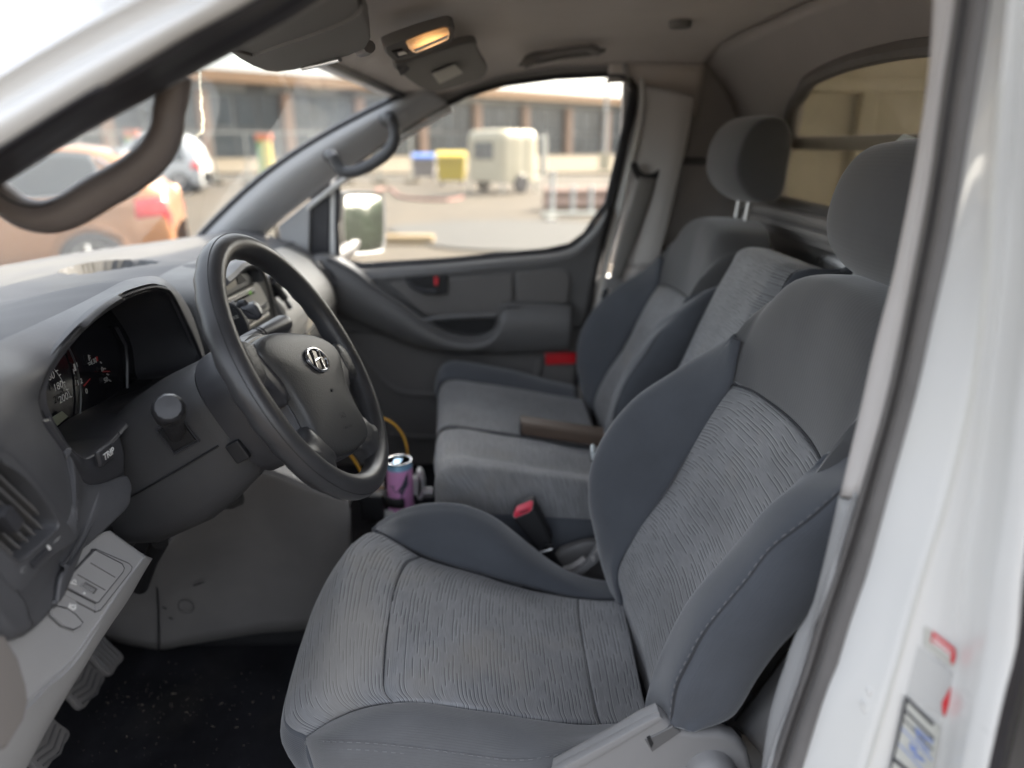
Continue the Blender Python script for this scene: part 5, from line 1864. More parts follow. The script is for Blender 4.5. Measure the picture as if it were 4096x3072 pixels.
add_box(bm, at(*c9(375, 632), x=XC + .0125), (.002, .006, .006))
M['green'] = emit('green_indicator', (.12, .3, .03), .12)
obj('indicator_lamp', bm, M['green'], rd, smooth=False)
rpl('silver_line', ((-100, 790), (60, 728), (420, 555), (424, 566), (64, 742), (-100, 805)), M['chrome'], .002, .006, rd, .0003)
for i in range(2):
    for j in range(4):
        x, y = 490 + 30 * j, 850 - 24 * j + 46 * i
        rpl('radio_button', ((x, y), (x + 22, y - 17), (x + 26, y + 14), (x + 4, y + 30)), M['stack'], .003, .006, rd, .0004)
rpl('heater_strip', ((330, 1120), (630, 915), (645, 960), (340, 1160)), M['cream'], .003, 0)
rpl('switch_strip', ((300, 1060), (600, 850), (620, 880), (310, 1095)), M['silver'], .003, 0)
# wide vertical joint of the passenger fascia next to the stack is the gap itself
# ================================================================== STEERING COLUMN AND WHEEL
WC = V((-.2535, .885, 1.2285))
WT = math.radians(28.08)
WN = V((math.cos(WT), 0, math.sin(WT)))
WU = V((-math.sin(WT), 0, math.cos(WT)))
WV = V((0, 1, 0))


def wl_(a, b, h=0.0):
    return WC + WV * a + WU * b + WN * h


colm = thing('steering_column', 'dark steering column shroud with two stalks behind the wheel', 'steering column', (-.40, .885, 1.15))


def sect(s, hw, top, bot, n=36, p=3.0):
    out = []
    for k in range(n):
        a = 2 * math.pi * k / n
        ca, sa = math.cos(a), math.sin(a)
        y = hw * abs(ca) ** (2 / p) * (1 if ca > 0 else -1)
        z = (top if sa > 0 else bot) * abs(sa) ** (2 / p) * (1 if sa > 0 else -1)
        out.append(wl_(y, z, -s))
    return out


bm = bmesh.new()
ring_sheet(bm, [sect(s, hw, t, b) for s, hw, t, b in ((.108, .050, .056, .070), (.110, .060, .066, .086), (.125, .064, .070, .098), (.17, .066, .072, .112), (.22, .066, .068, .122), (.30, .060, .05, .118), (.34, .05, .03, .10))])
obj('column_shroud', bm, M['shroud'], colm)
# joint line between upper and lower shells
bm = bmesh.new()
for sgn in (-1, 1):
    add_tube(bm, [wl_(sgn * .0655, -.028, -.125), wl_(sgn * .068, -.030, -.17), wl_(sgn * .068, -.032, -.23), wl_(sgn * .063, -.034, -.29)], .0013, 6)
obj('shroud_joint', bm, M['black'], colm)
bm = bmesh.new()
ring_sheet(bm, [sect(s, hw, t, b, 40, 2.5) for s, hw, t, b in ((.035, .050, .05, .06), (.04, .066, .066, .085), (.075, .072, .074, .104), (.105, .069, .072, .102), (.107, .060, .060, .09))])
obj('column_collar', bm, M['collar'] if 'collar' in M else M['smooth_dark'], colm)
bm = bmesh.new()
add_box(bm, wl_(-.069, -.045, -.105), (.02, .010, .028), .003, rot=Matrix.Rotation(-WT, 3, 'Y'))
obj('collar_notch', bm, M['black'], colm)
# near stalk, seen end on
M['knob'] = mat('black_knob', (.026, .026, .028), .3, var=(20, .2))
b0 = at(705, 1735, y=.822); b1 = at(690, 1690, y=.775); b2 = at(680, 1655, y=.735); b3 = at(676, 1632, y=.700)
ax = (b3 - b0).normalized()
bm = bmesh.new()
add_tube(bm, [b0, b1, b2], [.0105, .0115, .0125], 18)
st = obj('indicator_stalk', bm, M['smooth_dark'], colm)
bm = bmesh.new()
add_lathe(bm, [(.0, 0), (.0150, 0), (.0168, .004), (.0172, .03), (.0158, .036), (.0130, .039), (.0, .0395)], b2 - ax * .004, ax, 12)
obj('stalk_knob', bm, M['knob'], st)
kk = at(712, 1740, y=.818)
sq = lambda a, d: [kk + WN * (x * a) + WU * (z * a) + V((0, d, 0)) for x, z in ((-1, -1), (1, -1), (1, 1), (-1, 1))]
bm = bmesh.new()
add_prism(bm, sq(.016, -.003), (0, .012, 0), .003, 2)
obj('stalk_gaiter', bm, M['black'], colm)
bm = bmesh.new()
add_tube(bm, sq(.0185, -.002) + [sq(.0185, -.002)[0]], .0016, 6)
obj('gaiter_frame', bm, M['smooth_dark'], colm)
# far stalk (wipers)
w0, w1 = at(950, 1385, y=.955), at(1140, 1292, y=1.10)
ax = (w1 - w0).normalized()
bm = bmesh.new()
add_tube(bm, [w0, w0.lerp(w1, .35), w0.lerp(w1, .42), w0.lerp(w1, .6), w0.lerp(w1, .92), w1], [.010, .0125, .0125, .0135, .0150, .0125], 20)
ws = obj('wiper_stalk', bm, M['smooth_dark'], colm)
bm = bmesh.new()
pc = at(1107, 1306, y=1.066)
dirp = (_O - pc).normalized()
P = [pc + ax * a + ax.cross(dirp).normalized() * b for a, b in ((-.008, -.004), (.0, -.009), (.008, -.006), (.006, .0), (-.004, .003), (-.008, -.004))]
P = [p + dirp * .004 for p in P]
add_tube(bm, P, .0006, 4)
add_tube(bm, [P[1].lerp(P[3], .2), P[4] + dirp * .001], .0006, 4)
pb = at(1050, 1335, y=1.03) + dirp * .004
s_ = ax.cross(dirp).normalized()
add_prism(bm, [pb - ax * .005 - s_ * .004, pb + ax * .005 - s_ * .004, pb + ax * .004 + s_ * .004, pb - ax * .004 + s_ * .004], dirp * .0006)
add_tube(bm, [pb + s_ * -.008 + ax * .002, pb + s_ * -.012 + ax * .002], .0006, 4); add_tube(bm, [pb + s_ * -.010 - ax * .0005, pb + s_ * -.010 + ax * .0045], .0006, 4)
obj('wiper_symbol', bm, M['print_white'], ws)
for f in (.42, .36):
    bm = bmesh.new()
    p = w0.lerp(w1, f)
    add_lathe(bm, [(.0, -.0008), (.0134, -.0008), (.0134, .0008), (.0, .0008)], p, ax, 20)
    obj('stalk_ring', bm, M['black'], ws)

wheel = thing('steering_wheel', 'black leather four spoke steering wheel with chrome oval emblem', 'steering wheel', WC)
bm = bmesh.new()
loops = []
NT, NS = 120, 22
RR, rr0 = .1722, .0163
for k in range(NT):
    a = 2 * math.pi * k / NT
    rad = WV * math.cos(a) + WU * math.sin(a)
    ring = []
    for j in range(NS):
        b = 2 * math.pi * j / NS
        # finger waves on the hidden front side, soft thumb rests at the spokes
        r = rr0 * (1 + .06 * max(0, -math.sin(b)) * math.sin(a * 30) - .0 * j)
        thumb = sum(math.exp(-((((a - t + math.pi) % (2 * math.pi)) - math.pi) / .13) ** 2) for t in (.02, math.pi - .02))
        r *= 1 + .12 * thumb * max(0, -math.cos(b))
        squash = 1.0 if math.sin(b) > 0 else .96
        ring.append(WC + rad * (RR + r * math.cos(b)) + WN * (r * 1.04 * math.sin(b) * squash))
    loops.append(ring)
loops.append(loops[0])
R = [[bm.verts.new(p) for p in l] for l in loops[:-1]]
for k in range(NT):
    a, b = R[k], R[(k + 1) % NT]
    for j in range(NS):
        bm.faces.new((a[j], b[j], b[(j + 1) % NS], a[(j + 1) % NS]))
rim = obj('rim', bm, M['leather'], wheel, sharp=0)
bm = bmesh.new()
P = []
for k in range(NT + 1):
    a = 2 * math.pi * k / NT
    rad = WV * math.cos(a) + WU * math.sin(a)
    P.append(WC + rad * (RR + rr0 * .86) + WN * (rr0 * .55))
add_tube(bm, P, .0005, 5, cap=False)
obj('rim_seam', bm, M['black'], rim)
# the wheel is turned a little clockwise: pad, spokes and emblem follow
TURN = math.radians(-18)


def wr(a, b, h=0.0):
    return wl_(a * math.cos(TURN) - b * math.sin(TURN), a * math.sin(TURN) + b * math.cos(TURN), h)


XV_, YV_ = (wr(1, 0) - wr(0, 0)).normalized(), (wr(0, 1) - wr(0, 0)).normalized()
# airbag pad
pad = [(0, .045), (.05, .044), (.088, .038), (.112, .028), (.120, .014), (.108, -.004), (.094, -.024), (.085, -.05), (.083, -.075), (.086, -.098), (.078, -.114), (.05, -.123), (0, -.126)]
pad = pad + [(-a, b) for a, b in reversed(pad[1:-1])]
PO = closed([wr(a, b, 0) for a, b in pad], 96)
pcn = wr(0, -.035, 0)
bm = bmesh.new()
add_dome(bm, PO, WN, [(1.0, -.02), (1.0, .002), (.99, .0065), (.965, .0095), (.92, .0120), (.8, .0150), (.6, .0172), (.35, .0182), (.1, .0185)], center=pcn)
padob = obj('airbag_cover', bm, M['padgrain'], wheel)
bm = bmesh.new()
PO2 = [pcn + (p - pcn) * 1.05 for p in PO]
add_dome(bm, PO2, WN, [(1.0, -.03), (1.0, -.008), (.98, -.004)], center=pcn)
obj('airbag_surround', bm, M['smooth_dark'], wheel)
# hub shell behind
bm = bmesh.new()
add_dome(bm, [pcn + (p - pcn) * .93 for p in PO], -WN, [(1.0, .015), (.95, .035), (.6, .05), (.5, .06)], center=pcn)
obj('hub_shell', bm, M['smooth_dark'], wheel)
# spokes: wide upper pair in smooth plastic, leather covered lower pair flowing into the rim
for s in (-1, 1):
    bm = bmesh.new()
    up_ = [(.085, .030), (.125, .030), (.160, .036), (.172, .026), (.174, -.010), (.168, -.030), (.140, -.026), (.118, -.030), (.098, -.048), (.080, -.030)]
    add_dome(bm, closed([wr(s * a, b, 0) for a, b in up_], 48), WN, [(1, -.014), (1, -.002), (.93, .003), (.7, .006), (.2, .007)])
    su_ = obj('spoke', bm, M['smooth_dark'], wheel)
    bm = bmesh.new()
    th_ = [(.128, .026), (.150, .030), (.160, .012), (.158, -.020), (.140, -.022), (.126, -.010)]
    add_dome(bm, closed([wr(s * a, b, .004) for a, b in th_], 32), WN, [(1, -.004), (1, .001), (.9, .0042), (.6, .006), (.2, .0065)])
    obj('thumb_rest', bm, M['padgrain'], su_)
    bm = bmesh.new()
    lo_p = [(.060, -.090), (.088, -.078), (.112, -.096), (.142, -.106), (.130, -.128), (.104, -.152), (.078, -.156), (.058, -.136), (.046, -.122)]
    add_dome(bm, closed([wr(s * a, b, 0) for a, b in lo_p], 44), WN, [(.9, -.016), (1, -.004), (.96, .003), (.8, .008), (.5, .011), (.15, .012)])
    obj('spoke', bm, M['leather'], wheel)
# emblem
bm = bmesh.new()
ec_ = (0.001, -.001)


def el(t, k=1.0, h=.0205):
    return wr(ec_[0] + .0300 * k * math.cos(t), ec_[1] + .0162 * k * math.sin(t), h)


add_dome(bm, [el(t, 1.12, .0170) for t in [k * math.pi / 24 for k in range(48)]], WN, [(1, 0), (1, .0018), (.97, .0026)])
em = obj('emblem_recess', bm, M['piano'], padob)
bm = bmesh.new()
add_tube(bm, [el(t) for t in [k * math.pi / 24 for k in range(49)]], .0019, 8, cap=False)


def hs(a, b): return wr(ec_[0] + a, ec_[1] + b, .0203)


for P, r in ((((-.0150, -.0125), (-.0108, .000), (-.0075, .0140)), (.0026, .0018, .0028)), (((.0075, -.0140), (.0108, .000), (.0150, .0125)), (.0028, .0018, .0026)), (((-.0105, -.0022), (0, .0), (.0105, .0022)), (.0014, .0020, .0014))):
    P = [hs(*p) for p in P]
    add_tube(bm, resample(P, 9), [r[0] + (r[1] - r[0]) * t / 4 if t < 5 else r[1] + (r[2] - r[1]) * (t - 4) / 4 for t in range(9)], 8, flat=(WN, .6))
obj('oval_emblem', bm, M['chrome'], padob)
text_obj('SRS', .013, wr(.0, -.080, .0172), XV_, YV_, M['padgrain'], padob, 'embossed_lettering', .0008)
text_obj('AIRBAG', .0095, wr(.0, -.095, .0160), XV_, YV_, M['padgrain'], padob, 'embossed_lettering', .0008)
bm = bmesh.new()
add_box(bm, wr(.0, -.045, .0190), (.003, .006, .003), .0008)
obj('pad_mark', bm, M['black'], padob)
# ================================================================== PASSENGER DOOR
door = thing('passenger_door', 'closed passenger door with wide window, dark padded panel and swooping armrest', 'car door', (-.05, 2.12, .6))
YP = 2.10
M['liner_frame'] = mat('door_frame_trim', (.24, .228, .215), .7, var=(5, .05))
wpx = [(1352, 1040), (1348, 900), (1352, 720), (1420, 655), (1500, 596), (1594, 533), (1717, 453), (1862, 381), (2006, 337), (2223, 308), (2400, 299), (2476, 299), (2513, 318), (2526, 359), (2505, 489), (2469, 634), (2426, 815), (2382, 873), (2339, 938), (2281, 981), (2187, 1003), (2006, 1019), (1789, 1040), (1594, 1052), (1450, 1060)]
WL = L(wpx, y=YP)
loop = []
for a, b in zip(WL, WL[1:] + WL[:1]):
    k = max(1, int((b - a).length / .02))
    loop += [a.lerp(b, t / k) for t in range(k)]
bm = bmesh.new()
bm.faces.new([bm.verts.new(p + V((0, .018, 0))) for p in loop])
obj('window_pane', bm, M['glass'], door, smooth=False)
# slim door frame above the glass, up to the roof lining
_t = resample(WL[4:14], 30)
sheet('door_frame', [[p + V((0, .004, -.004)) for p in _t], [p + V((-.010, -.012, .016)) for p in _t], [p + V((-.022, -.030, .050)) for p in _t]], 40, 8, M['liner_frame'], door, (0, 0, 1.2), .006)
# frame round the window: black seal towards the glass
bm = bmesh.new()
wc = sum(loop, V()) / len(loop)
add_tube(bm, loop + [loop[0]], .008, 8, cap=False)
obj('window_seal', bm, M['rubber'], door)
# dark edge strip at the rear of the door and its body seal
rearE = resample(L([(2505, 318), (2530, 345), (2532, 400), (2514, 500), (2478, 640), (2438, 815), (2400, 960), (2366, 1120), (2330, 1320), (2296, 1560), (2270, 1760)], y=YP - .012), 24)
rearO = resample(L([(2535, 300), (2556, 345), (2553, 400), (2535, 500), (2500, 640), (2460, 815), (2424, 960), (2400, 1060), (2356, 1300), (2318, 1560), (2292, 1760)], y=YP + .01), 24)
sheet('rear_door_edge', [rearE, [a.lerp(b, .5) + V((0, -.006, 0)) for a, b in zip(rearE, rearO)], rearO], 30, 8, M['rubber'], door, (0, 0, 1.4), .004)
# front frame: black upright with a painted strip beside it
for pts, m, nm in ((((1232, 1030), (1226, 880), (1240, 790), (1276, 745), (1318, 728), (1316, 1030)), M['rubber'], 'front_frame_post'), (((1318, 1030), (1320, 730), (1346, 705), (1352, 1030)), M['white'], 'painted_frame_strip')):
    bm = bmesh.new()
    add_prism(bm, L(pts, y=YP - (.004 if m is M['rubber'] else .0)), (0, .04, 0), .004, 2)
    obj(nm, bm, m, door)
# door panel: surveyed rows from the belt line down
belt = L([(1225, 1015), (1320, 1042), (1400, 1062), (1480, 1066), (1600, 1058), (1789, 1046), (2006, 1025), (2187, 1009), (2281, 988), (2345, 938), (2392, 880), (2432, 818)], y=YP - .002)
shoulder = L([(1215, 1050), (1320, 1085), (1400, 1105), (1480, 1110), (1600, 1100), (1789, 1085), (2006, 1062), (2187, 1045), (2290, 1020), (2350, 972), (2392, 925), (2420, 880)], y=YP - .055)
up = L([(1215, 1090), (1320, 1125), (1400, 1140), (1480, 1145), (1600, 1135), (1789, 1120), (2006, 1100), (2187, 1085), (2290, 1065), (2345, 1030), (2375, 1010), (2400, 985)], y=YP - .048)
mid_ = L([(1220, 1190), (1320, 1225), (1400, 1235), (1480, 1235), (1600, 1228), (1789, 1218), (2006, 1208), (2187, 1200), (2280, 1195), (2320, 1190), (2345, 1185), (2362, 1180)], y=YP - .035)
dn = L([(1225, 1290), (1320, 1320), (1400, 1330), (1480, 1335), (1600, 1335), (1789, 1330), (2006, 1320), (2187, 1318), (2270, 1318), (2300, 1318), (2318, 1318), (2336, 1318)], y=YP - .032)
lo = L([(1250, 1420), (1320, 1430), (1400, 1440), (1480, 1445), (1600, 1450), (1789, 1450), (2006, 1448), (2187, 1445), (2250, 1445), (2280, 1445), (2298, 1445), (2314, 1445)], y=YP - .03)
bo = L([(1280, 1700), (1340, 1700), (1400, 1710), (1480, 1720), (1600, 1730), (1789, 1740), (2006, 1740), (2187, 1735), (2220, 1730), (2240, 1725), (2255, 1720), (2272, 1715)], y=YP - .03)
bo2 = L([(1280, 1900), (1340, 1920), (1400, 1930), (1480, 1940), (1600, 1950), (1789, 1960), (2006, 1960), (2187, 1955), (2220, 1950), (2235, 1945), (2245, 1940), (2255, 1935)], y=YP - .03)
M['door_plastic'] = mat('dark_door_plastic', (.13, .128, .128), .5, grain=(650, .25, 'voronoi'), var=(5, .09))
M['door_lower'] = mat('door_lower_plastic', (.15, .143, .14), .55, var=(5, .08))
sheet('door_panel', [belt, [a.lerp(b, .5) + V((0, -.008, .004)) for a, b in zip(belt, shoulder)], shoulder, up, mid_, dn], 60, 40, M['door_plastic'], door, (0, 0, 1.4), .006)
sheet('door_lower_panel', [[p + V((0, .004, .01)) for p in dn], lo, bo, bo2], 50, 20, M['door_lower'], door, (0, 0, 1.2), .006)
# padded cloth inserts
M['door_cloth'] = mat('door_cloth', (.15, .143, .138), .92, grain=(700, .3, 'noise'), var=(8, .06))


def pad_on_door(name, pts, y, m, t=.014, bev=.006, parent=door, **k):
    bm = bmesh.new()
    add_prism(bm, closed(L(pts, y=y), 48) if k.get('smooth') else L(pts, y=y), (0, t, 0), bev, 3)
    return obj(name, bm, m, parent)


pad_on_door('door_cloth_insert', ((1560, 1130), (1800, 1112), (2050, 1092), (2052, 1280), (1960, 1262), (1800, 1270), (1700, 1262), (1610, 1190)), YP - .052, M['door_cloth'])
pad_on_door('door_cloth_insert', ((2066, 1090), (2240, 1075), (2275, 1090), (2282, 1130), (2270, 1215), (2150, 1212), (2066, 1222)), YP - .052, M['door_cloth'])
# armrest: sweeps from the dash corner down, forms the pull cup, runs level to the rear
arm_t = [(1205, 1050), (1290, 1030), (1400, 1078), (1500, 1150), (1600, 1218), (1700, 1290), (1800, 1345), (1900, 1362), (1975, 1335), (2000, 1272), (2010, 1228), (2120, 1226), (2220, 1228), (2290, 1236)]
arm_b = [(1205, 1190), (1290, 1230), (1400, 1275), (1500, 1318), (1600, 1362), (1700, 1398), (1800, 1412), (1900, 1414), (1975, 1414), (2010, 1414), (2050, 1412), (2120, 1408), (2220, 1402), (2280, 1398)]
AT = resample(L([(p[0], p[1], YP - .085) for p in arm_t], y=YP), 48); AB = resample(L([(p[0], p[1], YP - .075) for p in arm_b], y=YP), 48)
AO = [p + V((0, .055, .006)) for p in AT]
AI = [p + V((0, .05, -.02)) for p in AB]
sheet('armrest', [AO, [p + V((0, .012, .006)) for p in AT], AT, [a.lerp(b, .25) + V((0, -.020, 0)) for a, b in zip(AT, AB)], [a.lerp(b, .6) + V((0, -.022, 0)) for a, b in zip(AT, AB)], AB, AI], 70, 26, M['door_plastic'], door, (0, 0, 1.3), .005)
bm = bmesh.new()
add_tube(bm, resample(L([(1690, 1282), (1760, 1272), (1880, 1264), (1985, 1262)], y=YP - .085), 12), .0075, 8)
obj('armrest_pull_bar', bm, M['door_plastic'], door)
bm = bmesh.new()
add_tube(bm, [p + V((0, -.004, .001)) for p in AT[4:40]], .006, 8)
obj('armrest_rim', bm, M['trim_dark'], door)
pad_on_door('pull_cup', ((1700, 1292), (1850, 1275), (1985, 1270), (1975, 1325), (1900, 1352), (1800, 1338)), YP - .042, M['black'], .03, .004)
# inside handle
hp = pad_on_door('handle_recess', ((1618, 1110), (1780, 1100), (1792, 1110), (1790, 1178), (1700, 1180), (1650, 1155), (1622, 1125)), YP - .058, M['black'], .02, .004)
bm = bmesh.new()
add_tube(bm, resample(L([(1630, 1122), (1655, 1148), (1700, 1164), (1750, 1166)], y=YP - .066), 12), [.004] + [.007] * 10 + [.005], 8)
obj('handle_lever', bm, M['smooth_dark'], hp)
bm = bmesh.new()
add_prism(bm, L([(1736, 1110), (1752, 1108), (1752, 1140), (1738, 1142)], y=YP - .064), (0, .01, 0), .001)
obj('lock_tab', bm, M['red'], hp)
# red reflector, lower pocket contours, window switch
M['reflector'] = mat('red_reflector', (.75, .02, .03), .25, coat=.6)
rf = pad_on_door('reflector', ((2180, 1412), (2306, 1412), (2304, 1456), (2182, 1460)), YP - .048, M['reflector'], .012, .003)
for pts, r in ((((1300, 1330), (1400, 1375), (1470, 1450), (1540, 1530), (1620, 1570), (1800, 1580), (2000, 1575)), .009), (((1560, 1740), (1650, 1748), (1760, 1752), (1800, 1753)), .008), (((2160, 1430), (2140, 1520), (2090, 1560)), .010), (((1480, 1860), (1640, 1866), (1760, 1868)), .012)):
    bm = bmesh.new()
    add_tube(bm, resample(L(pts, y=YP - .036), 24), r, 8, flat=((0, 1, 0), .7))
    obj('panel_contour', bm, M['door_lower'], door)
bm = bmesh.new()
pr_ = [(-.85, 1.12), (.45, 1.12), (.42, .60), (-.80, .60)]
add_prism(bm, [V((x, YP + .02, z)) for x, z in pr_], (0, .09, 0), .01)
obj('door_skin', bm, M['white'], door)

# ------------------------------------------------------------------ door mirror outside
mir = thing('door_mirror', 'tall white framed door mirror outside the passenger window', 'mirror', (-.42, 2.35, 1.15))
YM = 2.34
mo = [(1372, 800), (1385, 775), (1450, 772), (1510, 776), (1530, 792), (1536, 900), (1532, 985), (1515, 1005), (1450, 1014), (1395, 1014), (1378, 1000), (1370, 900)]
ml2 = closed(L(mo, y=YM), 60)
mn_ = V((.93, -.36, .12)).normalized()
cM = sum(ml2, V()) / len(ml2)
ml3 = []
for p in ml2:
    d = p - _O
    ml3.append(_O + d * ((cM - _O).dot(mn_) / d.dot(mn_)))
bm = bmesh.new()
add_dome(bm, ml3, -mn_, [(.94, -.002), (1.04, -.006), (1.08, .01), (1.04, .05), (.8, .08), (.4, .09)], center=cM)
M['mirror_shell'] = mat('mirror_shell', (.03, .03, .03), .35)
obj('mirror_housing', bm, M['mirror_shell'], mir)
bm = bmesh.new()
add_dome(bm, ml3, mn_, [(.93, 0), (.93, .001)], center=cM)
M['mirror'] = mat('mirror_glass', (.9, .9, .9), .03, metal=1.0)
obj('mirror_glass', bm, M['mirror'], mir, smooth=False)
bm = bmesh.new()
add_tube(bm, [cM + V((-.03, 0, -.05)), cM + V((-.04, -.09, -.07)), V((-.50, 2.14, cM.z - .08))], [.03, .028, .03], 10)
obj('mirror_arm', bm, M['rubber'], mir)

# ------------------------------------------------------------------ grab handles
h = thing('grab_handle', 'large brown-grey grab handle on the near pillar, top left corner', 'grab handle', at(400, 830, y=.6), 'grab handles in the cab')
P = L([(700, 300), (690, 380), (674, 445), (664, 525), (615, 618), (525, 697), (401, 769), (278, 842), (185, 868), (93, 850), (19, 800), (-50, 735), (-110, 640)], y=.612)
bm = bmesh.new()
add_tube(bm, resample(P, 60), [.0125 + .0022 * math.sin(math.pi * min(max((i - 8) / 44, 0), 1)) for i in range(60)], 18)
M['handle'] = mat('taupe_handle_plastic', (.15, .128, .118), .42, grain=(600, .15, 'voronoi'), var=(10, .1))
gb_ = obj('grip', bm, M['handle'], h)
bm = bmesh.new()
add_tube(bm, [p + V((.0, -.0105, .0092)) for p in resample(P, 50)[6:44]], .0010, 5)
obj('mould_line', bm, M['black'], gb_)

h = thing('grab_handle', 'slim grey grab handle on the sloping pillar beside the passenger window', 'grab handle', at(1480, 660, y=1.93), 'grab handles in the cab')
P = L([(1540, 475, 2.0), (1556, 470), (1574, 500), (1578, 560), (1545, 615), (1480, 660), (1420, 686), (1370, 684), (1345, 650), (1330, 622), (1318, 625, 2.0)], y=1.935)
bm = bmesh.new()
add_tube(bm, resample(P, 50), [.018 if i < 4 or i > 45 else .0155 for i in range(50)], 14)
obj('grip', bm, M['dash'], h)
for q in (P[0], P[-1]):
    bm = bmesh.new()
    add_lathe(bm, [(.0, -.004), (.021, -.004), (.021, .006), (.015, .014), (.0, .014)], q + V((0, .03, 0)), (0, -1, 0), 18)
    obj('end_boss', bm, M['dash'], h)
h = thing('grab_handle', 'long flat assist handle under the roof lining above the passenger window', 'grab handle', at(2240, 220, y=1.93), 'grab handles in the cab')
P = L([(2095, 262), (2125, 248), (2150, 228), (2240, 206), (2330, 194), (2370, 196), (2400, 212)], y=1.93)
bm = bmesh.new()
add_tube(bm, resample(P, 30), [.013 if i < 6 or i > 24 else .0095 for i in range(30)], 12, flat=((0, 0, 1), .8))
M['liner_dark'] = mat('grey_handle', (.21, .195, .185), .6)
obj('grip', bm, M['liner_dark'], h)
bm = bmesh.new()
add_prism(bm, L([(2070, 268), (2100, 225), (2180, 195), (2320, 172), (2410, 180), (2425, 205), (2400, 222), (2240, 240), (2120, 268)], y=1.975), (0, .008, .004), .003)
obj('handle_recess', bm, M['visor'], h)

# ------------------------------------------------------------------ sun visors and courtesy lamp
vz = thing('sun_visor', 'dark driver sun visor folded up over the windscreen, nearest visor', 'sun visor', (-.28, .95, 1.62), 'sun visors')
v1 = [(860, 165), (960, 206), (1010, 220), (1200, 156), (1330, 110), (1408, 74), (1440, 36), (1432, -10), (1380, -120), (1250, -420), (900, -420), (700, -60)]
v2 = [(915, 204), (960, 236), (1010, 264), (1060, 283), (1110, 288), (1180, 280), (1300, 254), (1400, 222), (1462, 194), (1482, 160), (1476, 110), (1450, 44), (1410, 82), (1330, 119), (1200, 164), (1010, 228), (960, 214)]
bm = bmesh.new(); add_prism(bm, L(v1, z=1.616), (0, .0, .018), .003, 2)
obj('visor_body', bm, M['visor'], vz)
bm = bmesh.new(); add_prism(bm, L(v2, z=1.612), (0, .0, .022), .0025, 2)
obj('visor_flap', bm, M['visor'], vz)
bm = bmesh.new(); add_tube(bm, [at(1440, 205, z=1.628), at(1462, 200, z=1.622), at(1478, 186, z=1.622)], .008, 10)
obj('visor_clip', bm, M['trim_dark'], vz)
bm = bmesh.new(); add_tube(bm, [at(1210, 274, z=1.605), at(1290, 256, z=1.605), at(1360, 238, z=1.606)], .003, 8)
obj('mirror_edge', bm, M['steel'], vz)
vz2 = thing('sun_visor', 'passenger sun visor with a small pale label, right of the lamp', 'sun visor', at(1780, 280, y=1.7), 'sun visors')


def header(px, py, y):
    return at(px, py, y=y)


vp = [(1575, 268, 1.42), (1640, 245, 1.42), (1760, 205, 1.45), (1895, 168, 1.5), (1912, 200, 1.56), (1930, 235, 1.66), (1948, 265, 1.74), (1950, 285, 1.78), (1934, 310, 1.84), (1880, 332, 1.86), (1800, 355, 1.86), (1735, 370, 1.84), (1680, 352, 1.76), (1620, 310, 1.58)]
P = closed([header(*p) for p in vp], 56)
nv = V((.35, -.25, -1)).normalized()
bm = bmesh.new()
add_prism(bm, P, -nv * .016, .005, 3)
vb2 = obj('visor_body', bm, M['visor2'] if 'visor2' in M else M['visor'], vz2)
lab_ = [(1728, 294), (1818, 258), (1851, 290), (1757, 334)]
Pc = sum(P, V()) / len(P)
nn = (P[10] - P[30]).cross(P[20] - P[40]).normalized()
if nn.z > 0: nn = -nn
bm = bmesh.new()
add_prism(bm, [atp(px, py, Pc + nn * .0035, nn) for px, py in lab_], nn * .001)
M['label'] = mat('visor_label', (.52, .50, .44), .6)
lb = obj('paper_label', bm, M['label'], vz2, smooth=False)
bm = bmesh.new()
for t in range(4):
    a, b = atp(1742 + 8 * t, 297 + 8 * t, Pc + nn * .0048, nn), atp(1818 + 8 * t, 266 + 7 * t, Pc + nn * .0048, nn)
    add_tube(bm, [a, b], .0007, 4)
M['faint'] = mat('faint_print', (.33, .32, .29), .7)
obj('label_print', bm, M['faint'], lb)
bm = bmesh.new(); add_tube(bm, [at(1596, 285, y=1.44), at(1612, 278, y=1.44), at(1626, 262, y=1.44)], .009, 10)
obj('visor_clip', bm, M['trim_dark'], vz2)

lamp = thing('courtesy_lamp', 'lit amber courtesy lamp with a rocker switch in the roof lining', 'ceiling lamp', at(1680, 165, y=1.3))


def lp(px, py, y=1.3, d=0.0):
    n = V((.30, -.18, -.94)).normalized()
    p0 = at(1680, 165, y=1.3)
    return atp(px, py, p0 + n * d, n)


ln = V((.30, -.18, -.94)).normalized()
bez = [(1538, 188), (1545, 175), (1600, 152), (1700, 118), (1780, 96), (1806, 98), (1816, 112), (1812, 140), (1796, 160), (1700, 200), (1620, 228), (1575, 232), (1548, 212)]
bm = bmesh.new()
PB = closed([lp(*p) for p in bez], 60)
add_dome(bm, PB, ln, [(1.03, -.012), (1.03, .0), (.98, .004), (.9, .005), (.2, .005)])
obj('lamp_bezel', bm, M['visor'], lamp)
lens = [(1624, 168), (1632, 160), (1700, 134), (1776, 110), (1790, 112), (1796, 128), (1792, 150), (1720, 182), (1662, 206), (1648, 202), (1634, 188)]
PL = [lp(*p, d=.0055) for p in lens]
M['lens'] = bpy.data.materials.new('amber_lens')
M['lens'].use_nodes = True
nt = M['lens'].node_tree
b = nt.nodes['Principled BSDF']
b.inputs['Base Color'].default_value = (.75, .55, .4, 1)
b.inputs['Roughness'].default_value = .25
tc = nt.nodes.new('ShaderNodeTexCoord')
ds = nt.nodes.new('ShaderNodeVectorMath'); ds.operation = 'DISTANCE'
bulb = lp(1718, 158, d=.006)
ds.inputs[1].default_value = bulb
nt.links.new(tc.outputs['Object'], ds.inputs[0])
mr = nt.nodes.new('ShaderNodeMapRange'); mr.inputs[1].default_value = .0; mr.inputs[2].default_value = .045
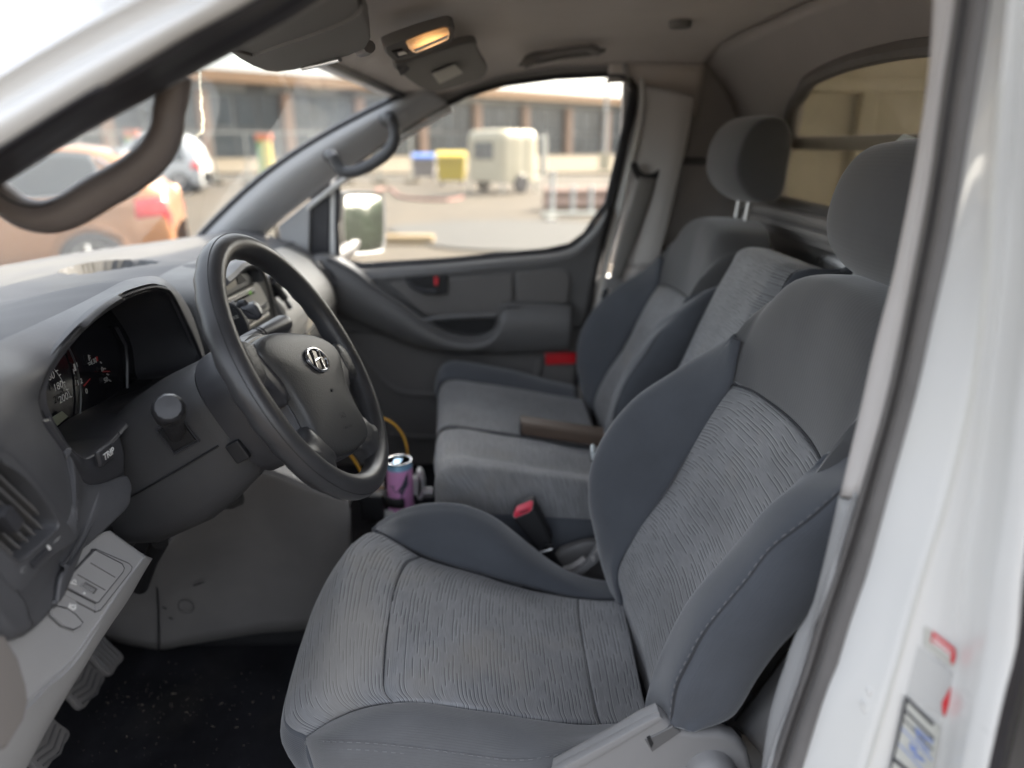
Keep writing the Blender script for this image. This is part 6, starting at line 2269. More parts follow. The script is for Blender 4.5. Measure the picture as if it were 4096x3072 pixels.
mr.inputs[3].default_value = .42; mr.inputs[4].default_value = .05
mr.interpolation_type = 'SMOOTHERSTEP'
nt.links.new(ds.outputs['Value'], mr.inputs[0])
wv = nt.nodes.new('ShaderNodeTexWave'); wv.inputs['Scale'].default_value = 90; wv.bands_direction = 'X'
nt.links.new(tc.outputs['Object'], wv.inputs['Vector'])
mw = nt.nodes.new('ShaderNodeMapRange'); mw.inputs[3].default_value = .8; mw.inputs[4].default_value = 1.1
nt.links.new(wv.outputs['Fac'], mw.inputs[0])
mm = nt.nodes.new('ShaderNodeMath'); mm.operation = 'MULTIPLY'
nt.links.new(mr.outputs[0], mm.inputs[0]); nt.links.new(mw.outputs[0], mm.inputs[1])
nt.links.new(mm.outputs[0], b.inputs['Emission Strength'])
b.inputs['Emission Color'].default_value = (1.0, .46, .14, 1)
bm = bmesh.new()
add_dome(bm, PL, ln, [(1, 0), (1, .002), (.95, .0035), (.6, .0045), (.2, .005)])
obj('lamp_lens', bm, M['lens'], lamp)
bm = bmesh.new()
add_prism(bm, [lp(*p, d=.0105) for p in ((1652, 198), (1792, 138), (1790, 152), (1664, 206))], ln * .0004)
M['lens_clear'] = mat('clear_lens_edge', (.62, .58, .52), .3)
obj('lens_clear_edge', bm, M['lens_clear'], lamp, smooth=False)
bm = bmesh.new()
add_prism(bm, [lp(*p, d=.004) for p in ((1565, 200), (1606, 190), (1628, 212), (1588, 224))], ln * .004, .001)
sw = obj('lamp_switch', bm, M['black'], lamp)
bm = bmesh.new()
add_prism(bm, [lp(*p, d=.0085) for p in ((1588, 208), (1616, 200), (1626, 211), (1594, 220))], ln * .002, .0006)
obj('switch_rocker', bm, M['steel'], sw)

# ------------------------------------------------------------------ seat belt on the far pillar
sb = thing('seat_belt', 'grey seat belt hanging from the slot in the far door pillar', 'seat belt', at(2440, 1130, y=2.0))
bl_ = L([(2556, 705), (2530, 800), (2490, 920), (2455, 1050), (2438, 1110)], y=2.035)
br_ = L([(2628, 715), (2606, 800), (2562, 920), (2512, 1050), (2486, 1118)], y=2.035)
sheet('webbing', [bl_, [a.lerp(b, .5) + V((0, -.004, 0)) for a, b in zip(bl_, br_)], br_], 20, 6, M['belt'], sb, (0, 0, 1.4), .002)
bm = bmesh.new()
lo_ = closed(L([(2528, 665), (2545, 650), (2570, 690), (2610, 695), (2640, 672), (2652, 672), (2640, 710), (2610, 728), (2556, 722)], y=2.036), 40)
add_prism(bm, lo_, (0, .025, 0), .004, 2)
obj('belt_slot', bm, M['black'], sb)
bm = bmesh.new()
add_prism(bm, L([(2425, 1112), (2492, 1118), (2490, 1140), (2470, 1160), (2425, 1155)], y=2.02), (0, .018, 0), .004, 2)
obj('tongue_grip', bm, M['trim'], sb)
bm = bmesh.new()
add_prism(bm, L([(2410, 1155), (2436, 1150), (2428, 1195), (2412, 1205), (2404, 1190)], y=2.022), (0, .004, 0), .001)
obj('tongue_plate', bm, M['chrome'], sb)
d1 = L([(2398, 1200), (2385, 1300), (2362, 1440), (2345, 1560), (2330, 1650)], y=2.04)
d2 = L([(2418, 1200), (2410, 1300), (2400, 1440), (2388, 1560), (2372, 1650)], y=2.02)
sheet('lower_webbing', [d1, d2], 16, 4, M['trim'], sb, (0, 0, 1.3), .002)

# ------------------------------------------------------------------ buckle between the seats
bk = thing('seat_belt_buckle', 'black buckle with a red PRESS button on a stalk beside the driver seat', 'seat belt buckle', at(2200, 2230, y=1.19))
YB = 1.185
q = lambda x, y: (1400 + x / 1.659, 1400 + y / 1.659)
A, B, C_, D_ = q(1075, 1120), q(1215, 1035), q(1335, 1285), q(1245, 1340)
axis = (at(*q(1145, 1075), y=YB) - at(*q(1292, 1315), y=YB)).normalized()
bm = bmesh.new()
body_px = [q(*p) for p in ((1075, 1112), (1100, 1070), (1195, 1030), (1218, 1035), (1240, 1080), (1330, 1255), (1338, 1290), (1322, 1312), (1262, 1342), (1245, 1335), (1100, 1150))]
add_prism(bm, L(body_px, y=YB - .012), (.004, .030, .006), .005, 3)
bko = obj('buckle_body', bm, M['black'], bk)
side = V((0, -1, 0))
bm = bmesh.new()
tp = [q(*p) for p in ((1078, 1108), (1100, 1068), (1195, 1032), (1214, 1036), (1212, 1062), (1185, 1085), (1090, 1122))]
add_prism(bm, L(tp, y=YB - .0148), (.002, .012, .004), .002, 2)
obj('button_frame', bm, M['silver'], bko)
bm = bmesh.new()
tp = [q(*p) for p in ((1084, 1104), (1102, 1072), (1192, 1036), (1210, 1041), (1206, 1062), (1184, 1081), (1094, 1117))]
add_prism(bm, L(tp, y=YB - .0195), (.002, .012, .006), .0015, 2)
M['press'] = mat('red_press_button', (.68, .05, .09), .35)
bt = obj('release_button', bm, M['press'], bko)
pa, pb_ = at(*q(1115, 1072), y=YB - .0202), at(*q(1200, 1042), y=YB - .0202)
text_obj('PRESS', .0065, (pa + pb_) / 2 + V((-.001, -.0006, -.0045)), pb_ - pa, V((0, -.2, 1)), M['ink'], bko, 'button_lettering', .0003)
bm = bmesh.new()
add_tube(bm, [at(*q(1290, 1320), y=YB), at(*q(1340, 1390), y=YB + .01), at(*q(1400, 1470), y=YB + .02), at(*q(1430, 1520), y=YB + .03)], [.012, .011, .010, .010], 10, flat=((0, 1, 0), .5))
obj('buckle_stalk', bm, M['black'], bk)
bm = bmesh.new()
add_tube(bm, [at(*q(1262, 1342), y=YB - .012), at(*q(1340, 1318), y=YB - .010)], .0035, 8)
add_lathe(bm, [(.0, 0), (.004, 0), (.004, .002), (.0, .002)], at(*q(1315, 1296), y=YB - .014), (0, -1, 0), 12)
obj('buckle_ferrule', bm, M['steel'], bk)
# rail trim visible in the gap behind the buckle
tr_ = thing('handbrake_console', 'low grey plastic console between the driver seat and the bench', 'console', at(2330, 2250, y=1.2))
sheet('console_top', [L([(2230, 2190), (2330, 2155), (2420, 2150), (2560, 2150)], y=1.215), L([(2215, 2235), (2320, 2195), (2420, 2185), (2560, 2185)], y=1.20), L([(2210, 2330), (2320, 2330), (2440, 2340), (2560, 2350)], y=1.20)], 14, 12, M['trim_dark'], tr_, (0, 0, 1.4), .01)
bm = bmesh.new()
add_prism(bm, L([q(*p) for p in ((1465, 1490), (1530, 1455), (1590, 1395), (1640, 1310), (1690, 1235), (1720, 1240), (1720, 1330), (1640, 1420), (1560, 1485), (1500, 1515))], y=1.165), (0, .02, 0), .004, 2)
obj('rail_cover', bm, M['trim'], tr_)
bm = bmesh.new()
add_prism(bm, L([q(*p) for p in ((1635, 1330), (1690, 1265), (1700, 1290), (1650, 1365))], y=1.162), (0, .006, 0), .001)
add_prism(bm, L([q(*p) for p in ((1600, 1385), (1622, 1372), (1632, 1395), (1612, 1412))], y=1.160), (0, .006, 0), .001)
obj('rail_latch', bm, M['pillar_trim'], tr_)
bm = bmesh.new()
add_tube(bm, L([q(*p) for p in ((1420, 1455), (1470, 1440), (1520, 1410), (1560, 1380))], y=1.18), .006, 8)
obj('rail_cable', bm, M['pillar_trim'], tr_)

# ------------------------------------------------------------------ can, holder, cable, bracket
c10 = lambda x, y: (1400 + x / 2.764, 1600 + y / 2.764)
ctop = at(*c10(538, 660), y=1.33)
CR, CHT = .0268, .135
can = thing('drink_can', 'slim purple drink can with a pale blue ring pull, beside the steering wheel', 'drink can', ctop + V((0, 0, -CHT)))
M['can'] = mat('purple_can', (.78, .36, .68), .33, metal=.1, coat=.3, var=(30, .06))
M['can_blue'] = mat('pale_blue_metal', (.30, .55, .78), .3, metal=.4)
M['can_lid'] = mat('can_lid', (.80, .80, .80), .22, metal=1.0)
M['can_print'] = mat('can_dark_print', (.06, .065, .09), .45)
base = ctop + V((0, 0, -CHT))
bm = bmesh.new()
add_lathe(bm, [(.0, .0), (.020, .0), (.0245, .004), (CR, .012), (CR, CHT - .016)], base, n=40)
cb_ = obj('can_body', bm, M['can'], can)
bm = bmesh.new()
add_lathe(bm, [(CR, CHT - .016), (CR - .0003, CHT - .013), (.0250, CHT - .005), (.0250, CHT - .004)], base, n=40)
obj('can_shoulder', bm, M['can_blue'], can)
bm = bmesh.new()
add_lathe(bm, [(.0250, CHT - .004), (.0262, CHT - .002), (.0262, CHT), (.0245, CHT), (.0235, CHT - .005), (.0, CHT - .005)], base, n=40)
obj('can_lid', bm, M['can_lid'], can)
bm = bmesh.new()
tdir = V((-.2, -1, 0)).normalized(); tx = V((-tdir.y, tdir.x, 0))
tcn = ctop + V((-.002, -.004, -.0025))
for s0, s1, w in ((-.010, .012, .008),):
    add_prism(bm, closed([tcn + tdir * s0 - tx * w, tcn + tdir * s1 - tx * w * .8, tcn + tdir * (s1 + .004), tcn + tdir * s1 + tx * w * .8, tcn + tdir * s0 + tx * w], 24), (0, 0, .0022), .0006, 1)
obj('ring_pull', bm, M['can_blue'], can)
bm = bmesh.new()
add_prism(bm, closed([tcn + tdir * (.006) + V((a, b, .0026)) for a, b in ((-.004, 0), (0, .003), (.004, 0), (0, -.003))], 16), (0, 0, .0004))
obj('ring_pull_hole', bm, M['can_lid'], can)
bm = bmesh.new()
add_prism(bm, closed([tcn + tdir * .017 + V((a, b, -.002)) for a, b in ((-.009, 0), (0, .004), (.009, 0), (0, -.004))], 16), (0, 0, .0004))
obj('can_opening', bm, M['black'], can)


def on_can(px, py, lift=.0006):
    """where a sight line meets the can wall"""
    d = at(px, py, y=1) - _O
    ox, oy = _O.x - base.x, _O.y - base.y
    a = d.x ** 2 + d.y ** 2; b2 = 2 * (ox * d.x + oy * d.y); c2 = ox * ox + oy * oy - (CR + lift) ** 2
    disc = b2 * b2 - 4 * a * c2
    if disc < 0:
        t = -b2 / (2 * a)
    else:
        t = (-b2 - math.sqrt(disc)) / (2 * a)
    return _O + d * t


def can_print(name, pts, m):
    P = [on_can(*c10(*p)) for p in pts]
    ax_ = V((base.x, base.y, 0))
    bm = bmesh.new()
    add_prism(bm, P, (0, 0.0006, 0))
    bmesh.ops.triangulate(bm, faces=bm.faces)
    bmesh.ops.subdivide_edges(bm, edges=bm.edges, cuts=1)
    return obj(name, bm, m, cb_, smooth=False)


can_print('dark_emblem', ((640, 800), (612, 850), (590, 910), (570, 950), (545, 985), (532, 1005), (548, 1035), (570, 1045), (556, 1090), (536, 1115), (550, 1118), (575, 1085), (590, 1040), (602, 1010), (610, 985), (630, 960), (642, 930)), M['can_print'])
bm = bmesh.new()
add_tube(bm, [on_can(*c10(x, y)) for x, y in ((535, 1008), (510, 1022), (488, 1012), (478, 985), (488, 955), (475, 965), (462, 955), (442, 958))], .0008, 5)
obj('dark_line_emblem', bm, M['can_print'], cb_)
can_print('white_panel', ((382, 1215), (482, 1222), (480, 1345), (385, 1345)), M['print_white'])
hold = thing('cup_holder', 'black ring cup holder clasping the purple can', 'cup holder', ctop + V((-.03, 0, -.10)))
for z, r in ((-.083, .0315), (-.128, .029)):
    bm = bmesh.new()
    cc = ctop + V((0, 0, z))
    hgt = .020 if z > -.1 else .008
    R0 = [(cc + V((r * math.cos(a), r * math.sin(a), 0))) for a in [math.radians(-70 - 12 * k) for k in range(20)]]
    Gh = [[p + V((0, 0, hgt / 2)) for p in R0], [p + V((0, 0, -hgt / 2)) for p in R0]]
    add_grid(bm, Gh)
    o = obj('holder_ring', bm, M['black'], hold, kind='keep'); solid(o, .004, 1)
bm = bmesh.new()
add_box(bm, ctop + V((-.060, .0, -.105)), (.05, .03, .06), .008)
add_box(bm, ctop + V((-.02, .0, -.142)), (.09, .03, .006), .002)
obj('holder_arm', bm, M['black'], hold)
cable = thing('charging_cable', 'yellow cable looping behind the purple can', 'cable', ctop + V((0, .1, 0)))
bm = bmesh.new()
P = L([(1360, 1760, 1.2), (1385, 1800, 1.22), (1420, 1845, 1.25), (1445, 1890, 1.28), (1470, 1960, 1.34), (1500, 2010, 1.42), (1545, 1990, 1.5), (1600, 1950, 1.5), (1640, 1900, 1.46), (1632, 1830, 1.42), (1625, 1780, 1.4), (1605, 1730, 1.38), (1570, 1692, 1.36), (1530, 1672, 1.34), (1480, 1665, 1.3), (1430, 1690, 1.25), (1390, 1720, 1.22)], y=1.4)
add_tube(bm, resample(P, 90), .0030, 8)
M['yellow'] = mat('yellow_cable', (.66, .36, .045), .45)
obj('cable_loop', bm, M['yellow'], cable)
bm = bmesh.new()
add_tube(bm, L([c10(300, 966), c10(340, 968), c10(372, 970)], y=1.40), .0022, 6)
obj('cable_tail', bm, M['yellow'], cable)
brk = thing('white_bracket', 'white plastic clamp behind the purple can', 'phone clamp', at(*c10(740, 950), y=1.42))
bm = bmesh.new()
add_prism(bm, L([c10(*p) for p in ((640, 900), (720, 850), (752, 880), (755, 1000), (740, 1080), (700, 1050), (640, 1030))], y=1.42), (0, .02, 0), .004, 2)
obj('clamp_plate', bm, M['print_white'], brk)
bm = bmesh.new()
add_prism(bm, closed(L([c10(*p) for p in ((730, 810), (770, 800), (805, 860), (822, 950), (815, 1060), (790, 1105), (740, 1095), (770, 1030), (778, 950), (765, 870))], y=1.405), 36), (0, .03, 0), .003, 2)
obj('clamp_jaw', bm, M['print_white'], brk)
bm = bmesh.new()
add_lathe(bm, [(.0, -.004), (.012, -.004), (.012, .016), (.0, .016)], at(*c10(835, 1020), y=1.41), (1, 0, 0), 14)
obj('clamp_knob', bm, M['silver'], brk)
bm = bmesh.new()
add_prism(bm, L([c10(*p) for p in ((240, 985), (300, 950), (355, 905), (365, 1005), (330, 1040), (250, 1060))], y=1.40), (0, .02, 0), .003, 2)
obj('clamp_foot', bm, M['print_white'], brk)

# ------------------------------------------------------------------ phone holders on the dash
pm = thing('phone_mount', 'black suction phone mount in front of the radio, behind the steering wheel', 'phone holder', at(980, 1260, y=1.1), 'phone mounts on the dashboard')
bm = bmesh.new()
add_prism(bm, closed(L([c9(*p) for p in ((60, 800), (150, 815), (230, 900), (290, 1000), (330, 1090), (350, 1200), (340, 1290), (250, 1370), (150, 1300), (60, 1100))], y=1.09), 44), (-.004, .02, 0), .004, 2)
cp = obj('mount_cup', bm, M['black'], pm)
bm = bmesh.new()
add_prism(bm, L([c9(*p) for p in ((205, 850), (400, 795), (470, 840), (540, 950), (530, 1010), (470, 1055), (330, 1035), (270, 960), (230, 900))], y=1.07), (-.006, .03, 0), .007, 3)
obj('mount_jaw', bm, M['smooth_dark'], pm)
bm = bmesh.new()
add_tube(bm, L([c9(*p) for p in ((215, 840), (235, 790), (275, 780), (300, 815))], y=1.08), .006, 10)
obj('mount_joint', bm, M['black'], pm)
text_obj('KE', .0075, at(*c9(160, 995), y=1.0885), V((.8, .25, .35)), V((-.3, 0, 1)), M['faint'], cp, 'mount_lettering', .0003)
pm2 = thing('phone_mount', 'black vent clip phone mount on the grey dash beyond the radio', 'phone holder', at(1110, 1180, y=1.5), 'phone mounts on the dashboard')
XM = -.44
bm = bmesh.new()
add_lathe(bm, [(.0, 0), (.024, 0), (.026, .004), (.024, .010), (.0, .012)], at(*c9(690, 530), y=1.50), (1, -.25, .2), 26)
obj('mount_disc', bm, M['piano'], pm2)
for a, b, w in (((700, 470), (880, 720), .009), ((600, 600), (720, 660), .007), ((560, 580), (640, 650), .006), ((650, 620), (800, 600), .008)):
    bm = bmesh.new()
    pa, pb_ = at(*c9(*a), y=1.49), at(*c9(*b), y=1.51)
    add_tube(bm, [pa, pa.lerp(pb_, .5), pb_], w, 8)
    obj('mount_arm', bm, M['black'], pm2)
bm = bmesh.new()
add_prism(bm, L([c9(*p) for p in ((865, 770), (910, 725), (950, 760), (1000, 830), (990, 870), (930, 895))], y=1.51), (-.004, .012, 0), .004, 2)
obj('mount_foot', bm, M['smooth_dark'], pm2)

# ------------------------------------------------------------------ pedals
for i, (c, lab) in enumerate((((430, 2625), 'ribbed accelerator pedal against the black carpet, farthest pedal'), ((330, 2725), 'rubber brake pedal in the middle of the three pedals'), ((175, 2960), 'rubber clutch pedal, nearest the door'))):
    p = at(*c, z=.60)
    pd = thing('pedal', lab, 'pedal', p, 'pedals in the footwell')
    u = V((.55, .0, -.83)).normalized()
    v = V((0, 1, 0))
    nrm = u.cross(v).normalized()
    if nrm.x < 0: nrm = -nrm
    w_, h_ = (.050, .095) if i == 0 else (.075, .060)
    q_ = p + (V((-.012, 0, .02)) if i == 0 else V())
    bm = bmesh.new()
    add_prism(bm, closed([q_ + v * a * w_ / 2 + u * b * h_ / 2 for a, b in ((-1, -1), (0, -1.05), (1, -1), (1.02, 0), (1, 1), (0, 1.05), (-1, 1), (-1.02, 0))], 32), -nrm * .012, .003, 2)
    po = obj('pedal_pad', bm, M['rubber_worn'], pd)
    for t in range(5):
        bm = bmesh.new()
        if i == 0:
            a_ = q_ + v * (-.4 + .2 * t) * w_ + nrm * .001
            add_tube(bm, [a_ - u * h_ * .42, a_ + u * h_ * .42], .0026, 6)
        else:
            a_ = q_ + u * (-.4 + .2 * t) * h_ + nrm * .001
            add_tube(bm, [a_ - v * w_ * .42, a_ + u * .01, a_ + v * w_ * .42], .0022, 6)
        obj('tread_rib', bm, M['trim_dark'], po)
    bm = bmesh.new()
    add_tube(bm, [q_ - nrm * .012 - u * .01, q_ - nrm * .06 - u * .10, q_ - nrm * .10 - u * .30], .009, 8)
    obj('pedal_arm', bm, M['black'], pd)

# ------------------------------------------------------------------ things lying on the bench
bc = thing('brown_case', 'long flat brown leather case lying across the passenger bench', 'case', (.18, 1.56, .875))
bm = bmesh.new()
ca = [at(2082, 1726, y=1.56), at(2084, 1676, y=1.56)]
x0 = ca[0].x; zb, zt = ca[0].z, ca[1].z
xe = .40
zs_ = (at(2450, 1800, y=1.5).z - zb) / (at(2450, 1800, y=1.5).x - x0)
P = [V((x0, 1.535, zb)), V((x0, 1.535, zt)), V((xe, 1.48, zt + zs_ * (xe - x0))), V((xe, 1.48, zb + zs_ * (xe - x0)))]
add_prism(bm, P, (.0, .045, .004), .006, 3)
M['brown'] = mat('brown_leather', (.105, .07, .05), .55, grain=(300, .3, 'voronoi'), var=(14, .12))
obj('case_body', bm, M['brown'], bc)
bm = bmesh.new()
pe = [V((x0 - .002, 1.538, zb + .004)), V((x0 - .002, 1.538, zt - .004)), V((x0 - .002, 1.575, zt - .003)), V((x0 - .002, 1.575, zb + .006))]
add_prism(bm, pe, (.004, 0, 0), .001)
obj('case_end', bm, M['seamdark'], bc)
cb2 = thing('centre_belt_buckle', 'pale buckle of the middle belt on the bench beside the driver backrest', 'seat belt buckle', at(2385, 1835, y=1.33))
bm = bmesh.new()
add_prism(bm, L([(2362, 1808), (2372, 1802), (2405, 1832), (2412, 1850), (2400, 1862), (2366, 1840)], y=1.33), (.004, .03, .004), .003, 2)
M['pale_plate'] = mat('pale_buckle_face', (.66, .72, .74), .35)
obj('buckle_face', bm, M['pale_plate'], cb2)
bm = bmesh.new()
add_prism(bm, L([(2360, 1845), (2400, 1868), (2440, 1880), (2440, 1845), (2415, 1830)], y=1.335), (.006, .034, 0), .003, 2)
obj('buckle_body', bm, M['black'], cb2)
# white sheet standing in the cargo bay
wsht = thing('white_sheet', 'corner of a white sheet sticking up behind the nearest headrest', 'sheet', at(3600, 580, x=.655))
bm = bmesh.new()
add_prism(bm, L([(3530, 650), (3562, 580), (3608, 536), (3650, 552), (3705, 620), (3705, 1200), (3530, 1200)], x=.655), (.010, 0, 0), .003, 2)
M['sheet'] = mat('white_cloth', (.72, .78, .78), .8)
obj('folded_sheet', bm, M['sheet'], wsht)
# ================================================================== OUTSIDE: the yard, bins, cars, the long building
M['asphalt'] = mat('tan_asphalt', (.050, .042, .032), .9, spec=.2, var=(.35, .22), grain=(60, .3, 'noise'), dirt=(.8, (.072, .057, .04), .6))
M['asphalt_grey'] = mat('grey_asphalt', (.045, .045, .044), .9, spec=.2, var=(.7, .15), grain=(60, .3, 'noise'))
M['concrete'] = mat('pale_concrete', (.105, .084, .054), .9, spec=.2, var=(.8, .12))
M['kerb'] = mat('yellow_kerb', (.2, .14, .065), .8, var=(3, .15))
bm = bmesh.new()
add_grid(bm, [[V((x, y, .02 * mnoise.noise(V((x * .2, y * .2, 0))) if 4 < y < 60 and abs(x) < 40 else 0)) for x in [-900, -300, -120, -60] + list(range(-40, 41, 2)) + [60, 120, 300, 900]] for y in [-900, -300, -60, -20, 0] + list(range(4, 61, 2)) + [80, 120, 200, 400, 1400]])
o = obj('ground', bm, M['asphalt'], kind='structure')
bm = bmesh.new()
pts = L([(1560, 905), (1800, 885), (2100, 880), (2500, 900), (2700, 960), (2600, 1010), (2200, 1005), (1800, 990), (1640, 950)], z=.034)
bm.faces.new([bm.verts.new(p) for p in closed(pts, 40)])
obj('asphalt_patch', bm, M['asphalt_grey'], kind='structure', smooth=False)
bm = bmesh.new()
a, b, c, d = at(-2500, 700, z=0), at(5200, 700, z=0), at(5200, 628, z=0), at(-2500, 628, z=0)
add_prism(bm, [a, b, c, d], (0, 0, .13))
obj('pavement', bm, M['concrete'], kind='structure', smooth=False)
for px, py, w, lab in ((1612, 975, 1.0, 'short yellowish kerb stone on the yard close to the passenger door'), (1180, 690, 4.5, 'long pale kerb stone at the edge of the far pavement, left')):
    p = at(px, py, z=0)
    bm = bmesh.new()
    add_box(bm, p + V((0, 0, .06)), (w, .25, .16), .03)
    tag(obj('kerb_stone', bm, M['kerb']), lab, 'kerb')

# ---- the long building across the yard
bl = thing('long_building', 'long low store building with brown fascia, white band and glazed front', 'building', at(1650, 640, z=0))
ZT_ = 9.0
pA, pB = at(-900, 278 - 117 / 1694 * 1711, z=ZT_), at(2900, 422, z=ZT_)
pA.z = pB.z = 0
ux = (pB - pA).normalized(); un = V((-ux.y, ux.x, 0))
if un.y < 0: un = -un
LEN = (pB - pA).length
LEN0 = LEN
LEN = LEN * 1.9


def bp_(s, d, z): return pA + ux * s + un * d + V((0, 0, z))


def bbox(bm, s0, s1, d0, d1, z0, z1):
    add_prism(bm, [bp_(s0, d0, z0), bp_(s1, d0, z0), bp_(s1, d1, z0), bp_(s0, d1, z0)], (0, 0, z1 - z0))


M['wall_grey'] = mat('grey_cladding', (.075, .08, .082), .7, var=(.3, .15))
M['fascia'] = mat('brown_fascia', (.22, .13, .065), .7, var=(.4, .1))
M['band'] = mat('white_band', (.26, .275, .275), .6, var=(.5, .15))
M['column'] = mat('brown_column', (.20, .125, .085), .8)
M['shopglass'] = mat('shop_glass', (.032, .042, .05), .2, var=(.2, .3))
M['roofmat'] = mat('pale_roof', (.4, .38, .34), .8)
bm = bmesh.new(); bbox(bm, 0, LEN, .6, 30, 0, 8.6); obj('wall', bm, M['wall_grey'], bl, smooth=False)
bm = bmesh.new(); bbox(bm, -1, LEN + 1, -1.5, 31, ZT_ - 1.15, ZT_); obj('fascia', bm, M['fascia'], bl, smooth=False)
s = 0
rr = random.Random(8)
while s < LEN:
    w = rr.uniform(7, 16)
    bm = bmesh.new(); bbox(bm, s, min(s + w, LEN), .25, .6, 7.15, 7.75); obj('band_panel', bm, M['band'], bl, smooth=False)
    s += w + rr.choice((.05, .05, 2.5))
s = 2
k = 0
while s < LEN0:
    bm = bmesh.new(); bbox(bm, s, s + 1.1, -.5, .59, 0, 7.1); obj('column', bm, M['column'], bl, smooth=False)
    for q in range(3):
        a = s + 1.5 + q * 2.75
        bm = bmesh.new(); bbox(bm, a, a + 2.5, .45, .6, 3.3, 6.7); fr = obj('window', bm, M['wall_grey'] if (k + q) % 3 else M['band'], bl, smooth=False)
        bm = bmesh.new(); bbox(bm, a + .12, a + 2.38, .40, .449, 3.42, 6.58); obj('pane', bm, M['shopglass'], fr, smooth=False)
        bm = bmesh.new(); bbox(bm, a, a + 2.5, .45, .6, .4, 2.9); fr = obj('window', bm, M['wall_grey'], bl, smooth=False)
        bm = bmesh.new(); bbox(bm, a + .1, a + 2.4, .40, .449, .5, 2.8); obj('pane', bm, M['shopglass'], fr, smooth=False)
    k += 1
    s += 9.6

# ---- site fence
fn = thing('site_fence', 'pale wire mesh site fence in front of the long building', 'fence', at(950, 735, z=0))
M['galv'] = mat('galvanised_wire', (.30, .30, .27), .6)
P = [at(px, 738 - (px - 700) * .004, z=0) for px in range(-300, 1700, 130)]
for a in P:
    bm = bmesh.new(); add_tube(bm, [a, a + V((0, 0, 2.0))], .035, 6); obj('fence_post', bm, M['galv'], fn)
    bm = bmesh.new(); add_box(bm, a + V((0, 0, .07)), (.6, .22, .14), .03); obj('fence_foot', bm, M['concrete'], fn)
bm = bmesh.new(); add_tube(bm, [p + V((0, 0, 1.96)) for p in P], .03, 6); obj('fence_rail', bm, M['galv'], fn)
bm = bmesh.new(); add_tube(bm, [p + V((0, 0, .2)) for p in P], .025, 6); obj('fence_rail', bm, M['galv'], fn)
bm = bmesh.new()
for a, b in zip(P, P[1:]):
    for t in range(12):
        q_ = a.lerp(b, (t + .5) / 12)
        add_tube(bm, [q_ + V((0, 0, .2)), q_ + V((0, 0, 1.95))], .006, 3)
for z in (.6, 1.0, 1.4):
    add_tube(bm, [p + V((0, 0, z)) for p in P], .006, 3)
obj('fence_mesh', bm, M['galv'], fn, kind='stuff')


# ---- wheeled waste containers
def container(px, py, w, h, body, lid, label):
    p = at(px, py, z=0)
    t = thing('waste_container', label, 'waste bin', p, 'waste containers in the yard')
    bm = bmesh.new()
    z0, z1 = .18, h * .8
    a = [V((-w * .44, -.42, z0)), V((w * .44, -.42, z0)), V((w * .44, .42, z0)), V((-w * .44, .42, z0))]
    b = [V((-w * .5, -.5, z1)), V((w * .5, -.5, z1)), V((w * .5, .5, z1)), V((-w * .5, .5, z1))]
    va, vb_ = [bm.verts.new(p + q_) for q_ in a], [bm.verts.new(p + q_) for q_ in b]
    bm.faces.new(va); bm.faces.new(list(reversed(vb_)))
    for i in range(4): bm.faces.new((va[i], va[(i + 1) % 4], vb_[(i + 1) % 4], vb_[i]))
    bmesh.ops.bevel(bm, geom=list(bm.edges), offset=.04, segments=2, affect='EDGES')
    obj('bin_body', bm, body, t)
    bm = bmesh.new()
    prof = [(-.54, z1), (-.54, z1 + .08), (-.3, h * .97), (0, h), (.3, h * .97), (.54, z1 + .08), (.54, z1)]
    add_prism(bm, [p + V((-w * .52, y, z)) for y, z in prof], (w * 1.04, 0, 0), .02)
    obj('bin_lid', bm, lid, t)
    for sx in (-1, 1):
        for sy in (-1, 1):
            bm = bmesh.new(); add_lathe(bm, [(0, -.03), (.1, -.03), (.1, .03), (0, .03)], p + V((sx * w * .36, sy * .34, .1)), (1, 0, 0), 16); obj('castor', bm, M['rubber'], t)
        bm = bmesh.new(); add_tube(bm, [p + V((sx * w * .5, 0, z1 * .8)), p + V((sx * (w * .5 + .1), 0, z1 * .8))], .04, 8); obj('trunnion', bm, M['galv'], t)
    bm = bmesh.new(); add_tube(bm, [p + V((-w * .4, -.56, z1 - .06)), p + V((w * .4, -.56, z1 - .06))], .02, 6); obj('bin_handle', bm, body, t)
    return t


M['bin_blue'] = mat('blue_lid_plastic', (.04, .11, .36), .5)
M['bin_dark'] = mat('dark_bin_plastic', (.13, .12, .125), .6, var=(3, .3))
M['bin_yellow'] = mat('yellow_bin_plastic', (.36, .27, .01), .5, var=(2, .1))
container(1699, 722, 1.05, 1.16, M['bin_dark'], M['bin_blue'], 'dark waste container with a blue lid, seen through the passenger window')
container(1808, 742, 1.10, 1.28, M['bin_yellow'], M['bin_yellow'], 'yellow waste container between the blue lidded one and the white trailer')

# ---- white box trailer
p = at(2010, 778, z=0)
tr = thing('box_trailer', 'rounded white box trailer with one dark window, standing in the yard', 'trailer', p)
M['trailer'] = mat('cream_trailer_skin', (.36, .325, .235), .45, var=(1.5, .1))
ang = math.radians(40)
ex, ey = V((math.cos(ang), math.sin(ang), 0)), V((-math.sin(ang), math.cos(ang), 0))
Wx, Wy, Hh = 1.65, 1.95, 1.98


def tp3(a, b, z): return p + V((0, .2, 0)) + ex * a + ey * b + V((0, 0, z))


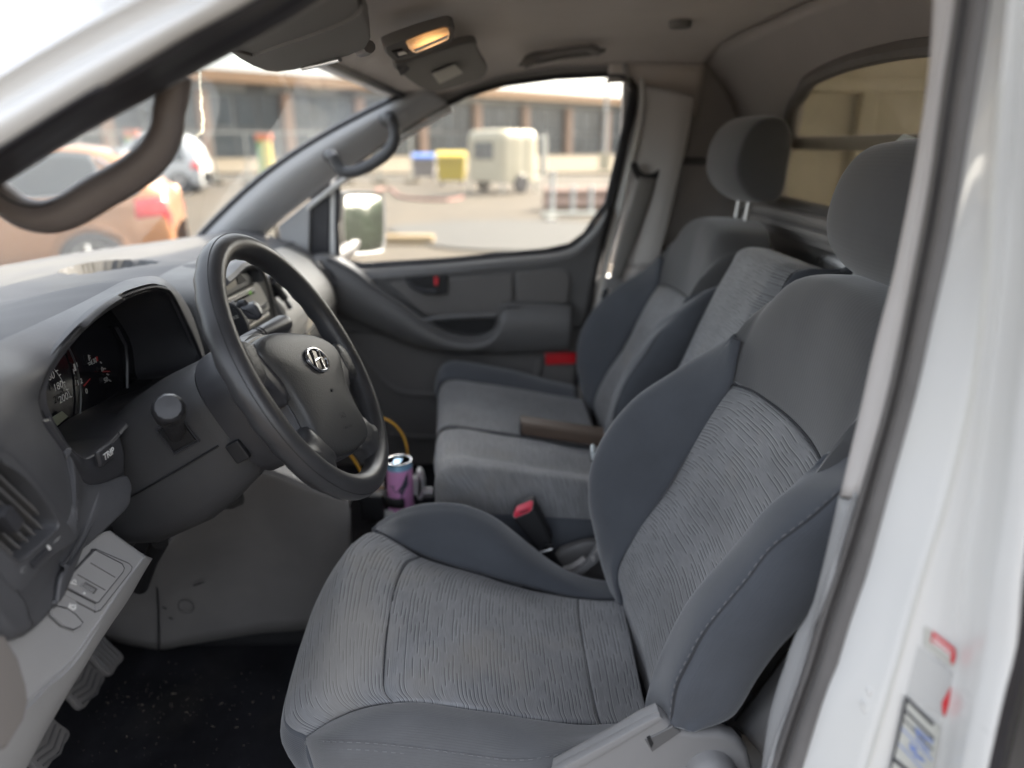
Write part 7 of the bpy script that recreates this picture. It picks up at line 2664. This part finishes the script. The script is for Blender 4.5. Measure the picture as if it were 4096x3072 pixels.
bm = bmesh.new()
loops = []
for z, s_ in ((.34, .97), (.36, 1), (1.6, 1.0), (1.78, .985), (1.9, .93), (1.96, .84), (1.98, .5)):
    lp_ = []
    for k in range(40):
        a = 2 * math.pi * k / 40
        ca, sa = math.cos(a), math.sin(a)
        lp_.append(tp3(Wx / 2 + Wx / 2 * s_ * (abs(ca) ** .3) * (1 if ca > 0 else -1), Wy / 2 + Wy / 2 * s_ * (abs(sa) ** .3) * (1 if sa > 0 else -1), z))
    loops.append(lp_)
R_ = ring_sheet(bm, loops)
bm.faces.new(R_[-1]); bm.faces.new(list(reversed(R_[0])))
obj('trailer_body', bm, M['trailer'], tr)
bm = bmesh.new(); add_prism(bm, [tp3(-.012, b, z) for b, z in ((.45, 1.05), (1.45, 1.05), (1.45, 1.6), (.45, 1.6))], ex * .03, .008); obj('trailer_window', bm, M['shopglass'], tr)
for a in (.55, 1.1):
    bm = bmesh.new(); add_prism(bm, [tp3(a, -.02, .4), tp3(a + .05, -.02, .4), tp3(a + .05, -.02, 1.75), tp3(a, -.02, 1.75)], ey * .03, .004); obj('trailer_rib', bm, M['trailer'], tr)
for a, b in ((.8, -.0), (.8, Wy)):
    bm = bmesh.new(); add_lathe(bm, [(0, -.08), (.27, -.08), (.3, -.05), (.3, .05), (.27, .08), (0, .08)], tp3(a, b, .30), ey, 20); obj('trailer_wheel', bm, M['rubber'], tr)
for a, b in ((.1, .1), (1.55, .1), (.1, 1.85)):
    bm = bmesh.new(); add_tube(bm, [tp3(a, b, 0), tp3(a, b, .38)], .04, 6); obj('trailer_jack', bm, M['galv'], tr)
bm = bmesh.new(); add_tube(bm, [tp3(1.6, .8, .42), tp3(2.5, .9, .42)], .05, 6); obj('tow_bar', bm, M['galv'], tr)

# ---- stacked brown pipes and posts
p = at(2310, 850, z=0)
st_ = thing('pipe_stack', 'stack of brown pipes lying in the yard behind a low grey rail', 'pipe stack', p)
M['pipe'] = mat('brown_pipe', (.17, .10, .075), .6, var=(4, .15))
for i, (dy, z) in enumerate(((0, .14), (.29, .14), (.58, .14), (.145, .38), (.435, .38))):
    bm = bmesh.new()
    add_lathe(bm, [(.115, 0), (.14, 0), (.14, 3.2), (.115, 3.2)], p + V((-.75, .3 + dy, z + .02)), (1, .05, 0), 20)
    obj('pipe', bm, M['pipe'], st_)
for px in (2290, 2362):
    q_ = at(px, 862, z=0)
    bm = bmesh.new(); add_tube(bm, [q_, q_ + V((0, 0, .62))], .05, 10); add_lathe(bm, [(0, 0), (.05, 0), (.03, .03), (0, .04)], q_ + V((0, 0, .62)), n=10)
    tag(obj('white_bollard', bm, M['band']), 'short white bollard in front of the brown pipes, %s one' % ('left' if px < 2300 else 'right'), 'bollard', 'bollards by the pipe stack')
q_ = at(2240, 880, z=0)
gr = thing('barrier_rail', 'low grey barrier rail on flat feet in front of the brown pipes', 'barrier', q_)
bm = bmesh.new(); add_tube(bm, [q_ + V((-.4, 0, .12)), q_ + V((2.2, .1, .12))], .05, 8); obj('rail', bm, M['galv'], gr)
for d in (-.2, 1.0, 2.0):
    bm = bmesh.new(); add_box(bm, q_ + V((d, .02, .04)), (.2, .7, .08), .02); obj('rail_foot', bm, M['galv'], gr)
bm = bmesh.new(); add_tube(bm, [q_ + V((-.15, .3, 0)), q_ + V((-.15, .3, 1.0))], .05, 8); obj('rail_post', bm, M['band'], gr)

# ---- a belt of trees far to the right, beyond the yard
bm = bmesh.new()
rr = random.Random(21)
for k in range(9000):
    f = rr.random()
    base_ = V((34 + 40 * f, 62 - 38 * f, 0))
    h_ = 5.2 + 1.4 * mnoise.noise(V((f * 9, 0, 0)))
    c_ = base_ + V((rr.gauss(0, 1.6), rr.gauss(0, 1.6), rr.uniform(.1, h_)))
    s_ = rr.uniform(.12, .3)
    d1_ = V((rr.gauss(0, 1), rr.gauss(0, 1), rr.gauss(0, 1))).normalized() * s_
    d2_ = d1_.orthogonal().normalized() * s_ * .6
    bm.faces.new([bm.verts.new(c_ + q) for q in (d1_, d2_, -d1_, -d2_)])
for k in range(40):
    f = (k + .5) / 40
    c_ = V((34 + 40 * f, 62 - 38 * f, 2.3))
    bmesh.ops.create_icosphere(bm, subdivisions=2, radius=1.0, matrix=Matrix.Translation(c_) @ Matrix.Diagonal((1.9, 1.9, 2.6 + .7 * math.sin(k * 1.9), 1)))
M['leaf'] = mat('tree_leaf', (.06, .085, .035), .8, var=(.4, .4))
tag(obj('tree_belt', bm, M['leaf'], kind='stuff', smooth=False), 'far belt of green trees to the right of the yard, mirrored in the door mirror', 'trees')

# ---- posts, lamp, cabinet, totems, hose
q_ = at(2415, 640, z=0); q_ = at(2415, 672, z=0)
lm = thing('lamp_post', 'tall white lamp post right of the trailer', 'lamp post', q_)
bm = bmesh.new(); add_tube(bm, [q_, q_ + V((0, 0, 2)), q_ + V((0, 0, 5.6))], [.16, .14, .10], 10); obj('lamp_pole', bm, M['band'], lm)
bm = bmesh.new(); add_box(bm, q_ + V((.3, -.1, 5.65)), (.9, .3, .14), .05); obj('lamp_head', bm, M['band'], lm)
q_ = at(2416, 690, z=0)
bm = bmesh.new(); add_box(bm, q_ + V((0, 0, .5)), (.62, .4, 1.0), .04); add_box(bm, q_ + V((0, 0, 1.02)), (.7, .48, .06), .02)
tag(obj('utility_cabinet', bm, M['trailer']), 'small cream utility cabinet at the foot of the white lamp post', 'cabinet')
q_ = at(2172, 700, z=0)
bm = bmesh.new(); add_tube(bm, [q_, q_ + V((0, 0, 1.9))], .17, 10); add_lathe(bm, [(0, 0), (.17, 0), (.1, .06), (0, .08)], q_ + V((0, 0, 1.9)), n=10)
tag(obj('grey_post', bm, M['galv']), 'thick pale grey post just right of the white trailer', 'post')
M['orange_red'] = mat('orange_red_sign', (.62, .14, .04), .5)
M['green'] = mat('green_sign', (.16, .33, .10), .5)
M['yel'] = mat('yellow_sign', (.62, .50, .10), .5)
for px, py, h, lab in ((1072, 702, 2.05, 'totem sign with red top over yellow and green, seen through the windscreen'), (552, 690, 2.3, 'second red and yellow totem sign, behind the small white car')):
    q_ = at(px, py, z=0)
    tt = thing('totem_sign', lab, 'sign', q_, 'totem signs beyond the yard')
    bm = bmesh.new(); add_box(bm, q_ + V((.08, 0, h * .42)), (.44, .2, h * .84), .02); obj('totem_body', bm, M['yel'], tt)
    bm = bmesh.new(); add_box(bm, q_ + V((-.26, 0, h * .42)), (.24, .22, h * .84), .02); obj('totem_side', bm, M['green'], tt)
    bm = bmesh.new(); add_box(bm, q_ + V((-.02, 0, h * .92)), (.8, .26, h * .16), .02); obj('totem_head', bm, M['orange_red'], tt)
q_ = at(818, 700, z=0)
ct = thing('marker_post', 'thin red and white marker post in front of the fence', 'post', q_)
for k in range(3):
    bm = bmesh.new(); add_tube(bm, [q_ + V((0, 0, .5 * k)), q_ + V((0, 0, .5 * k + .5))], .09, 8); obj('marker_band', bm, M['red'] if k % 2 == 0 or k == 2 else M['band'], ct)
bm = bmesh.new(); add_tube(bm, resample(L([(1500, 760), (1560, 755), (1600, 785), (1700, 798), (1800, 800), (1850, 790)], z=.04), 24), .04, 8)
M['hose'] = mat('faded_red_hose', (.20, .075, .06), .7)
tag(obj('red_hose', bm, M['hose']), 'faded red hose lying on the ground before the bins', 'hose')


# ---- cars
def car(name, x, y, yaw, paint, label, Ls=4.3, Ws=1.75, Hs=1.52):
    t = thing(name, label, 'car', (x, y, 0), 'cars in the yard')
    ca, sa = math.cos(yaw), math.sin(yaw)
    kl, kw, kh = Ls / 4.3, Ws / 1.75, Hs / 1.53

    def T(u, v, z): return V((x + ca * u * kl - sa * v * kw, y + sa * u * kl + ca * v * kw, z))
    # stations from the rear bumper forward: u, top height, half width at the belt, half width of the top
    ST = [(.0, .66, .66, .58), (-.02, .84, .76, .68), (-.05, 1.0, .80, .70), (-.14, 1.12, .82, .66), (-.34, 1.34, .845, .62), (-.58, 1.47, .86, .60), (-1.0, 1.525, .87, .60), (-1.7, 1.53, .875, .60), (-2.2, 1.46, .875, .60), (-2.65, 1.24, .87, .64), (-3.0, 1.03, .86, .70), (-3.4, .97, .85, .72), (-3.85, .87, .82, .70), (-4.14, .74, .76, .64), (-4.26, .60, .68, .56), (-4.30, .48, .58, .48)]

    def belt(u): return .965 - .012 * (-u) + .02 * (u > -.3)
    secs = []
    for u, zt, w, wt in ST:
        zt_ = zt * (kh if zt > 1.0 else 1)
        zb = min(belt(u), zt - .03)
        secs.append([T(u, 0, zt_), T(u, wt * .6, zt_ - .008), T(u, wt, zt_ - .045), T(u, (wt + w) / 2, (zt_ + zb) / 2 + .01), T(u, w, zb), T(u - .01, w + .012, zb - .16 if zb > .7 else zb - .08), T(u, w + .018, .58 if zb > .7 else .42), T(u, w + .005, .40), T(u, w - .06, .25)])
    nu, nv = 85, 49
    cols = [[crp(s_, j / (nv - 1)) for j in range(nv)] for s_ in secs]
    H = [[crp([c_[j] for c_ in cols], i / (nu - 1)) for i in range(nu)] for j in range(nv)]      # H[j][i]
    wheels = (-.80, -3.40)
    Z_ = V((0, 0, 1)); X_ = T(1, 0, 0) - T(0, 0, 0); X_.normalize()
    cen = [T(wu, .86, .33) for wu in wheels]
    for j in range(nv):
        for i in range(nu):
            p_ = H[j][i]
            if j / (nv - 1) > .5:
                for c_ in cen:
                    du, dz = (p_ - c_).dot(X_), p_.z - .33
                    d = math.hypot(du, dz)
                    if d < .385:
                        f_ = .385 / max(d, .04)
                        if dz > -.12:
                            p_ += X_ * (du * (f_ - 1)) + Z_ * (dz * (f_ - 1))
    mir_ = lambda p_: p_ + (T(0, 1, 0) - T(0, 0, 0)).normalized() * (-2 * (p_ - T(0, 0, 0)).dot((T(0, 1, 0) - T(0, 0, 0)).normalized()))
    bm = bmesh.new()
    add_grid(bm, H); add_grid(bm, [[mir_(p_) for p_ in r] for r in H])
    bmesh.ops.remove_doubles(bm, verts=bm.verts, dist=1e-4)
    obj('car_body', bm, paint, t, sharp=60)

    def spot(u, s_):          # a point on the hull: u along the car, s_ 0..8 round the section
        us = [q_[0] for q_ in ST]
        k = max(i for i in range(len(us)) if us[i] >= u) if u <= 0 else 0
        k = min(k, len(us) - 2)
        f_ = (us[k] - u) / (us[k] - us[k + 1])
        return crp([c_[int(round(s_ / 8 * (nv - 1)))] for c_ in cols], (k + f_) / (len(us) - 1))
    Yv = (T(0, 1, 0) - T(0, 0, 0)).normalized()
    for k in (-1, 1):
        fx = (lambda p_: p_) if k > 0 else mir_
        for u0, u1, a0, a1 in ((-.52, -1.50, -.20, -.0), (-1.56, -2.62, .0, .42)):
            g = []
            for j in range(8):
                s_ = 2.22 + (3.86 - 2.22) * j / 7
                sl = 1 - j / 7
                g.append([fx(spot(u0 + a0 * sl + (u1 + a1 * sl - u0 - a0 * sl) * i / 11, s_)) + Yv * (k * .006) + Z_ * .002 for i in range(12)])
            o_ = grid_obj('side_window', g, M['shopglass'], t)
            face_to(o_, T(0, k * 50, 1)); solid(o_, .004)
            bm = bmesh.new(); add_tube(bm, [p_ + Yv * k * .004 for p_ in g[-1]] + ([p_ for p_ in [r[0] for r in reversed(g)]] if False else []), .012, 6); obj('chrome_strip', bm, M['chrome'], t)
        if True:
            bm = bmesh.new(); add_tube(bm, [fx(spot(-.50, 3.9)) + Yv * k * .01, fx(spot(-.30, 3.5)) + Yv * k * .01, fx(spot(-.44, 3.0)) + Yv * k * .01, fx(spot(-.66, 2.3)) + Yv * k * .01], .02, 6); obj('chrome_strip', bm, M['chrome'], t)
        g = [[fx(spot(u_, s_)) + Yv * (k * .008) + X_ * .006 for u_ in (-.015, -.05, -.12, -.22, -.34)] for s_ in (4.0, 4.4, 4.8, 5.2)]
        o_ = grid_obj('tail_light', g, M['reflector'], t); face_to(o_, T(0, k * 50, 1)); solid(o_, .006)
        for wu in wheels:
            c_ = T(wu, k * .80, .33)
            axv = Yv * k
            bm = bmesh.new(); add_lathe(bm, [(.20, -.10), (.30, -.10), (.33, -.06), (.33, .06), (.30, .10), (.22, .10), (.21, .07)], c_, axv, 36); w_ = obj('wheel', bm, M['rubber'], t)
            bm = bmesh.new(); add_lathe(bm, [(0, .05), (.05, .075), (.06, .06), (.19, .07), (.215, .09), (.215, .0), (0, .0)], c_, axv, 30)
            obj('wheel_rim', bm, M['silver'], w_)
            for sp__ in range(7):
                a = sp__ * 2 * math.pi / 7
                bm = bmesh.new()
                d_ = X_ * math.cos(a) + Z_ * math.sin(a)
                add_tube(bm, [c_ + axv * .085 + d_ * .04, c_ + axv * .09 + d_ * .2], .02, 6)
                obj('rim_spoke', bm, M['chrome'], w_)
            bm = bmesh.new(); add_lathe(bm, [(0, -.12), (.384, -.12), (.384, -.02), (.37, -.02), (.37, -.1), (0, -.1)], c_, axv, 30); obj('wheel_arch_liner', bm, M['black'], t)
    g = [[T(-.17 - .36 * j / 5, v, 1.155 + .30 * j / 5 + .012) for v in (-.56 + .06 * j / 5, -.2, .2, .56 - .06 * j / 5)] for j in range(6)]
    for j, r in enumerate(g):
        for p_ in r: p_.z *= 1
    o_ = grid_obj('rear_screen', g, M['shopglass'], t); solid(o_, .004)
    bm = bmesh.new(); add_box(bm, T(-2.1, 0, .24), (3.9 * kl * abs(ca) + .2, Ws * .8, .14), .03); obj('underside', bm, M['black'], t)
    return t


M['copper'] = mat('copper_paint', (.36, .165, .07), .3, metal=.45, coat=.6)
M['white_car'] = mat('white_car_paint', (.42, .43, .43), .3, coat=.5)
car('parked_car', -3.72, 8.57, math.radians(18), M['copper'], 'copper orange car parked close by, seen through the windscreen')
car('parked_car', -9.7, 24.9, math.radians(8), M['white_car'], 'small white car parked further off behind the copper car', 3.7, 1.7, 1.85)
